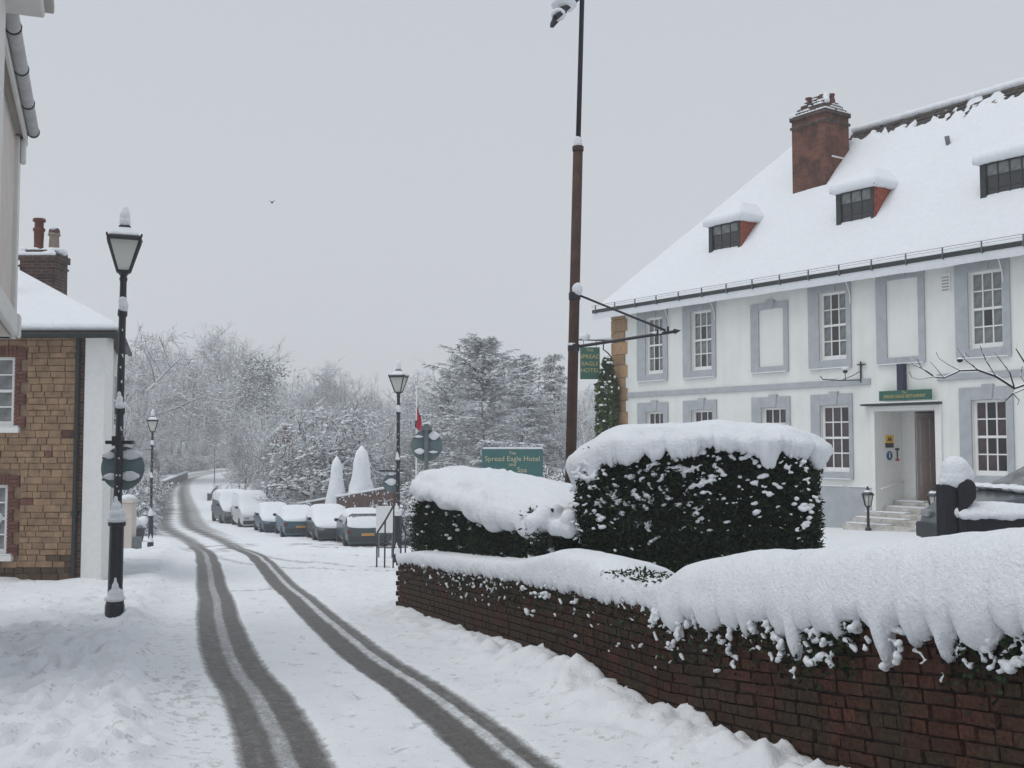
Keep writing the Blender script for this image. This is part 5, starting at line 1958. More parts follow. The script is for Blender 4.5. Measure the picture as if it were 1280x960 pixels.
# small outshot snow at the corner
# chimney with two pots
YCH = 24.6
c0x, c1x = X_(19, YCH), X_(63.5, YCH)
zt = Z_(312, YCH)
cm = MB()
lbox(cm, c0x, c1x, YCH, YCH + .7, ZR0 - .3, zt)
cht = cm.build('chimney', 'brown_brick', cot)
cm = MB()
lbox(cm, c0x - .05, c1x + .05, YCH - .05, YCH + .75, zt - .24, zt - .08)
lbox(cm, c0x - .03, c1x + .03, YCH - .03, YCH + .73, zt - .40, zt - .35)
cm.build('chimney_collar', 'brown_brick', cht, bevel=.01)
sm_ = MB()
for k in range(26):
    sm_.ell((rs.uniform(c0x, c1x) - CB.x, YCH - CB.y + rs.uniform(0, .7), zt - CB.z + .0), (.14, .14, .06 + .03 * rs.random()), 8, 6)
for k in range(14):
    sm_.ell((c0x - CB.x + (c1x - c0x) * k / 13, YCH - CB.y - .04, zt - CB.z - .10), (.06, .05, .05), 7, 5)
link_mesh('chimney_snow', remeshed(sm_, .025, 2, 'chimney_snow'), cht)
kx = YCH / FPX
MB().lathe([(9 * kx, 0), (7 * kx, 2 * kx), (5.6 * kx, 8 * kx), (6.2 * kx, 26 * kx), (7.4 * kx, 27 * kx), (7.4 * kx, 30 * kx), (5.5 * kx, 31 * kx), (5.5 * kx, 38 * kx), (7.8 * kx, 39 * kx), (7.8 * kx, 42 * kx), (6 * kx, 43 * kx), (5 * kx, 40 * kx)], 14,
           (X_(35, YCH) - CB.x, YCH - CB.y + .3, zt - CB.z)).build('chimney_pot', 'terracotta', cht)
pt = MB().lathe([(8 * kx, 0), (6.5 * kx, 3 * kx), (5.8 * kx, 20 * kx), (8 * kx, 22 * kx), (7 * kx, 24 * kx), (6 * kx, 25 * kx), (5 * kx, 22 * kx)], 14, (X_(53.5, YCH) - CB.x, YCH - CB.y + .35, zt - CB.z))
pt.build('chimney_pot', 'buff_pot', cht)
MB().tube([(X_(49, YCH) - CB.x, YCH - CB.y + .35, zt - CB.z + 26 * kx), (X_(59, YCH) - CB.x, YCH - CB.y + .3, zt - CB.z + 26 * kx)], 4.5 * kx, 10).build('chimney_cowl', 'brown_brick', cht)
MB().ell((X_(54, YCH) - CB.x, YCH - CB.y + .3, zt - CB.z + 30 * kx), (5 * kx, .1, 2.4 * kx)).ell((X_(35, YCH) - CB.x, YCH - CB.y + .3, zt - CB.z + 43 * kx), (7.6 * kx, 7.6 * kx, 1.6 * kx)).build('pot_snow', 'snow', cht, smooth=True)
# vent pipe on the roof
vp0, vp1 = at(12.5, 350, 22.5), at(18.5, 236, 22.5)
MB().tube([vp0 - CB - Vector((0, 0, .5)), vp1 - CB, vp1 - CB + Vector((-.09, -.02, .0))], .035, 8).build('vent_pipe', 'grey_metal', cot, smooth=True)
# bracket lamp and small porch hood on the street side
bl = thing('wall_lamp', 'snow-topped curved bracket on the street side of the stone cottage', 'lamp', tuple(side(4.0, 0, at(157, 492, 24.5).z) + CB))
nv = Vector((SDIR.y, -SDIR.x, 0))
MB().tube([(0, 0, -.25), nv * .12 + Vector((0, 0, -.1)), nv * .26 + Vector((0, 0, .0)), nv * .34 + Vector((0, 0, .06))], .025, 8).build('arm', 'black_metal', bl, smooth=True)
bs_ = MB()
for k in range(6): bs_.ell(nv * (.12 + .045 * k) + Vector((0, 0, .08 - (.10 if k < 2 else 0))), (.07, .07, .09))
link_mesh('snow', remeshed(bs_, .03, 2, 'snow'), bl)
# gatepost and low wall beyond the cottage
gp = at(159, 684, 36.0); gp.z = H0(gp.x, gp.y) + .08
gpo = thing('gate_pier', 'pink rendered gate pier beyond the stone cottage with snow on top', 'pier', tuple(gp))
MB().box(-.22, .22, -.22, .22, -.4, 1.55).box(-.27, .27, -.27, .27, 1.55, 1.65).build('pier', 'pink_paint', gpo, bevel=.02)
MB().box(.225, .42, -.2, .2, -.4, .42).build('foot', 'grey_metal', gpo, bevel=.02)
MB().ell((0, 0, 1.70), (.28, .28, .13)).build('snow', 'snow', gpo, smooth=True)
g2 = at(170, 622, 46.0); g2.z = H0(g2.x, g2.y) + .05
tr_ = thing('planter', 'dark planter heaped with snow on the pavement beyond the pink pier', 'planter', tuple(g2))
MB().lathe([(.28, -.1), (.40, .55), (.44, .6), (.36, .6)], 12).build('tub', 'bumper', tr_)
sm_ = MB()
for k in range(14): sm_.ell((rs.uniform(-.3, .3), rs.uniform(-.3, .3), .75 + rs.uniform(-.1, .3)), (.2, .2, .18))
link_mesh('snow', remeshed(sm_, .05, 2, 'snow'), tr_)

# ------------------------------------------------------------------ the near house at the left edge
YN = 12.6
nb = Vector((atx(17, YN), YN, H0(atx(20, YN), YN)))
ndir = Vector((0.388, -1.0, 0)).normalized()            # towards the camera
nout = Vector((-ndir.y, ndir.x, 0))                     # towards the road
near = thing('near_house', 'pale town house wall with overhanging eaves and grey gutter at the left edge', 'building', tuple(nb))
def N(d, out, z):
    p = nb + ndir * d + nout * out
    return Vector((p.x, p.y, z)) - nb
def nbox(mb, d0, d1, o0, o1, z0, z1):
    vs = [N(d, o, z) for z in (z0, z1) for o in (o0, o1) for d in (d0, d1)]
    mb.add(vs, [(0, 2, 3, 1), (4, 5, 7, 6), (0, 1, 5, 4), (2, 6, 7, 3), (0, 4, 6, 2), (1, 3, 7, 5)])
ge = at(45, 163, YN)
GZ = ge.z
gout = (Vector((ge.x, ge.y, 0)) - Vector((nb.x, nb.y, 0))).dot(nout)
UZ = at(8, 424, YN).z
m_ = MB(); nbox(m_, 0.06, 4.7, -4, -.05, UZ, GZ - .12); m_.build('wall', 'pink_paint', near)
m_ = MB(); nbox(m_, .1, 4.7, -4, -.50, nb.z - .6, UZ - .002); m_.build('lower_wall', 'cream_paint', near)
m_ = MB(); nbox(m_, 0, .28, -.6, .0, UZ, GZ - .13); m_.build('corner_pilaster', 'cream_paint', near, bevel=.012)
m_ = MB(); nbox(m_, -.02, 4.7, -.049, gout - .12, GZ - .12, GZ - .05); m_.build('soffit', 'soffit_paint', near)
m_ = MB(); nbox(m_, -.05, 4.7, gout - .12, gout - .09, GZ - .17, GZ + .04); m_.build('fascia', 'cream_paint', near)
m_ = MB(); nbox(m_, .02, .2, .002, .06, GZ - .42, GZ - .14); m_.build('eaves_corbel', 'cream_paint', near, bevel=.02)
gm = MB()
gm.tube([N(0, gout - .03, GZ - .02), N(4.7, gout - .03, GZ - .02)], .065, 12)
gm.build('gutter', 'gutter_grey', near, smooth=True)
for k in range(5):
    MB().tube([N(.05 + k * 1.15, gout - .03, GZ - .02), N(.08 + k * 1.15, gout - .03, GZ - .02)], .074, 12).build('gutter_joint', 'bumper', near)
m_ = MB(); nbox(m_, -.02, 4.7, -2, gout - .02, GZ + .05, GZ + .22); m_.build('eaves_snow', 'snow', near, bevel=.07)
m_ = MB()
m_.add([N(-.1, gout - .1, GZ + .04), N(4.7, gout - .1, GZ + .04), N(4.7, -3, GZ + 1.9), N(-.1, -3, GZ + 1.9), N(-.1, -3, GZ + .04), N(4.7, -3, GZ + .04)],
       [(0, 1, 2, 3), (0, 3, 4), (1, 5, 2)])
m_.build('roof', 'roof_tile', near)
# bay nearer the camera, its eaves standing further out
bc = at(68, 14, 9.0)
bd = (Vector((bc.x, bc.y, 0)) - Vector((nb.x, nb.y, 0))).dot(ndir)
bo = (Vector((bc.x, bc.y, 0)) - Vector((nb.x, nb.y, 0))).dot(nout)
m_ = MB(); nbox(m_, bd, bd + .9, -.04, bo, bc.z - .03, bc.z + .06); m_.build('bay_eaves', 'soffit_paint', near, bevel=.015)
m_ = MB(); nbox(m_, bd + .06, bd + .9, -.04, bo - .07, bc.z - .10, bc.z - .031); m_.build('bay_moulding', 'cream_paint', near, bevel=.02)
m_ = MB(); nbox(m_, bd + .02, bd + .9, -.04, bo - .03, bc.z + .062, bc.z + .2); m_.build('bay_snow', 'snow', near, bevel=.06)
m_ = MB(); nbox(m_, bd + .3, bd + .9, -.04, bo - .35, bc.z - 2.3, bc.z - .11); m_.build('bay_wall', 'cream_paint', near)
# shop cornice lower down, and a snowy sill
cz_ = at(10, 408, YN).z
m_ = MB(); nbox(m_, .29, 4.7, -.048, .03, cz_ - .14, cz_ + .12); m_.build('cornice', 'cream_paint', near, bevel=.03)
m_ = MB(); nbox(m_, -.03, .285, .002, .05, cz_ - .14, cz_ + .12); m_.build('cornice_end', 'cream_paint', near, bevel=.02)
m_ = MB(); nbox(m_, -.1, .9, -.49, -.12, at(4, 664, YN).z, at(4, 655, YN).z); sb_ = m_.build('sill', 'bumper', near, bevel=.02)
m_ = MB(); nbox(m_, -.12, .92, -.48, -.10, at(4, 654.5, YN).z, at(4, 641, YN).z); m_.build('sill_snow', 'snow', near, bevel=.05)

# ------------------------------------------------------------------ street lamps
def lamp_template(name, label, loc, glass='lamp_glass'):
    t = thing(name, label, 'street lamp', loc, 0, 'old-fashioned street lamps')
    MB().lathe([(.115, -.25), (.115, .10), (.105, .14), (.105, .20)], 12).build('plinth', 'black_metal', t)
    MB().lathe([(.088, .20), (.084, 1.06), (.105, 1.08), (.105, 1.12), (.07, 1.16), (.052, 1.25)], 16).build('lower_column', 'black_metal', t, smooth=False)
    MB().lathe([(.052, 1.25), (.046, 2.44), (.062, 2.46), (.062, 2.52), (.046, 2.55), (.043, 3.66), (.058, 3.68), (.058, 3.74), (.043, 3.78), (.040, 4.10), (.05, 4.14), (.04, 4.18), (.075, 4.22)], 12).build('upper_column', 'black_metal', t)
    h0, h1, z0, z1 = .072, .19, 4.235, 4.63
    fr_ = MB()
    c4 = [(1, 1), (-1, 1), (-1, -1), (1, -1)]
    for i in range(4):
        a, b = c4[i], c4[(i + 1) % 4]
        fr_.bar((a[0] * h0, a[1] * h0, z0), (a[0] * h1, a[1] * h1, z1), .022, .022)
        fr_.bar((a[0] * h0, a[1] * h0, z0), (b[0] * h0, b[1] * h0, z0), .024, .024)
        fr_.bar((a[0] * h1, a[1] * h1, z1), (b[0] * h1, b[1] * h1, z1), .03, .04)
        fr_.ell((a[0] * (h1 + .012), a[1] * (h1 + .012), z1 + .035), (.014, .014, .025), 6, 5)
    lan = fr_.build('lantern_frame', 'black_metal', t)
    for i in range(4):
        a, b = c4[i], c4[(i + 1) % 4]
        g_ = MB().add([(a[0] * h0 * .93, a[1] * h0 * .93, z0 + .01), (b[0] * h0 * .93, b[1] * h0 * .93, z0 + .01), (b[0] * h1 * .96, b[1] * h1 * .96, z1 - .01), (a[0] * h1 * .96, a[1] * h1 * .96, z1 - .01)], [(0, 1, 2, 3)])
        g_.build('glass_pane', glass, lan)
    MB().lathe([(.285, 4.645), (.27, 4.66), (.13, 4.74), (.10, 4.76), (.10, 4.80), (.045, 4.83), (.03, 4.90)], 4, rot=math.pi / 4).build('lantern_roof', 'black_metal', lan)
    def sn(nm, items, vox=.012):
        q_ = MB()
        for c_, r_2 in items: q_.ell(c_, r_2)
        link_mesh(nm, remeshed(q_, vox, 3, nm, rough=.008), t)
    MB().lathe([(.25, 4.665), (.24, 4.70), (.13, 4.765), (.09, 4.79)], 4, rot=math.pi / 4).build('roof_snow', 'snow', t, bevel=.012)
    sn('finial_snow', [((0, 0, 4.86), (.072, .072, .09)), ((0, 0, 4.94), (.066, .066, .09)), ((0, 0, 5.0), (.045, .045, .07))])
    sn('neck_snow', [((.01, -.02, 3.80), (.062, .062, .09)), ((0, -.02, 3.86), (.055, .055, .06))])
    sn('collar_snow', [((.0, -.03, 2.56), (.06, .055, .05)), ((-.005, -.03, 2.63), (.042, .04, .06)), ((-.012, -.035, 2.70), (.025, .022, .04))])
    sn('shoulder_snow', [((0, -.02, 1.15), (.115, .115, .05)), ((0, -.03, 1.22), (.10, .10, .08)), ((-.01, -.04, 1.31), (.065, .06, .08)), ((-.02, -.05, 1.40), (.03, .03, .05))])
    sn('foot_snow', [((0, -.03, .19), (.135, .13, .05)), ((.01, -.06, .25), (.10, .08, .08)), ((.0, -.08, .33), (.05, .035, .08)), ((.0, -.088, .41), (.025, .018, .05))])
    r2 = random.Random(6)
    s_ = MB()
    for k in range(12):
        z_ = r2.uniform(1.5, 3.6)
        s_.ell((r2.uniform(-.03, .03), -.045, z_), (r2.uniform(.006, .012), .01, r2.uniform(.008, .02)), 6, 5)
    tag(s_.build('snow_flecks', 'snow', t, smooth=True), kind='stuff')
    return t
p1 = at(143, 776, 13.4)
lamp1 = lamp_template('street_lamp', 'near black street lamp carrying a round sign back, on the left pavement', (p1.x, p1.y, H(p1.x, p1.y - .15) + .05))
lamp1.rotation_euler = (0, math.radians(.35), math.radians(19))
p2 = at(188, 682, 40.2)
lamp2 = copy_tree(lamp1); lamp2.location = (p2.x, p2.y, H(p2.x, p2.y)); lamp2.rotation_euler = (0, 0, .3)
lamp2['label'] = 'distant black street lamp on the left pavement beyond the stone cottage'
p3 = at(497, 688, 27.4)
lamp3 = copy_tree(lamp1); lamp3.location = (p3.x, p3.y, max(H(p3.x, p3.y), p3.z - .25)); lamp3.rotation_euler = (0, 0, -.2)
lamp3['label'] = 'black street lamp at the car park entrance beside the low hedge'
p4 = at(268, 598, 165.0)
l4 = thing('lamp_column', 'thin distant lighting column at the inside of the road bend', 'street lamp', (p4.x, p4.y, H0(p4.x, p4.y)))
MB().tube([(0, 0, -.3), (0, 0, 6.0), (-.1, 0, 6.2), (-.7, 0, 6.3)], [.09, .06, .05, .05], 8).build('column', 'grey_metal', l4)
MB().box(-1.2, -.6, -.12, .12, 6.25, 6.38).build('lantern', 'grey_metal', l4, bevel=.03)
MB().ell((-.9, 0, 6.42), (.32, .14, .07)).build('snow', 'snow', l4, smooth=True)

# ------------------------------------------------------------------ signs seen from behind
def disc(mb, c, rad, y0, y1, n=36):
    poly = [(rad * math.cos(a), rad * math.sin(a)) for a in np.linspace(0, 2 * math.pi, n + 1)[:-1]]
    mb.prism(poly, (c[0], y0, c[2]), (1, 0, 0), (0, 0, 1), (0, 1, 0), y1 - y0)
rs1 = thing('road_sign', 'round road sign seen from behind, clamped to the near left street lamp', 'sign', tuple(Vector((lamp1.location.x, lamp1.location.y + .06, lamp1.location.z + 1.78))))
m_ = MB(); disc(m_, (.03, 0, 0), .272, .035, .042); m_.build('disc', 'sign_back', rs1)
m_ = MB(); m_.box(-.22, .26, .012, .034, .11, .14); m_.box(-.22, .26, .012, .034, -.155, -.125); m_.build('bracket', 'grey_metal', rs1)
m_ = MB(); m_.box(-.16, .18, -.07, .03, .30, .345); m_.box(-.06, .06, -.125, .0, .28, .40); m_.build('clamp', 'black_metal', rs1, bevel=.01)
m_ = MB()
for a, b, z, hh in ((-.19, -.07, .145, .05), (.02, .25, .145, .075), (-.17, -.04, -.12, .05), (.03, .22, -.12, .07)):
    for k in range(7):
        u = k / 6
        m_.ell((a + (b - a) * u, .012, z + hh * .35), (.035, .03, hh * (.5 + .5 * math.sin(u * math.pi))), 8, 6)
link_mesh('snow', remeshed(m_, .012, 2, 'snow'), rs1)

y5 = 20.5
p5 = at(533, 555, y5); g5 = H0(p5.x, y5)
rs2 = thing('road_sign', 'round road sign seen from behind on a grey post above the low hedge', 'sign', (p5.x, y5, g5))
zc = p5.z - g5
MB().tube([(0, 0, -.2), (0, 0, zc + .38)], .042, 10).build('post', 'grey_metal', rs2)
m_ = MB(); disc(m_, (0, 0, zc - .03), .30, .05, .058); m_.build('disc', 'sign_back', rs2)
m_ = MB(); m_.box(-.24, .24, .03, .049, zc + .10, zc + .13); m_.box(-.24, .24, .03, .049, zc - .19, zc - .16); m_.box(-.10, .10, -.06, .04, zc + .26, zc + .34); m_.build('bracket', 'grey_metal', rs2)
m_ = MB()
for a, b, z, hh in ((-.22, -.08, zc + .13, .03), (.05, .22, zc + .13, .10), (-.2, -.05, zc - .16, .07), (.05, .2, zc - .16, .03), (-.06, .06, zc + .36, .05)):
    for k in range(6):
        u = k / 5
        m_.ell((a + (b - a) * u, .02, z + hh * .3), (.035, .03, hh * (.4 + .6 * math.sin(u * math.pi))), 7, 5)
link_mesh('snow', remeshed(m_, .015, 2, 'snow'), rs2)

rs3 = thing('road_sign', 'small round sign seen from behind on the lamp at the car park entrance', 'sign', (lamp3.location.x - .17, lamp3.location.y + .07, at(488, 604, 27.4).z))
m_ = MB(); disc(m_, (0, 0, 0), .23, .02, .028, 28); m_.build('disc', 'sign_back', rs3)
m_ = MB(); m_.box(-.18, .2, -.01, .019, -.02, .01); m_.box(-.30, .30, -.06, .0, .29, .33); m_.build('bracket', 'black_metal', rs3)
m_ = MB()
for k in range(7): m_.ell((-.14 + .045 * k, -.01, .03), (.04, .03, .03 + .08 * math.sin(k / 6 * math.pi)), 7, 5)
for k in range(4): m_.ell((-.05 + .03 * k, -.01, .25), (.04, .03, .06), 7, 5)
link_mesh('snow', remeshed(m_, .015, 2, 'snow'), rs3)

# ------------------------------------------------------------------ hotel name board behind the hedges
Y6 = 28.0
pc_ = at(640.5, 600, Y6); g6 = H0(pc_.x, Y6)
hb = thing('hotel_board', 'wide teal hotel name board with pale lettering standing behind the low hedge', 'sign', (pc_.x, Y6, g6))
k = Y6 / FPX
bz1 = at(640, 561.5, Y6).z - g6
bw, bhh = 38 * k, 44 * k
MB().box(-bw, bw, 0, .05, bz1 - bhh, bz1).build('board', 'sign_teal', hb, bevel=.01)
fm = MB()
for a in (-bw + .08, bw - .14):
    fm.box(a, a + .08, .051, .12, -.3, bz1 - .05)
fm.build('posts', 'gutter_iron', hb)
for txt, dz, sz in (('The', 5, 6), ('Spread Eagle Hotel', 12, 9), ('and', 19, 6.5), ('Spa', 26, 9)):
    put_text(txt, sz * k, 'pale_gold', hb, (.25 if txt == 'Spa' else 0, -.008, bz1 - dz * k), (1, 0, 0), (0, 0, 1))
MB().box(-bw + .02, bw - .02, -.01, .06, bz1 + .002, bz1 + .05).build('snow', 'snow', hb, bevel=.02)

# ------------------------------------------------------------------ flag, rail, board at the entrance
Y7 = 34.0
pf = at(520.5, 540, Y7)
fl = thing('flag_pole', 'white pole with a limp red and blue flag behind the round sign', 'flag', (pf.x, Y7, H0(pf.x, Y7)))
ft = at(521, 484, Y7).z - fl.location.z
MB().tube([(0, 0, -.2), (0, 0, ft)], .025, 8).build('pole', 'white_paint', fl)
MB().ell((0, 0, ft), .05).build('finial', 'white_paint', fl, smooth=True)
k = Y7 / FPX
vs, fs = [], []
rows = 12
for i in range(rows + 1):
    u = i / rows
    z = ft - (22 + 28 * u) * k
    w = (.5 + 7.0 * math.sin(min(1, u * 1.15) * math.pi / 1.7)) * k
    for j in range(6):
        v = j / 5
        vs.append((.02 + w * v - .06 * u, .05 * math.sin(v * 9 + u * 3), z - v * .14))
for i in range(rows):
    for j in range(5):
        fs.append((i * 6 + j, i * 6 + j + 1, i * 6 + 7 + j, i * 6 + 6 + j))
MB().add(vs, [f for n_, f in enumerate(fs)]).build('flag', 'flag_red', fl, smooth=True)
m_ = MB()
m_.add([(x - .02, y - .012, z) for x, y, z in vs[8 * 6:]], [(i * 6 + j, i * 6 + j + 1, i * 6 + 7 + j, i * 6 + 6 + j) for i in range(rows - 8) for j in (0, 1)])
m_.build('blue_patch', 'flag_blue', fl, smooth=True)

Yr = 25.5
def rail(label, pts, posts, grp=None):
    g_ = at(pts[0][0], pts[0][1], Yr)
    base_ = Vector((g_.x, Yr, H0(g_.x, Yr)))
    t_ = thing('handrail', label, 'handrail', tuple(base_))
    r_m = MB()
    r_m.tube([at(x, y, Yr) - base_ for x, y in pts], .022, 8)
    r_m.build('rail', 'black_metal', t_, smooth=True)
    for x, y in posts:
        a = at(x, y, Yr) - base_
        MB().tube([a, (a.x - .01, 0, H0(a.x + base_.x, Yr) - base_.z - .25)], .02, 8).build('post', 'black_metal', t_, smooth=True)
    low = MB()
    a0, a1 = at(posts[0][0], 684, Yr) - base_, at(posts[-1][0] + 3, 684, Yr) - base_
    low.tube([a0, a1], .015, 6)
    low.build('lower_rail', 'black_metal', t_)
rail('sloping black handrail in front of the white board at the car park entrance', [(471.5, 666), (482, 650), (492.5, 631)], [(471.5, 666), (481.5, 651), (492.3, 632)])
rail('short black handrail right of the entrance lamp, against the low hedge', [(501.5, 649), (506, 664), (507, 668)], [(501.5, 649), (507, 668)])
Yb = 29.5
pb = at(481.5, 666, Yb)
wbd = thing('notice_board', 'blank white board standing behind the sloping handrail at the car park', 'board', (pb.x, Yb, H0(pb.x, Yb)))
k = Yb / FPX
zb_ = pb.z - wbd.location.z
MB().box(-11.5 * k, 11.5 * k, 0, .04, zb_, zb_ + 33 * k).build('panel', 'board_white', wbd, bevel=.008)
MB().box(-9 * k, -7.5 * k, .041, .10, -.3, zb_ + 30 * k).box(7.5 * k, 9 * k, .041, .10, -.3, zb_ + 30 * k).build('legs', 'grey_metal', wbd)

# ------------------------------------------------------------------ tall leaning sign pole with an arrow arm
YP = 14.0
pp0, pp1, pp2 = at(712, 640, YP), at(722.5, 186, YP), at(728, -14, YP)
tp = thing('sign_pole', 'tall brown leaning pole with an iron arrow arm, behind the hedges', 'pole', (pp0.x, YP, H0(pp0.x, YP)))
TB = Vector(tp.location)
k = YP / FPX
g_low = pp0 + (pp0 - pp1) * .12
MB().tube([g_low - TB, pp1 - TB], [6.9 * k, 6.2 * k], 14).build('lower_pole', 'timber_pole', tp, smooth=True)
MB().tube([pp1 - TB - Vector((0, 0, .03)), pp1 - TB + Vector((0, 0, .03))], 7.2 * k, 14).build('collar', 'timber_pole', tp)
MB().tube([pp1 - TB, pp2 - TB], [3.2 * k, 3.0 * k], 12).build('upper_pole', 'black_timber', tp, smooth=True)
for c_, r2_ in ((pp1 - TB + Vector((0, 0, .07)), (5.6 * k, 5.6 * k, .11)), (at(721, 362, YP) - TB + Vector((0, -.02, 0)), (.075, .08, .10)), (at(716, 431, YP) - TB, (.07, .08, .04)), (at(822, 416, YP - .22) - TB, (.09, .03, .02))):
    MB().ell(c_, r2_).build('snow', 'snow', tp, smooth=True)
tipd = YP - .25
a0, a1, tip = at(724, 369, YP), at(717, 434, YP), at(848, 413.5, tipd)
MB().tube([a0 - TB, at(832, 413, tipd) - TB], .015, 8).build('upper_stay', 'black_metal', tp, smooth=True)
ar = MB().tube([a1 - TB, at(842, 414.5, tipd) - TB], .022, 8)
dirv = (tip - a1).normalized()
ar.tube([tip - TB - dirv * .07, tip - TB - dirv * .05, tip - TB + dirv * .03], [.012, .04, .003], 8)
ar.tube([at(822, 412, tipd) - TB, at(822, 420, tipd) - TB], .012, 6)
ar.tube([at(835, 408, tipd) - TB, at(835, 415, tipd) - TB], .014, 6)
ar.build('arrow_arm', 'black_metal', tp)
for bp_ in (a1 - TB, a0 - TB + Vector((-.06, 0, -.01))):
    MB().tube([bp_ - Vector((0, 0, .05)), bp_ + Vector((0, 0, .04))], 7.5 * k, 14).build('band', 'black_metal', tp)
# board on top, its underside towards us
fb = MB()
q0, q1 = at(726, -6, YP) - TB, at(694, 22, YP - .5) - TB
fb.bar(q0, q1, .05, .06)
fb.bar(q0 + Vector((0, .0, .02)), q1 + Vector((-.02, .30, .02)), .05, .05)
fb.bar(q1 + Vector((.0, 0, .0)), q1 + Vector((-.03, .32, .02)), .05, .05)
fb.obox((q0 + q1) / 2 + Vector((-.02, .2, .06)), (q1 - q0), (0, 1, 0), (0, 0, 1), .22, .16, .015)
fb.build('top_frame', 'black_timber', tp)
MB().ell((q0 * .35 + q1 * .65) + Vector((0, .15, .13)), (.17, .2, .09)).ell(q1 + Vector((.05, .2, .12)), (.1, .15, .07)).build('top_snow', 'snow', tp, smooth=True)

# ------------------------------------------------------------------ garden lanterns by the steps
def lantern(name, label, px, pytop, pybase, b):
    r_top = fac(px, pytop, b)
    R = Matrix.Rotation(hotel.rotation_euler.z, 3, 'Z')
    p = HC + R @ Vector((r_top[0], b, 0))
    g_ = H0(p.x, p.y)
    t = thing(name, label, 'lantern', (p.x, p.y, g_), 0.4, 'garden lanterns')
    hh = r_top[1] + HZ0 - g_
    MB().lathe([(.07, -.1), (.07, .05), (.035, .09), (.030, hh - .50), (.05, hh - .48), (.07, hh - .45)], 10).build('post', 'black_metal', t)
    fr_ = MB()
    for i in range(6):
        a = i * math.pi / 3
        fr_.bar((.07 * math.cos(a), .07 * math.sin(a), hh - .45), (.125 * math.cos(a), .125 * math.sin(a), hh - .20), .016, .016)
    fr_.lathe([(.155, hh - .20), (.15, hh - .18), (.06, hh - .09), (.03, hh - .06), (.02, hh)], 6)
    f_ = fr_.build('lantern_frame', 'black_metal', t)
    MB().lathe([(.06, hh - .44), (.112, hh - .205)], 6).build('glass', 'lamp_glass', f_)
    MB().lathe([(.14, hh - .178), (.10, hh - .13), (.06, hh - .085)], 6).build('snow', 'snow', t)
lantern('garden_lantern', 'small black lantern on a post left of the entrance steps', 1084.5, 608, 656, -1.0)
lantern('garden_lantern', 'small black lantern on a post right of the entrance steps', 1166, 609, 650, -1.0)

# ------------------------------------------------------------------ dark timber gatepost and rail in the forecourt
YG = 8.4
pg = at(1197, 700, YG)
gp = thing('gate_post', 'black timber gatepost with rounded shoulder and a ball of snow, behind the wall', 'gatepost', (pg.x, YG, H0(pg.x, YG)))
k = YG / FPX
def gz(py): return at(1197, py, YG).z - gp.location.z
def gx(px): return atx(px, YG) - pg.x
MB().box(gx(1178), gx(1196.5), 0, .16, -.4, gz(606)).build('post', 'black_timber', gp, bevel=.012)
rad = (gx(1217.5) - gx(1195)) / 2
cxp = (gx(1217.5) + gx(1195)) / 2
zc = gz(610)
poly = [(cxp + rad * math.cos(a), zc + rad * math.sin(a)) for a in np.linspace(0, math.pi, 15)]
poly += [(cxp - rad, gz(690)), (cxp - rad * .1, gz(690)), (cxp - rad * .1, gz(636)), (cxp + rad * .55, gz(629)), (cxp + rad, gz(622))]
MB().prism(poly, (0, -.03, 0), (1, 0, 0), (0, 0, 1), (0, 1, 0), .15).build('rounded_shoulder', 'black_timber', gp, bevel=.01)
m_ = MB()
m_.ell((gx(1197.5), .07, gz(598)), (.118, .11, .105)); m_.ell((gx(1198), .07, gz(586)), (.112, .105, .105)); m_.ell((gx(1196), .07, gz(603)), (.118, .1, .05)); m_.ell((gx(1213), .09, gz(594)), (.05, .08, .09))
link_mesh('snow', remeshed(m_, .014, 3, 'snow', rough=.008), gp)
tr = thing('timber_rail', 'thick black timber rail with a deep snow ridge running right from the gatepost', 'rail', (pg.x + gx(1203), YG, H0(pg.x, YG)))
o_ = gx(1203)
zr0, zr1 = gz(690), gz(646)
MB().box(0, 1.9, -.02, .22, -.2, zr1).build('beam', 'black_timber', tr, bevel=.02)
m_ = MB()
x = .0
while x < 1.85:
    m_.ell((x, .10, zr1 + .035), (.11, .15, .07 + .012 * math.sin(x * 7)), 8, 6)
    m_.ell((x, -.03, zr1 + .015), (.06, .05, .035 + .012 * math.sin(x * 23)), 7, 5)
    x += .07
m_.ell((-.02, .1, zr1 - .03), (.05, .1, .07))
link_mesh('snow', remeshed(m_, .016, 3, 'snow', rough=.01), tr)

# ------------------------------------------------------------------ vehicles
STY = {
    'hatch': dict(L=4.0, W=1.72, st=[(-2.0, .45), (-1.99, .78), (-1.86, .98), (-1.40, 1.36), (-.5, 1.45), (.15, 1.42), (.35, 1.36), (1.0, .98), (1.72, .82), (1.93, .64), (1.99, .42)]),
    'saloon': dict(L=4.3, W=1.74, st=[(-2.15, .45), (-2.14, .82), (-2.02, .95), (-1.50, 1.0), (-.95, 1.34), (-.3, 1.42), (.25, 1.40), (.45, 1.34), (1.1, .96), (1.9, .80), (2.1, .62), (2.15, .42)]),
    'estate': dict(L=4.5, W=1.78, st=[(-2.25, .45), (-2.24, .82), (-2.12, 1.0), (-1.75, 1.38), (-1.0, 1.46), (.2, 1.45), (.4, 1.40), (1.1, 1.0), (1.95, .84), (2.2, .64), (2.25, .42)]),
    'van': dict(L=4.9, W=1.95, st=[(-2.45, .5), (-2.44, 1.7), (-2.30, 1.92), (-1.0, 1.98), (.55, 1.97), (.85, 1.88), (1.45, 1.22), (2.1, 1.02), (2.38, .75), (2.45, .45)]),
}
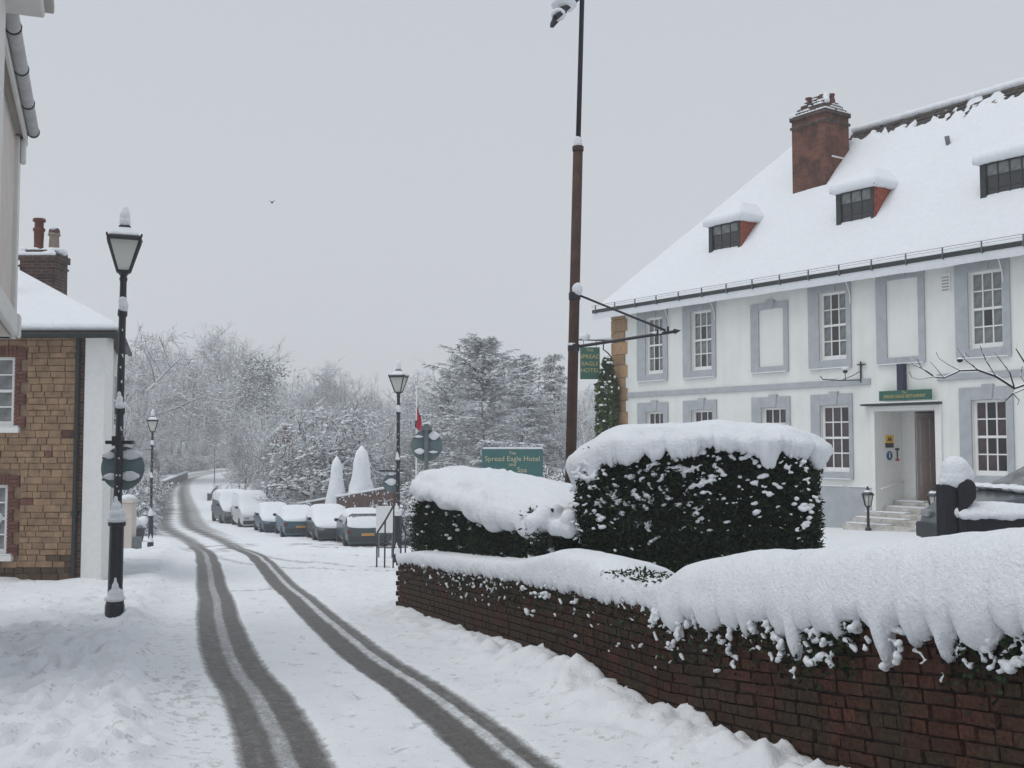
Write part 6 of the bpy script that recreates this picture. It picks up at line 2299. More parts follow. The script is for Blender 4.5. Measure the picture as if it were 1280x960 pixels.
def vehicle(name, label, cat, loc, heading, style, paint, snow=.10, plate=True, clear_rear=False, side_clear=False, group=None, front_bare=False):
    S = STY[style]
    t = thing(name, label, cat, loc, heading, group)
    st, w = S['st'], S['W'] / 2
    belt = 1.12 if style == 'van' else .93
    def sec(zt, y):
        end = 1 - .10 * min(1, abs(y) / (S['L'] / 2)) ** 4
        ww = w * end
        zb = min(zt - .04, belt)
        if zt > belt + .12:
            f = (zt - belt) / (1.45 - .93) if style != 'van' else (zt - belt) / .9
            tw = ww * (1 - .20 * min(1, f)) if style != 'van' else ww * (1 - .08 * min(1, f))
            top = [(tw, zt - .05), (tw * .8, zt)]
        else:
            top = [(ww * .95, zt - .02), (ww * .75, zt)]
        half = [(ww * .90, .20), (ww, .36), (ww, (zb + .36) / 2 + .1 if zb > .5 else .40), (ww * .985, zb)] + top
        return half
    secs = [sec(zt, y) for y, zt in st]
    nh = len(secs[0])
    body = MB()
    for (y, zt), h in zip(st, secs):
        for (x, z) in h: body.v.append((x, y, z))
        for (x, z) in h[::-1]: body.v.append((-x, y, z))
    n2 = nh * 2
    for i in range(len(st) - 1):
        for k in range(n2):
            k2 = (k + 1) % n2
            body.f.append((i * n2 + k, (i + 1) * n2 + k, (i + 1) * n2 + k2, i * n2 + k2))
    body.f.append(tuple(range(n2)))
    body.f.append(tuple(range((len(st) - 1) * n2, len(st) * n2))[::-1])
    bo_ = body.build('body', paint, t, smooth=False, bevel=.02)
    # bumpers
    hl_ = S['L'] / 2
    MB().box(-w * .88, w * .88, -hl_ - .05, -hl_ + .12, .28, .50).build('rear_bumper', 'bumper', t, bevel=.03)
    MB().box(-w * .88, w * .88, hl_ - .12, hl_ + .05, .26, .48).build('front_bumper', 'bumper', t, bevel=.03)
    # wheels
    ax = S['L'] * .30
    tw_, rw_ = MB(), MB()
    tw_.lathe([(.20, -.1), (.29, -.1), (.31, -.07), (.31, .07), (.29, .1), (.20, .1)], 20)
    rw_.lathe([(.05, .085), (.19, .09), (.20, .06), (.20, -.06), (.19, -.09), (.05, -.085)], 16)
    tm_, rm_ = tw_.mesh('tyre', 'tyre'), rw_.mesh('rim', 'rim')
    for sx in (-1, 1):
        for sy in (-1, 1):
            wo_ = link_mesh('wheel', tm_, t, (sx * (w - .10), sy * ax, .30), (0, math.pi / 2, 0))
            link_mesh('rim', rm_, wo_)
    # glass: each side light
    ti = [i for i, (y, z) in enumerate(st) if z > belt + .3]
    i0, i1 = ti[0], ti[-1]
    ya, yb = st[i0][0], st[i1][0]
    splits = [ya + .12, (ya + yb) / 2 - .02, (ya + yb) / 2 + .02, yb + .30 if style != 'van' else yb + .2]
    for sx in (-1, 1):
        for a, b in ((splits[0], splits[1]), (splits[2], splits[3])):
            if style == 'van' and a == splits[0]:
                continue
            if style == 'van': a = yb - .75
            zt = min(np.interp(a, [s[0] for s in st], [s[1] for s in st]), 1.42 if style != 'van' else 1.75) - .09
            zt2 = min(np.interp(b, [s[0] for s in st], [s[1] for s in st]), 1.42 if style != 'van' else 1.75) - .09
            def xo(z):
                f = (z - belt) / (.52 if style != 'van' else .9)
                return w * (.985 - .19 * min(1, f) if style != 'van' else .985 - .07 * f) + .012
            z0 = belt + .02
            g_ = MB()
            pts = [(a, z0), (b, z0), (b, max(zt2, z0 + .04)), (a, zt)]
            g_.add([(sx * xo(z), y, z) for y, z in pts] + [(sx * (xo(z) - .02), y, z) for y, z in pts], [(0, 1, 2, 3), (7, 6, 5, 4), (0, 4, 5, 1), (1, 5, 6, 2), (2, 6, 7, 3), (3, 7, 4, 0)])
            g_.build('side_window', 'glass_curtain', t)
    # rear and front screens
    def screen(name_, ia, ib, off):
        (ya_, za), (yb_, zb) = st[ia], st[ib]
        ww = w * .70
        d = Vector((0, yb_ - ya_, zb - za)).normalized()
        n = Vector((0, -d.z, d.y)) if (yb_ > ya_) == (zb > za) else Vector((0, d.z, -d.y))
        if n.z < 0: n = -n
        A = Vector((0, ya_, za)) * .88 + Vector((0, yb_, zb)) * .12 + n * off
        B = Vector((0, ya_, za)) * .12 + Vector((0, yb_, zb)) * .88 + n * off
        m2 = MB().add([A + Vector((-ww, 0, 0)), A + Vector((ww, 0, 0)), B + Vector((ww * .9, 0, 0)), B + Vector((-ww * .9, 0, 0))], [(0, 1, 2, 3)])
        m2.build(name_, 'glass_curtain', t)
    screen('rear_window', i0 - 1 if style != 'van' else 1, i0 if style != 'van' else 2, .012)
    screen('windscreen', i1 + 1, i1, .012)
    # lights, plate, mirrors
    for sx in (-1, 1):
        MB().box(sx * w * .84 - .10, sx * w * .84 + .10, -hl_ - .015, -hl_ + .06, .60, .78 if style != 'van' else 1.0).build('tail_light', 'tail_red', t, bevel=.015)
        MB().box(sx * w * .66 - .14, sx * w * .66 + .14, hl_ - .10, hl_ - .005, .56, .66).build('headlight', 'rim', t, bevel=.02)
        mz = belt + .06
        MB().ell((sx * (w + .09), yb + .35, mz), (.10, .06, .075), 8, 6).build('mirror', 'bumper', t, smooth=True)
    if plate:
        MB().box(-.26, .26, -hl_ - .075, -hl_ - .052, .52, .63).build('rear_plate', 'plate_yellow', t)
    if snow is None:
        rg_ = MB()
        for k in range(16):
            rg_.ell((-w * .8 + w * 1.6 * k / 15, st[i1 + 1][0] + .12 + .05 * math.sin(k * 2.1), st[i1 + 1][1] + .02), (.14, .11, .035 + .025 * math.sin(k * 1.7)), 8, 6)
        link_mesh('snow', remeshed(rg_, .02, 4, 'snow', rough=.012), t)
        return t
    # blanket of snow
    sn_ = MB()
    for (y, zt), h in zip(st, secs):
        if zt < .6: continue
        near_edge = min(1.0, (hl_ - abs(y)) / .25 + .25)
        top4, top5 = h[-2], h[-1]
        th = snow * near_edge
        if clear_rear and st[i0 - 1][0] - .05 < y < st[i0][0] + .02: th *= .55
        if zt > belt + .12:
            lowz = belt + (.30 if side_clear else .06)
            fr_ = (lowz - h[3][1]) / max(.01, top4[1] - h[3][1])
            lx = h[3][0] + (top4[0] - h[3][0]) * fr_
            ring = [(lx + .035, lowz), (top4[0] + .05, top4[1] + th * .3), (top5[0] + .02, zt + th * .92), (top5[0] * .4, zt + th)]
        else:
            ring = [(h[3][0] + .02, zt - .05), (h[3][0] + .01, zt + th * .4), (top5[0], zt + th * .92), (top5[0] * .4, zt + th)]
        sn_.v += [(x, y, z) for x, z in ring] + [(-x, y, z) for x, z in ring[::-1]]
    m8 = 8
    cnt = len(sn_.v) // m8
    for i in range(cnt - 1):
        for k in range(m8 - 1):
            sn_.f.append((i * m8 + k, (i + 1) * m8 + k, (i + 1) * m8 + k + 1, i * m8 + k + 1))
    sn_.f.append(tuple(range(m8)))
    sn_.f.append(tuple(range((cnt - 1) * m8, cnt * m8))[::-1])
    so = sn_.build('snow_cover', 'snow', t, smooth=True)
    sd_ = so.modifiers.new('sub', 'SUBSURF'); sd_.levels = 2; sd_.render_levels = 2
    return t
def park(px, Y): 
    x = atx(px, Y)
    return (x, Y, H(x, Y) - .02)
CG = 'vehicles parked along the far side of the car park'
hd = lambda deg: math.radians(-deg)
vehicle('parked_car', 'nearest snow-covered dark green estate car with yellow rear plate', 'car', park(452, 46.5), hd(-15), 'estate', 'car_green', .10, clear_rear=True, side_clear=True, group=CG)
vehicle('parked_car', 'snow-covered charcoal car facing the camera, between green and blue cars', 'car', park(412, 50.5), math.pi + hd(-17), 'estate', 'car_charcoal', .13, plate=False, group=CG)
vehicle('parked_car', 'snow-covered blue saloon car with yellow rear plate, third from the handrail', 'car', park(371, 54), hd(-18), 'saloon', 'car_blue', .11, clear_rear=True, group=CG)
vehicle('parked_car', 'small snow-buried navy car next to the white van', 'car', park(343, 58.5), math.pi + hd(-20), 'hatch', 'car_navy', .14, plate=False, group=CG)
vehicle('parked_van', 'white van with snow-covered windscreen parked beside the grey van', 'van', park(316, 65.0), math.pi + hd(-22), 'van', 'van_white', .13, plate=False, group=CG)
vehicle('parked_van', 'grey van with snowy roof at the far end of the parked row', 'van', park(291, 69.5), math.pi + hd(-24), 'van', 'van_grey', .13, plate=False, side_clear=True, group=CG)
vehicle('parked_car', 'red car mostly hidden behind the small navy car and white van', 'car', park(335, 71), hd(60), 'hatch', 'car_red', .08, plate=False, side_clear=True)
# the one in front of the hotel door
xf = atx(1182, 15.2)
vehicle('parked_car', 'dark slate car with snow on its bonnet in front of the hotel', 'car', (xf + 1.95, 15.4, H0(xf + 1.9, 15.4)), math.radians(93), 'hatch', 'car_slate', None, plate=False, side_clear=True)

# ------------------------------------------------------------------ car park wall, topiary
gw0, gw1 = Vector((atx(356, 66), 66.0, 0)), Vector((atx(496, 50), 50.0, 0))
gwl = thing('car_park_wall', 'long brick wall with snow coping behind the parked cars', 'wall', (gw1.x, gw1.y, H0(gw1.x, gw1.y)))
G0 = Vector(gwl.location)
ztp0, ztp1 = at(356, 634, 66).z, at(496, 609.5, 50).z
vs = []
dperp = Vector((gw1.y - gw0.y, -(gw1.x - gw0.x), 0)).normalized() * .15
def gwall(off0, off1, dz0, dz1, wid):
    o = []
    for P, zt in ((gw0, ztp0), (gw1, ztp1)):
        for sg in (-1, 1):
            for dz in (dz0, dz1):
                o.append(P + dperp * sg * wid + Vector((0, 0, (zt + dz) if dz > -9 else H0(P.x, P.y) - .5)) - G0)
    return o
fcs = [(0, 1, 3, 2), (4, 6, 7, 5), (0, 4, 5, 1), (2, 3, 7, 6), (1, 5, 7, 3), (0, 2, 6, 4)]
MB().add(gwall(0, 0, -10, 0, 1.0), fcs).build('brickwork', 'far_brick', gwl)
MB().add(gwall(0, 0, .002, .12, 1.35), fcs).build('snow_coping', 'snow', gwl, bevel=.04)
cl_ = MB()
rq = random.Random(3)
for k in range(45):
    u = rq.random()
    P = gw0.lerp(gw1, u)
    zt = ztp0 + (ztp1 - ztp0) * u
    nrm = dperp.normalized()
    if nrm.y > 0: nrm = -nrm
    cl_.ell(P + nrm * .16 + Vector((0, 0, zt - rq.random() ** 2 * .7 - .05)) - G0, (rq.uniform(.03, .08), .04, rq.uniform(.03, .08)), 6, 5)
tag(cl_.build('snow_patches', 'snow', gwl, smooth=True), kind='stuff')

def cone(label, px, pytop, pybase, Y, halfw, seed):
    zb, zt = at(px, pybase, Y).z, at(px, pytop, Y).z
    x = atx(px, Y)
    t = thing('topiary_cone', label, 'topiary', (x, Y, H0(x, Y)), 0)
    b0 = H0(x, Y)
    hgt, rw = zt - b0, halfw * Y / FPX
    r2 = np.random.RandomState(seed)
    m_ = MB()
    prof = []
    for u in np.linspace(0, 1, 14):
        prof.append((rw * (1 - .74 * u) * (1 if u < .86 else math.sqrt(max(0, 1 - ((u - .86) / .14) ** 2)) * .97 + .03), hgt * u))
    prof[-1] = (.02, hgt)
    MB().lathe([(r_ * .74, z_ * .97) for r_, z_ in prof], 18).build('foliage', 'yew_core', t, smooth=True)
    V = MB().lathe(prof, 40)
    me = V.mesh('snow_coat', 'snow', True)
    co = np.array(V.v)
    n_ = fbm(co[:, 0] * 2.5 + co[:, 2] * 2, co[:, 1] * 2.5 + co[:, 2] * 2.5, seed, 4)
    f_ = 1 + n_ * .20
    co[:, 0] *= f_; co[:, 1] *= f_
    me.vertices.foreach_set('co', co.astype(np.float32).ravel())
    link_mesh('snow_coat', me, t)
    P = []
    for k in range(160):
        u = r2.uniform(0, .9); a = r2.uniform(0, 6.28)
        rr = np.interp(u * hgt, [p[1] for p in prof], [p[0] for p in prof]) * r2.uniform(.97, 1.06)
        P.append((rr * math.cos(a), rr * math.sin(a), u * hgt))
    tag(link_mesh('showing_leaves', leaf_mesh('showing_leaves', np.array(P), .06, 'yew_leaf', seed, .4, 0), t), kind='stuff')
cone('tall snow-coated topiary cone, right of the pair behind the car park wall', 452, 556.5, 622, 56, 23, 2)
cone('shorter snow-coated topiary cone, left of the pair behind the car park wall', 421, 570, 626, 57.5, 17.5, 5)

# red brick house half hidden among the trees
ph = at(357, 575, 98)
rh = thing('brick_house', 'red brick house half hidden behind snowy trees', 'building', (ph.x, 98, H0(ph.x, 98)), .25)
hz_ = at(357, 549, 98).z - rh.location.z
MB().prism([(-1.6, -1), (1.6, -1), (1.6, hz_), (0, hz_ + 1.3), (-1.6, hz_)], (0, 0, 0), (1, 0, 0), (0, 0, 1), (0, 1, 0), 6).build('wall', 'red_brick', rh)
MB().prism([(-2.0, hz_ - .3), (0, hz_ + 1.32), (2.0, hz_ - .3), (2.0, hz_ - .1), (0, hz_ + 1.55), (-2.0, hz_ - .1)], (0, -.3, 0), (1, 0, 0), (0, 0, 1), (0, 1, 0), 6.6).build('roof', 'snow', rh)
for x in (-.5,):
    wq = MB().box(x, x + 1.0, -.04, -.002, hz_ - 2.0, hz_ - .7).build('window', 'white_paint', rh)
    MB().box(x + .1, x + .9, -.05, -.041, hz_ - 1.9, hz_ - .8).build('pane', 'glass_dark', wq)

# parapet at the outside of the bend, guard wall at the inside
pa, pb2 = at(204, 610, 143), at(233, 594, 150)
par = thing('parapet_wall', 'low roadside parapet wall with a snow top on the far bend', 'wall', (pa.x, pa.y, H0(pa.x, pa.y)))
m_ = MB(); PB = Vector(par.location)
q0 = Vector((atx(170, 150), 150, 0)); q1 = Vector((atx(204, 143), 143, 0)); q2 = Vector((atx(234, 184), 184, 0))
sm_ = MB()
for a, b in ((q0, q1), (q1, q2)):
    za, zb = H0(a.x, a.y), H0(b.x, b.y)
    ha, hb_ = (.9, 1.25)
    m_.bar(a + Vector((0, 0, za + .1)) - PB, b + Vector((0, 0, zb + .1)) - PB, .4, 2.1)
    sm_.bar(a + Vector((0, 0, za + 1.22)) - PB, b + Vector((0, 0, zb + 1.22)) - PB, .55, .2)
m_.prism([(-.7, 1.15), (.7, 1.15), (.1, -.6), (-.1, -.6)], q1 + Vector((0, 0, H0(q1.x, q1.y))) - PB + Vector((0, -.7, 0)), (1, 0, 0), (0, 0, 1), (0, 1, 0), .5)
m_.build('masonry', 'brown_brick', par)
sm_.build('snow_coping', 'snow', par, bevel=.05)
gl = [(262, 614, 108), (265, 606, 122), (272, 599, 140)]
gu = thing('guard_wall', 'short curved low wall with snow along the inside of the road bend', 'wall', tuple(at(263, 614, 108).xy.to_3d() + Vector((0, 0, H0(atx(263, 108), 108)))))
GB = Vector(gu.location)
m_, sm_ = MB(), MB()
gp_ = [Vector((atx(x, Y), Y, H0(atx(x, Y), Y))) for x, y, Y in gl]
for a, b in zip(gp_[:-1], gp_[1:]):
    m_.bar(a - GB + Vector((0, 0, .2)), b - GB + Vector((0, 0, .2)), .3, 1.0)
    sm_.bar(a - GB + Vector((0, 0, .78)), b - GB + Vector((0, 0, .78)), .45, .16)
m_.build('masonry', 'brown_brick', gu); sm_.build('snow_coping', 'snow', gu, bevel=.04)

# tiny bird in the sky
bp = at(340, 253, 60)
bi = thing('bird', 'tiny dark bird high in the grey sky over the road', 'bird', tuple(bp))
MB().ell((0, 0, 0), (.07, .15, .05), 8, 6).build('body', 'bird', bi)
for sx in (-1, 1):
    MB().add([(0, .05, .02), (0, -.06, .02), (sx * .16, -.07, .09), (sx * .2, 0, .1)], [(0, 1, 2, 3)]).build('wing', 'bird', bi)

# ------------------------------------------------------------------ trees
def diamond(segs, name, material):
    """4-sided tapered limbs with a ridge on top, segs: (p0, p1, r0, r1)"""
    P0 = np.array([s[0] for s in segs]); P1 = np.array([s[1] for s in segs])
    R0 = np.array([s[2] for s in segs])[:, None]; R1 = np.array([s[3] for s in segs])[:, None]
    d = P1 - P0
    d = d / (np.linalg.norm(d, axis=1)[:, None] + 1e-9)
    upv = np.tile([[0.0, 0.0, 1.0]], (len(d), 1))
    vert = np.abs(d[:, 2]) > .97
    upv[vert] = [1, 0, 0]
    s = np.cross(d, upv); s /= np.linalg.norm(s, axis=1)[:, None]
    u = np.cross(s, d)
    V = np.stack([P0 + s * R0, P0 + u * R0, P0 - s * R0, P0 - u * R0, P1 + s * R1, P1 + u * R1, P1 - s * R1, P1 - u * R1], 1).reshape(-1, 3)
    b = (np.arange(len(segs)) * 8)[:, None]
    F = np.concatenate([b + np.array([[k, (k + 1) % 4, 4 + (k + 1) % 4, 4 + k]]) for k in range(4)])
    return np_mesh(name, V, F, material)

def grow_tree(seed, kind):
    r = np.random.RandomState(seed)
    trunk, crown = [], []
    def rv(): 
        v = r.normal(size=3); return v / np.linalg.norm(v)
    def norm(v): return v / (np.linalg.norm(v) + 1e-9)
    def branch(p, d, ln, rad, lev, maxlev, spread, upb):
        n = 4 if lev < 2 else 3
        pts = [p]
        for k in range(n):
            d = norm(d + rv() * (.14 + .06 * lev) + np.array([0, 0, upb * .12]))
            pts.append(pts[-1] + d * ln / n)
        rr = np.linspace(rad, rad * .55, n + 1)
        for k in range(n):
            (trunk if lev < 2 else crown).append((pts[k], pts[k + 1], max(rr[k], .012), max(rr[k + 1], .010)))
        if lev >= maxlev:
            for k in range(4):
                q = pts[r.randint(0, n)] + (pts[1] - pts[0]) * r.uniform()
                crown.append((q, q + norm(d + rv() * .9) * ln * r.uniform(.35, .75), .011, .007))
            return
        nk = {0: 6, 1: 6, 2: 5, 3: 5, 4: 4}[lev] if kind != 'upright' else {0: 6, 1: 6, 2: 5, 3: 5, 4: 4}[lev]
        for k in range(nk):
            f = (.35 if lev == 0 else .2) + (.65 if lev == 0 else .8) * (k + r.uniform(.2, .9)) / nk
            i = min(n - 1, int(f * n)); ff = f * n - i
            q = pts[i] + (pts[min(i + 1, n)] - pts[i]) * min(ff, 1)
            ax = norm(np.cross(d, rv()))
            nd = norm(d * (1 - spread * r.uniform(.6, 1.1)) + ax * spread * r.uniform(.8, 1.2) + np.array([0, 0, upb * .15]))
            branch(q, nd, ln * r.uniform(.52, .74) * (1 if lev else .9), rad * .48, lev + 1, maxlev, spread, upb)
    if kind == 'broad':
        branch(np.array([0, 0, -.3]), np.array([0, 0, 1.0]), 6.0, .21, 0, 4, .80, .30)
    elif kind == 'upright':
        branch(np.array([0, 0, -.3]), np.array([0, 0, 1.0]), 7.5, .20, 0, 4, .52, .75)
    elif kind == 'spreading':
        branch(np.array([0, 0, -.3]), np.array([0, 0, 1.0]), 3.6, .24, 0, 4, .88, .22)
    elif kind in ('fir', 'dome'):
        Hh = 13.0
        trunk.append((np.array([0, 0, -.3]), np.array([0, 0, Hh]), .26, .03))
        z = 1.6
        while z < Hh:
            f = 1 - z / Hh
            ln0 = 5.6 * f ** .75 + .35 if kind == 'fir' else 5.4 * math.sqrt(max(0, 1 - (z / Hh) ** 2.4)) + .5
            for k in range(5):
                a = r.uniform(0, 6.28)
                p = np.array([0, 0, z + r.uniform(-.25, .25)])
                d = np.array([math.cos(a), math.sin(a), .28 if kind == 'fir' else .30 + .75 * (z / Hh) ** 2])
                ln = ln0 * (r.uniform(.55, 1.1) if kind == 'fir' else r.uniform(.35, 1.12))
                n = 5
                for j in range(n):
                    q = p + norm(d) * ln / n
                    crown.append((p, q, .035 * (1 - j / n) + .014, .03 * (1 - j / n) + .010))
                    for m in range(4):
                        sd = norm(np.cross(d, [0, 0, 1]) * r.choice([-1, 1]) + d * .7 + np.array([0, 0, r.uniform(-.45, .12)]))
                        q2 = p + (q - p) * r.uniform() + sd * r.uniform(.35, 1.0) * (1.15 - j / n)
                        p2 = p + (q - p) * r.uniform()
                        crown.append((p2, q2, .032, .012))
                        for _ in range(3):
                            crown.append((p2 + (q2 - p2) * r.uniform(.3, .9), q2 + rv() * .22 + np.array([0, 0, -.12]), .024, .010))
                    p = q
                    d = d + np.array([r.uniform(-.1, .1), r.uniform(-.1, .1), -.13])
            z += .40 + .25 * f
    elif kind == 'pine':
        Hh = 13.0
        trunk.append((np.array([0, 0, -.3]), np.array([.3, 0, 7]), .30, .22))
        trunk.append((np.array([.3, 0, 7]), np.array([.1, .2, Hh - .5]), .22, .06))
        for k in range(26):
            z = r.uniform(5.0, Hh)
            a = r.uniform(0, 6.28)
            ln = r.uniform(1.2, 4.2) * (1.15 - .6 * (z - 5) / (Hh - 5))
            p = np.array([.2, 0, z - .4]); q = p + np.array([math.cos(a) * ln, math.sin(a) * ln, r.uniform(.2, 1.0)])
            trunk.append((p, q, .09, .03))
            for m in range(75):
                c = q + r.normal(size=3) * np.array([.75, .75, .30])
                crown.append((c - rv() * .18, c + rv() * .28, .075, .03))
    elif kind == 'shrub':
        for k in range(22):
            a = r.uniform(0, 6.28)
            branch(np.array([r.uniform(-.3, .3), r.uniform(-.3, .3), -.1]), norm(np.array([math.cos(a) * .7, math.sin(a) * .7, r.uniform(.5, 1.2)])), 1.0, .018, 2, 4, .75, .25)
        trunk.append((np.array([0, 0, -.2]), np.array([0, 0, .5]), .1, .06))
    return trunk, crown

def clumps_on(crown, n, seed, smin, smax):
    """pillows of snow caught in the forks"""
    r = np.random.RandomState(seed)
    base = np.array([(1, 0, 0), (0, 1, 0), (-1, 0, 0), (0, -1, 0), (0, 0, 1), (0, 0, -.6)], float)
    F0 = np.array([(0, 1, 4), (1, 2, 4), (2, 3, 4), (3, 0, 4), (1, 0, 5), (2, 1, 5), (3, 2, 5), (0, 3, 5)])
    idx = r.randint(0, len(crown), n)
    V, F = [], []
    for k, i in enumerate(idx):
        c = crown[i][0] + (crown[i][1] - crown[i][0]) * r.uniform()
        s = r.uniform(smin, smax)
        V.append(base * s * np.array([r.uniform(.8, 1.7), r.uniform(.8, 1.7), .6]) + c + np.array([0, 0, s * .3]))
        F.append(F0 + 6 * k)
    return np.concatenate(V), np.concatenate(F)

TREES = {}
def tree_kind(key, kind, seed, bark, pillows=900, psize=(.04, .11)):
    tk, cr = grow_tree(seed, kind)
    tm = diamond(tk, 'trunk', bark)
    cm = diamond(cr, 'crown', bark)
    pm = None
    if pillows:
        V, F = clumps_on(cr, pillows, seed, *psize)
        pm = np_mesh('snow_pillows', V, F, 'snow', smooth=True)
    zs = max(s[1][2] for s in cr)
    TREES[key] = (tm, cm, pm, zs)
tree_kind('broad_a', 'broad', 1, 'bark_snowy', 2300)
tree_kind('broad_b', 'broad', 2, 'bark_brown', 1900)
tree_kind('upright_a', 'upright', 3, 'bark_grey', 900)
tree_kind('upright_b', 'upright', 4, 'bark_snowy', 1100)
tree_kind('spread', 'spreading', 5, 'bark_snowy', 2600)
tree_kind('fir_a', 'dome', 6, 'fir_snowy', 3000, (.05, .16))
tree_kind('fir_b', 'fir', 7, 'fir_snowy', 1300, (.05, .14))
tree_kind('pine', 'pine', 8, 'pine_snowy', 700, (.06, .2))
tree_kind('shrub_a', 'shrub', 9, 'bark_brown', 700, (.03, .09))
tree_kind('shrub_b', 'shrub', 10, 'bark_snowy', 900, (.03, .10))

rt = random.Random(17)
def ground_z(x, y):
    return float(ground_eval(np.array([float(x)]), np.array([float(y)]), True)[0][0])
def tree(name, label, key, x, y, height, group=None, wide=1.0, cat='tree'):
    tm, cm, pm, zs = TREES[key]
    z = ground_z(x, y)
    t = thing(name, label, cat, (x, y, z - .1), rt.uniform(0, 6.28), group)
    s = height / zs
    t.scale = (s * wide, s * wide, s)
    link_mesh('trunk', tm, t)
    tag(link_mesh('crown', cm, t), kind='stuff')
    if pm:
        tag(link_mesh('snow_pillows', pm, t), kind='stuff')
    return t
def tree_px(name, label, key, px, pytop, Y, group=None, wide=1.0, cat='tree'):
    x = atx(px, Y)
    zt = at(px, pytop, Y).z
    z = ground_z(x, Y)
    return tree(name, label, key, x, Y, max(1.0, zt - z), group, wide, cat)

# the ones that can be told apart
tree_px('spreading_tree', 'spreading snow-laden tree with forked trunk left of the topiary cones', 'spread', 394, 492, 63, wide=1.0)
tree_px('large_tree', 'large rounded snow-dusted tree above the road, left of the picture', 'broad_b', 196, 398, 172, wide=1.15)
tree_px('tall_tree', 'tall hazy tree crown rising behind the left woodland', 'upright_a', 283, 405, 262, wide=1.5)
tree_px('tall_tree', 'slim hazy tree top beside the large rounded tree', 'upright_b', 244, 420, 255, wide=1.1)
tree_px('pine_tree', 'dark pine with layered snowy crown on the wooded slope', 'pine', 334, 445, 165, wide=1.0)
tree_px('tall_tree', 'rounded bare tree standing highest above the middle woodland', 'broad_a', 397, 441, 215, wide=.85)
tree_px('tall_tree', 'narrow bare tree right of the rounded one above the middle woodland', 'upright_a', 440, 457, 205, wide=.9)
tree_px('layered_tree', 'big broad snow-laden tree with layered branches behind the teal hotel board', 'fir_a', 603, 418, 82, wide=1.25)
tree_px('layered_tree', 'second layered snowy tree close right of the big one', 'fir_a', 652, 440, 90, wide=1.0)
tree_px('fir_tree', 'slim pointed snowy conifer left of the brown pole', 'fir_b', 693, 440, 92, wide=.75)
tree_px('layered_tree', 'layered snowy tree between the flag and the big broad tree', 'fir_a', 562, 458, 104, wide=.9)
tree_px('broad_tree', 'greyish snowy tree behind the entrance lamp', 'broad_a', 540, 450, 140, wide=.8)
tree_px('broad_tree', 'snowy bare tree between topiary cones and entrance lamp', 'broad_a', 470, 490, 95, wide=.9)
tree_px('broad_tree', 'snowy tree just left of the hotel corner, behind the climber', 'upright_b', 742, 470, 68, wide=1.0)
tree_px('bare_tree', 'upright bare tree behind the spreading tree', 'upright_b', 420, 482, 86, wide=1.1)
tree_px('roadside_tree', 'slender bare tree at the inside of the road bend', 'upright_a', 299, 515, 132, wide=.8)
tree_px('round_tree', 'round snowy tree on the slope above the grey van', 'broad_a', 330, 490, 128, wide=.95)
tree_px('round_tree', 'snowy tree in front of the half-hidden red brick house', 'broad_a', 352, 505, 88, wide=.8)
tree_px('round_tree', 'snowy tree overhanging the pavement left of the far street lamp', 'upright_b', 146, 470, 84, wide=1.0)
# woodland trees that nothing tells apart
def side_free(px, Y, wide_m=5.0):
    x = atx(px, Y)
    qd = float(path_dist(ROAD_LINE, np.array([x]), np.array([float(Y)]))[0][0])
    if abs(qd) < 6.0: return False
    if 198 < px < 308 and Y < 238: return False            # keeps the bend of the road open
    if px <= 198 and Y < 150: return px < 150
    return True
kinds = ['broad_a', 'broad_b', 'upright_a', 'upright_b', 'broad_b', 'upright_a', 'broad_a']
tops = lambda px: np.interp(px, [140, 180, 240, 300, 345, 400, 440, 480, 520, 560, 640, 720, 780], [428, 428, 442, 448, 468, 468, 472, 486, 476, 470, 470, 475, 480])
names = {300: ('palest hazy tree at the top of the wooded hillside', 'palest trees on the hilltop'), 255: ('pale hazy bare tree on the upper wooded hillside', 'pale trees on the upper hillside'),
         200: ('snow-dusted bare tree in the middle of the wooded hillside', 'trees on the middle hillside'), 160: ('snow-dusted bare tree low on the wooded hillside', 'trees on the lower hillside'), 125: ('snowy bare tree at the near edge of the wood', 'trees at the near edge of the wood')}
for (Y0, n, lift) in ((300, 26, -2), (255, 24, 6), (200, 22, 22), (160, 18, 40), (125, 12, 58)):
    for k in range(n):
        px = 140 + 640 * (k + rt.uniform(.1, .9)) / n
        Y = Y0 * rt.uniform(.93, 1.07)
        if not side_free(px, Y): continue
        top = float(tops(px)) + lift + rt.uniform(-6, 20)
        tree_px('woodland_tree', names[Y0][0], rt.choice(kinds), px, top, Y, names[Y0][1], rt.uniform(.95, 1.35))
for k in range(12):
    px = 500 + 270 * (k + rt.uniform(0, 1)) / 12
    Y = rt.uniform(95, 125)
    tree_px('woodland_tree', 'snowy tree filling a gap between the layered conifers', rt.choice(['broad_a', 'upright_b', 'fir_b']), px, rt.uniform(490, 520), Y, 'trees behind the conifers', rt.uniform(.9, 1.3))
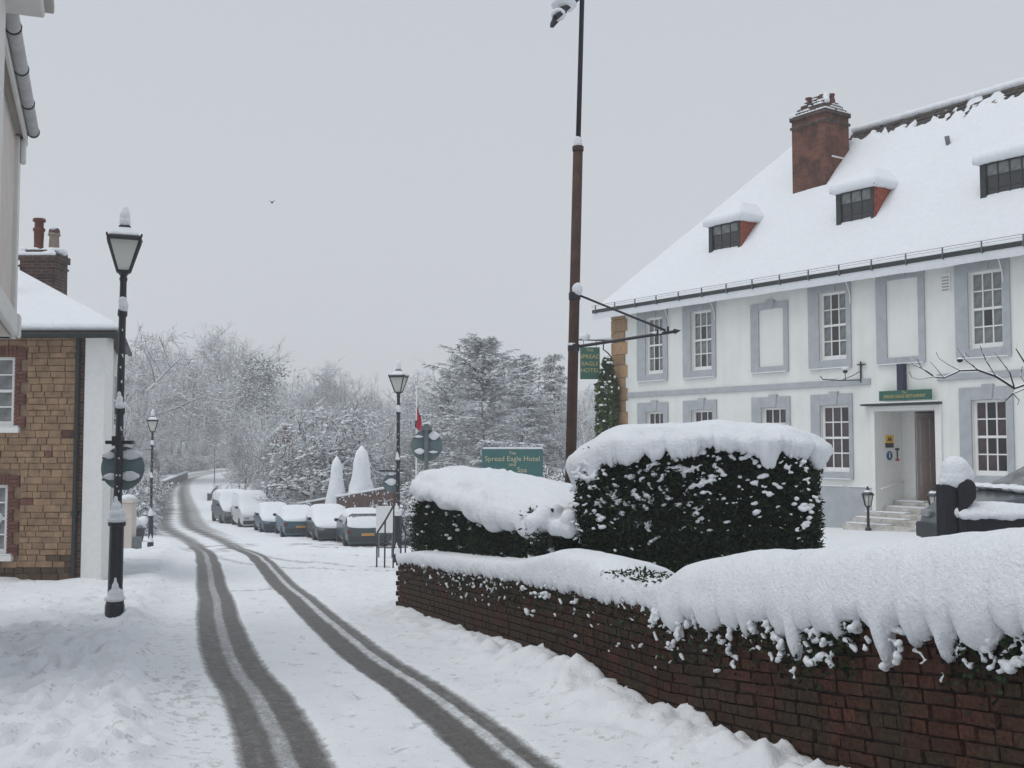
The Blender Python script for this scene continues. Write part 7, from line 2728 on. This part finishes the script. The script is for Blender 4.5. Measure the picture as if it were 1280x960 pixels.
# shrubs under the trees
k = 0
while k < 80:
    px = 150 + 600 * rt.random()
    Y = rt.uniform(85, 245)
    k += 1
    if not side_free(px, Y) or (px > 198 and Y < 86): continue
    if px < 310 and Y < 150: continue
    tree('snowy_shrub', 'snow-laden bush growing under the woodland trees', rt.choice(['shrub_a', 'shrub_b']), atx(px, Y), Y, rt.uniform(2.5, 5.0), 'bushes under the trees', rt.uniform(1.0, 1.6), 'shrub')
for k in range(16):
    Y = 150 + 6 * k
    xr = np.interp(Y, [143, 180, 205, 226, 246], [-44.3, -54.5, -58.5, -58, -51]) - 7 - 3 * rt.random()
    tree('snowy_shrub', 'snow-laden bush along the outside of the far road bend', rt.choice(['shrub_a', 'shrub_b']), xr, Y, rt.uniform(2.5, 4.5), 'bushes along the road bend', 1.3, 'shrub')
for k, (px, Y, hh) in enumerate(((150, 60, 3.0), (158, 72, 3.2), (150, 52, 3.0), (166, 88, 3.4), (172, 104, 3.6), (160, 80, 4.0), (176, 120, 3.6))):
    tree('snowy_shrub', 'snowy bush along the left pavement past the cottage', rt.choice(['shrub_a', 'shrub_b']), atx(px, Y), Y, hh, 'bushes along the left pavement', .9, 'shrub')
for k, (px, Y, hh) in enumerate(((318, 82, 1.8), (330, 84, 2.0), (345, 80, 1.6), (365, 84, 1.5), (305, 92, 1.6), (290, 104, 1.4), (480, 60, 2.4), (500, 58, 2.6), (520, 50, 2.4), (545, 46, 2.6), (575, 46, 2.4), (600, 44, 2.2), (690, 44, 2.6), (725, 42, 2.4), (660, 46, 2.4), (630, 48, 2.6))):
    tree('snowy_shrub', 'low snow-covered garden bush beyond the car park', rt.choice(['shrub_a', 'shrub_b']), atx(px, Y), Y, hh, 'garden bushes beyond the car park', 1.3, 'shrub')

# ------------------------------------------------------------------ bare tree reaching in from the right
YT = 7.6
rootp = Vector((atx(1390, YT), YT, H0(atx(1390, YT), YT)))
bt = thing('bare_branch_tree', 'dark leafless tree whose branch reaches in from the right edge', 'tree', tuple(rootp))
tkm = MB()
top_ = at(1385, 470, YT) - rootp
tkm.tube([(0, 0, -.3), (.02, 0, .5), top_ * .6, top_, top_ + Vector((.1, .1, .7))], [.09, .075, .06, .045, .02], 9)
tkm.build('trunk', 'bark_bare', bt, smooth=True)
bm2 = MB()
def bpts(ps, r0, r1, dy=0.0):
    pts = [at(x, y, YT - dy + .02 * i) - rootp for i, (x, y) in enumerate(ps)]
    n = len(pts)
    bm2.tube(pts, [.68 * (r0 + (r1 - r0) * i / (n - 1)) for i in range(n)], 6)
bpts([(1386, 478), (1340, 482), (1300, 474), (1268, 485), (1245, 470), (1222, 462), (1200, 463), (1180, 472), (1168, 471), (1152, 460), (1142, 456), (1136, 447)], .022, .004)
bpts([(1386, 500), (1320, 484), (1285, 484), (1266, 492), (1256, 502)], .016, .005, .1)
bpts([(1222, 462), (1206, 449), (1196, 434)], .008, .003)
bpts([(1206, 449), (1205, 440), (1212, 446)], .006, .003)
bpts([(1245, 470), (1232, 450), (1225, 432)], .007, .003)
bpts([(1232, 452), (1241, 444)], .005, .003)
bpts([(1180, 472), (1170, 460), (1163, 452)], .006, .003)
bpts([(1168, 471), (1150, 474), (1140, 472), (1136, 464)], .005, .003)
bpts([(1268, 485), (1262, 465), (1252, 452), (1243, 440)], .008, .003)
bpts([(1300, 474), (1280, 452), (1270, 436), (1272, 430)], .010, .003)
bpts([(1285, 484), (1276, 470), (1278, 458)], .007, .003)
bpts([(1200, 463), (1186, 456), (1174, 448), (1170, 440)], .006, .003)
bpts([(1152, 460), (1146, 448), (1140, 445)], .004, .002)
bpts([(1256, 502), (1250, 499), (1247, 496)], .005, .003)
bpts([(1266, 492), (1274, 500), (1272, 506)], .005, .003)
bm2.ell(at(1200, 450, YT - .05) - rootp, (.022, .02, .018), 7, 5)
bm2.build('branches', 'bark_bare', bt)

# ------------------------------------------------------------------ snowy air
hz = MB().box(-330, 330, -30, 380, -9.5, 42)
hm = bpy.data.materials.new('haze_air')
hm.use_nodes = True
hn = hm.node_tree
hn.nodes.clear()
ho = hn.nodes.new('ShaderNodeOutputMaterial')
hv = hn.nodes.new('ShaderNodeVolumePrincipled')
hv.inputs['Color'].default_value = (0.93, 0.95, 0.97, 1)
hv.inputs['Density'].default_value = HAZE_DENSITY = 0.0017
hv.inputs['Anisotropy'].default_value = 0.0
hn.links.new(hv.outputs[0], ho.inputs['Volume'])
MATS['haze_air'] = hm
if True:
    tag(hz.build('haze', 'haze_air'), kind='stuff')
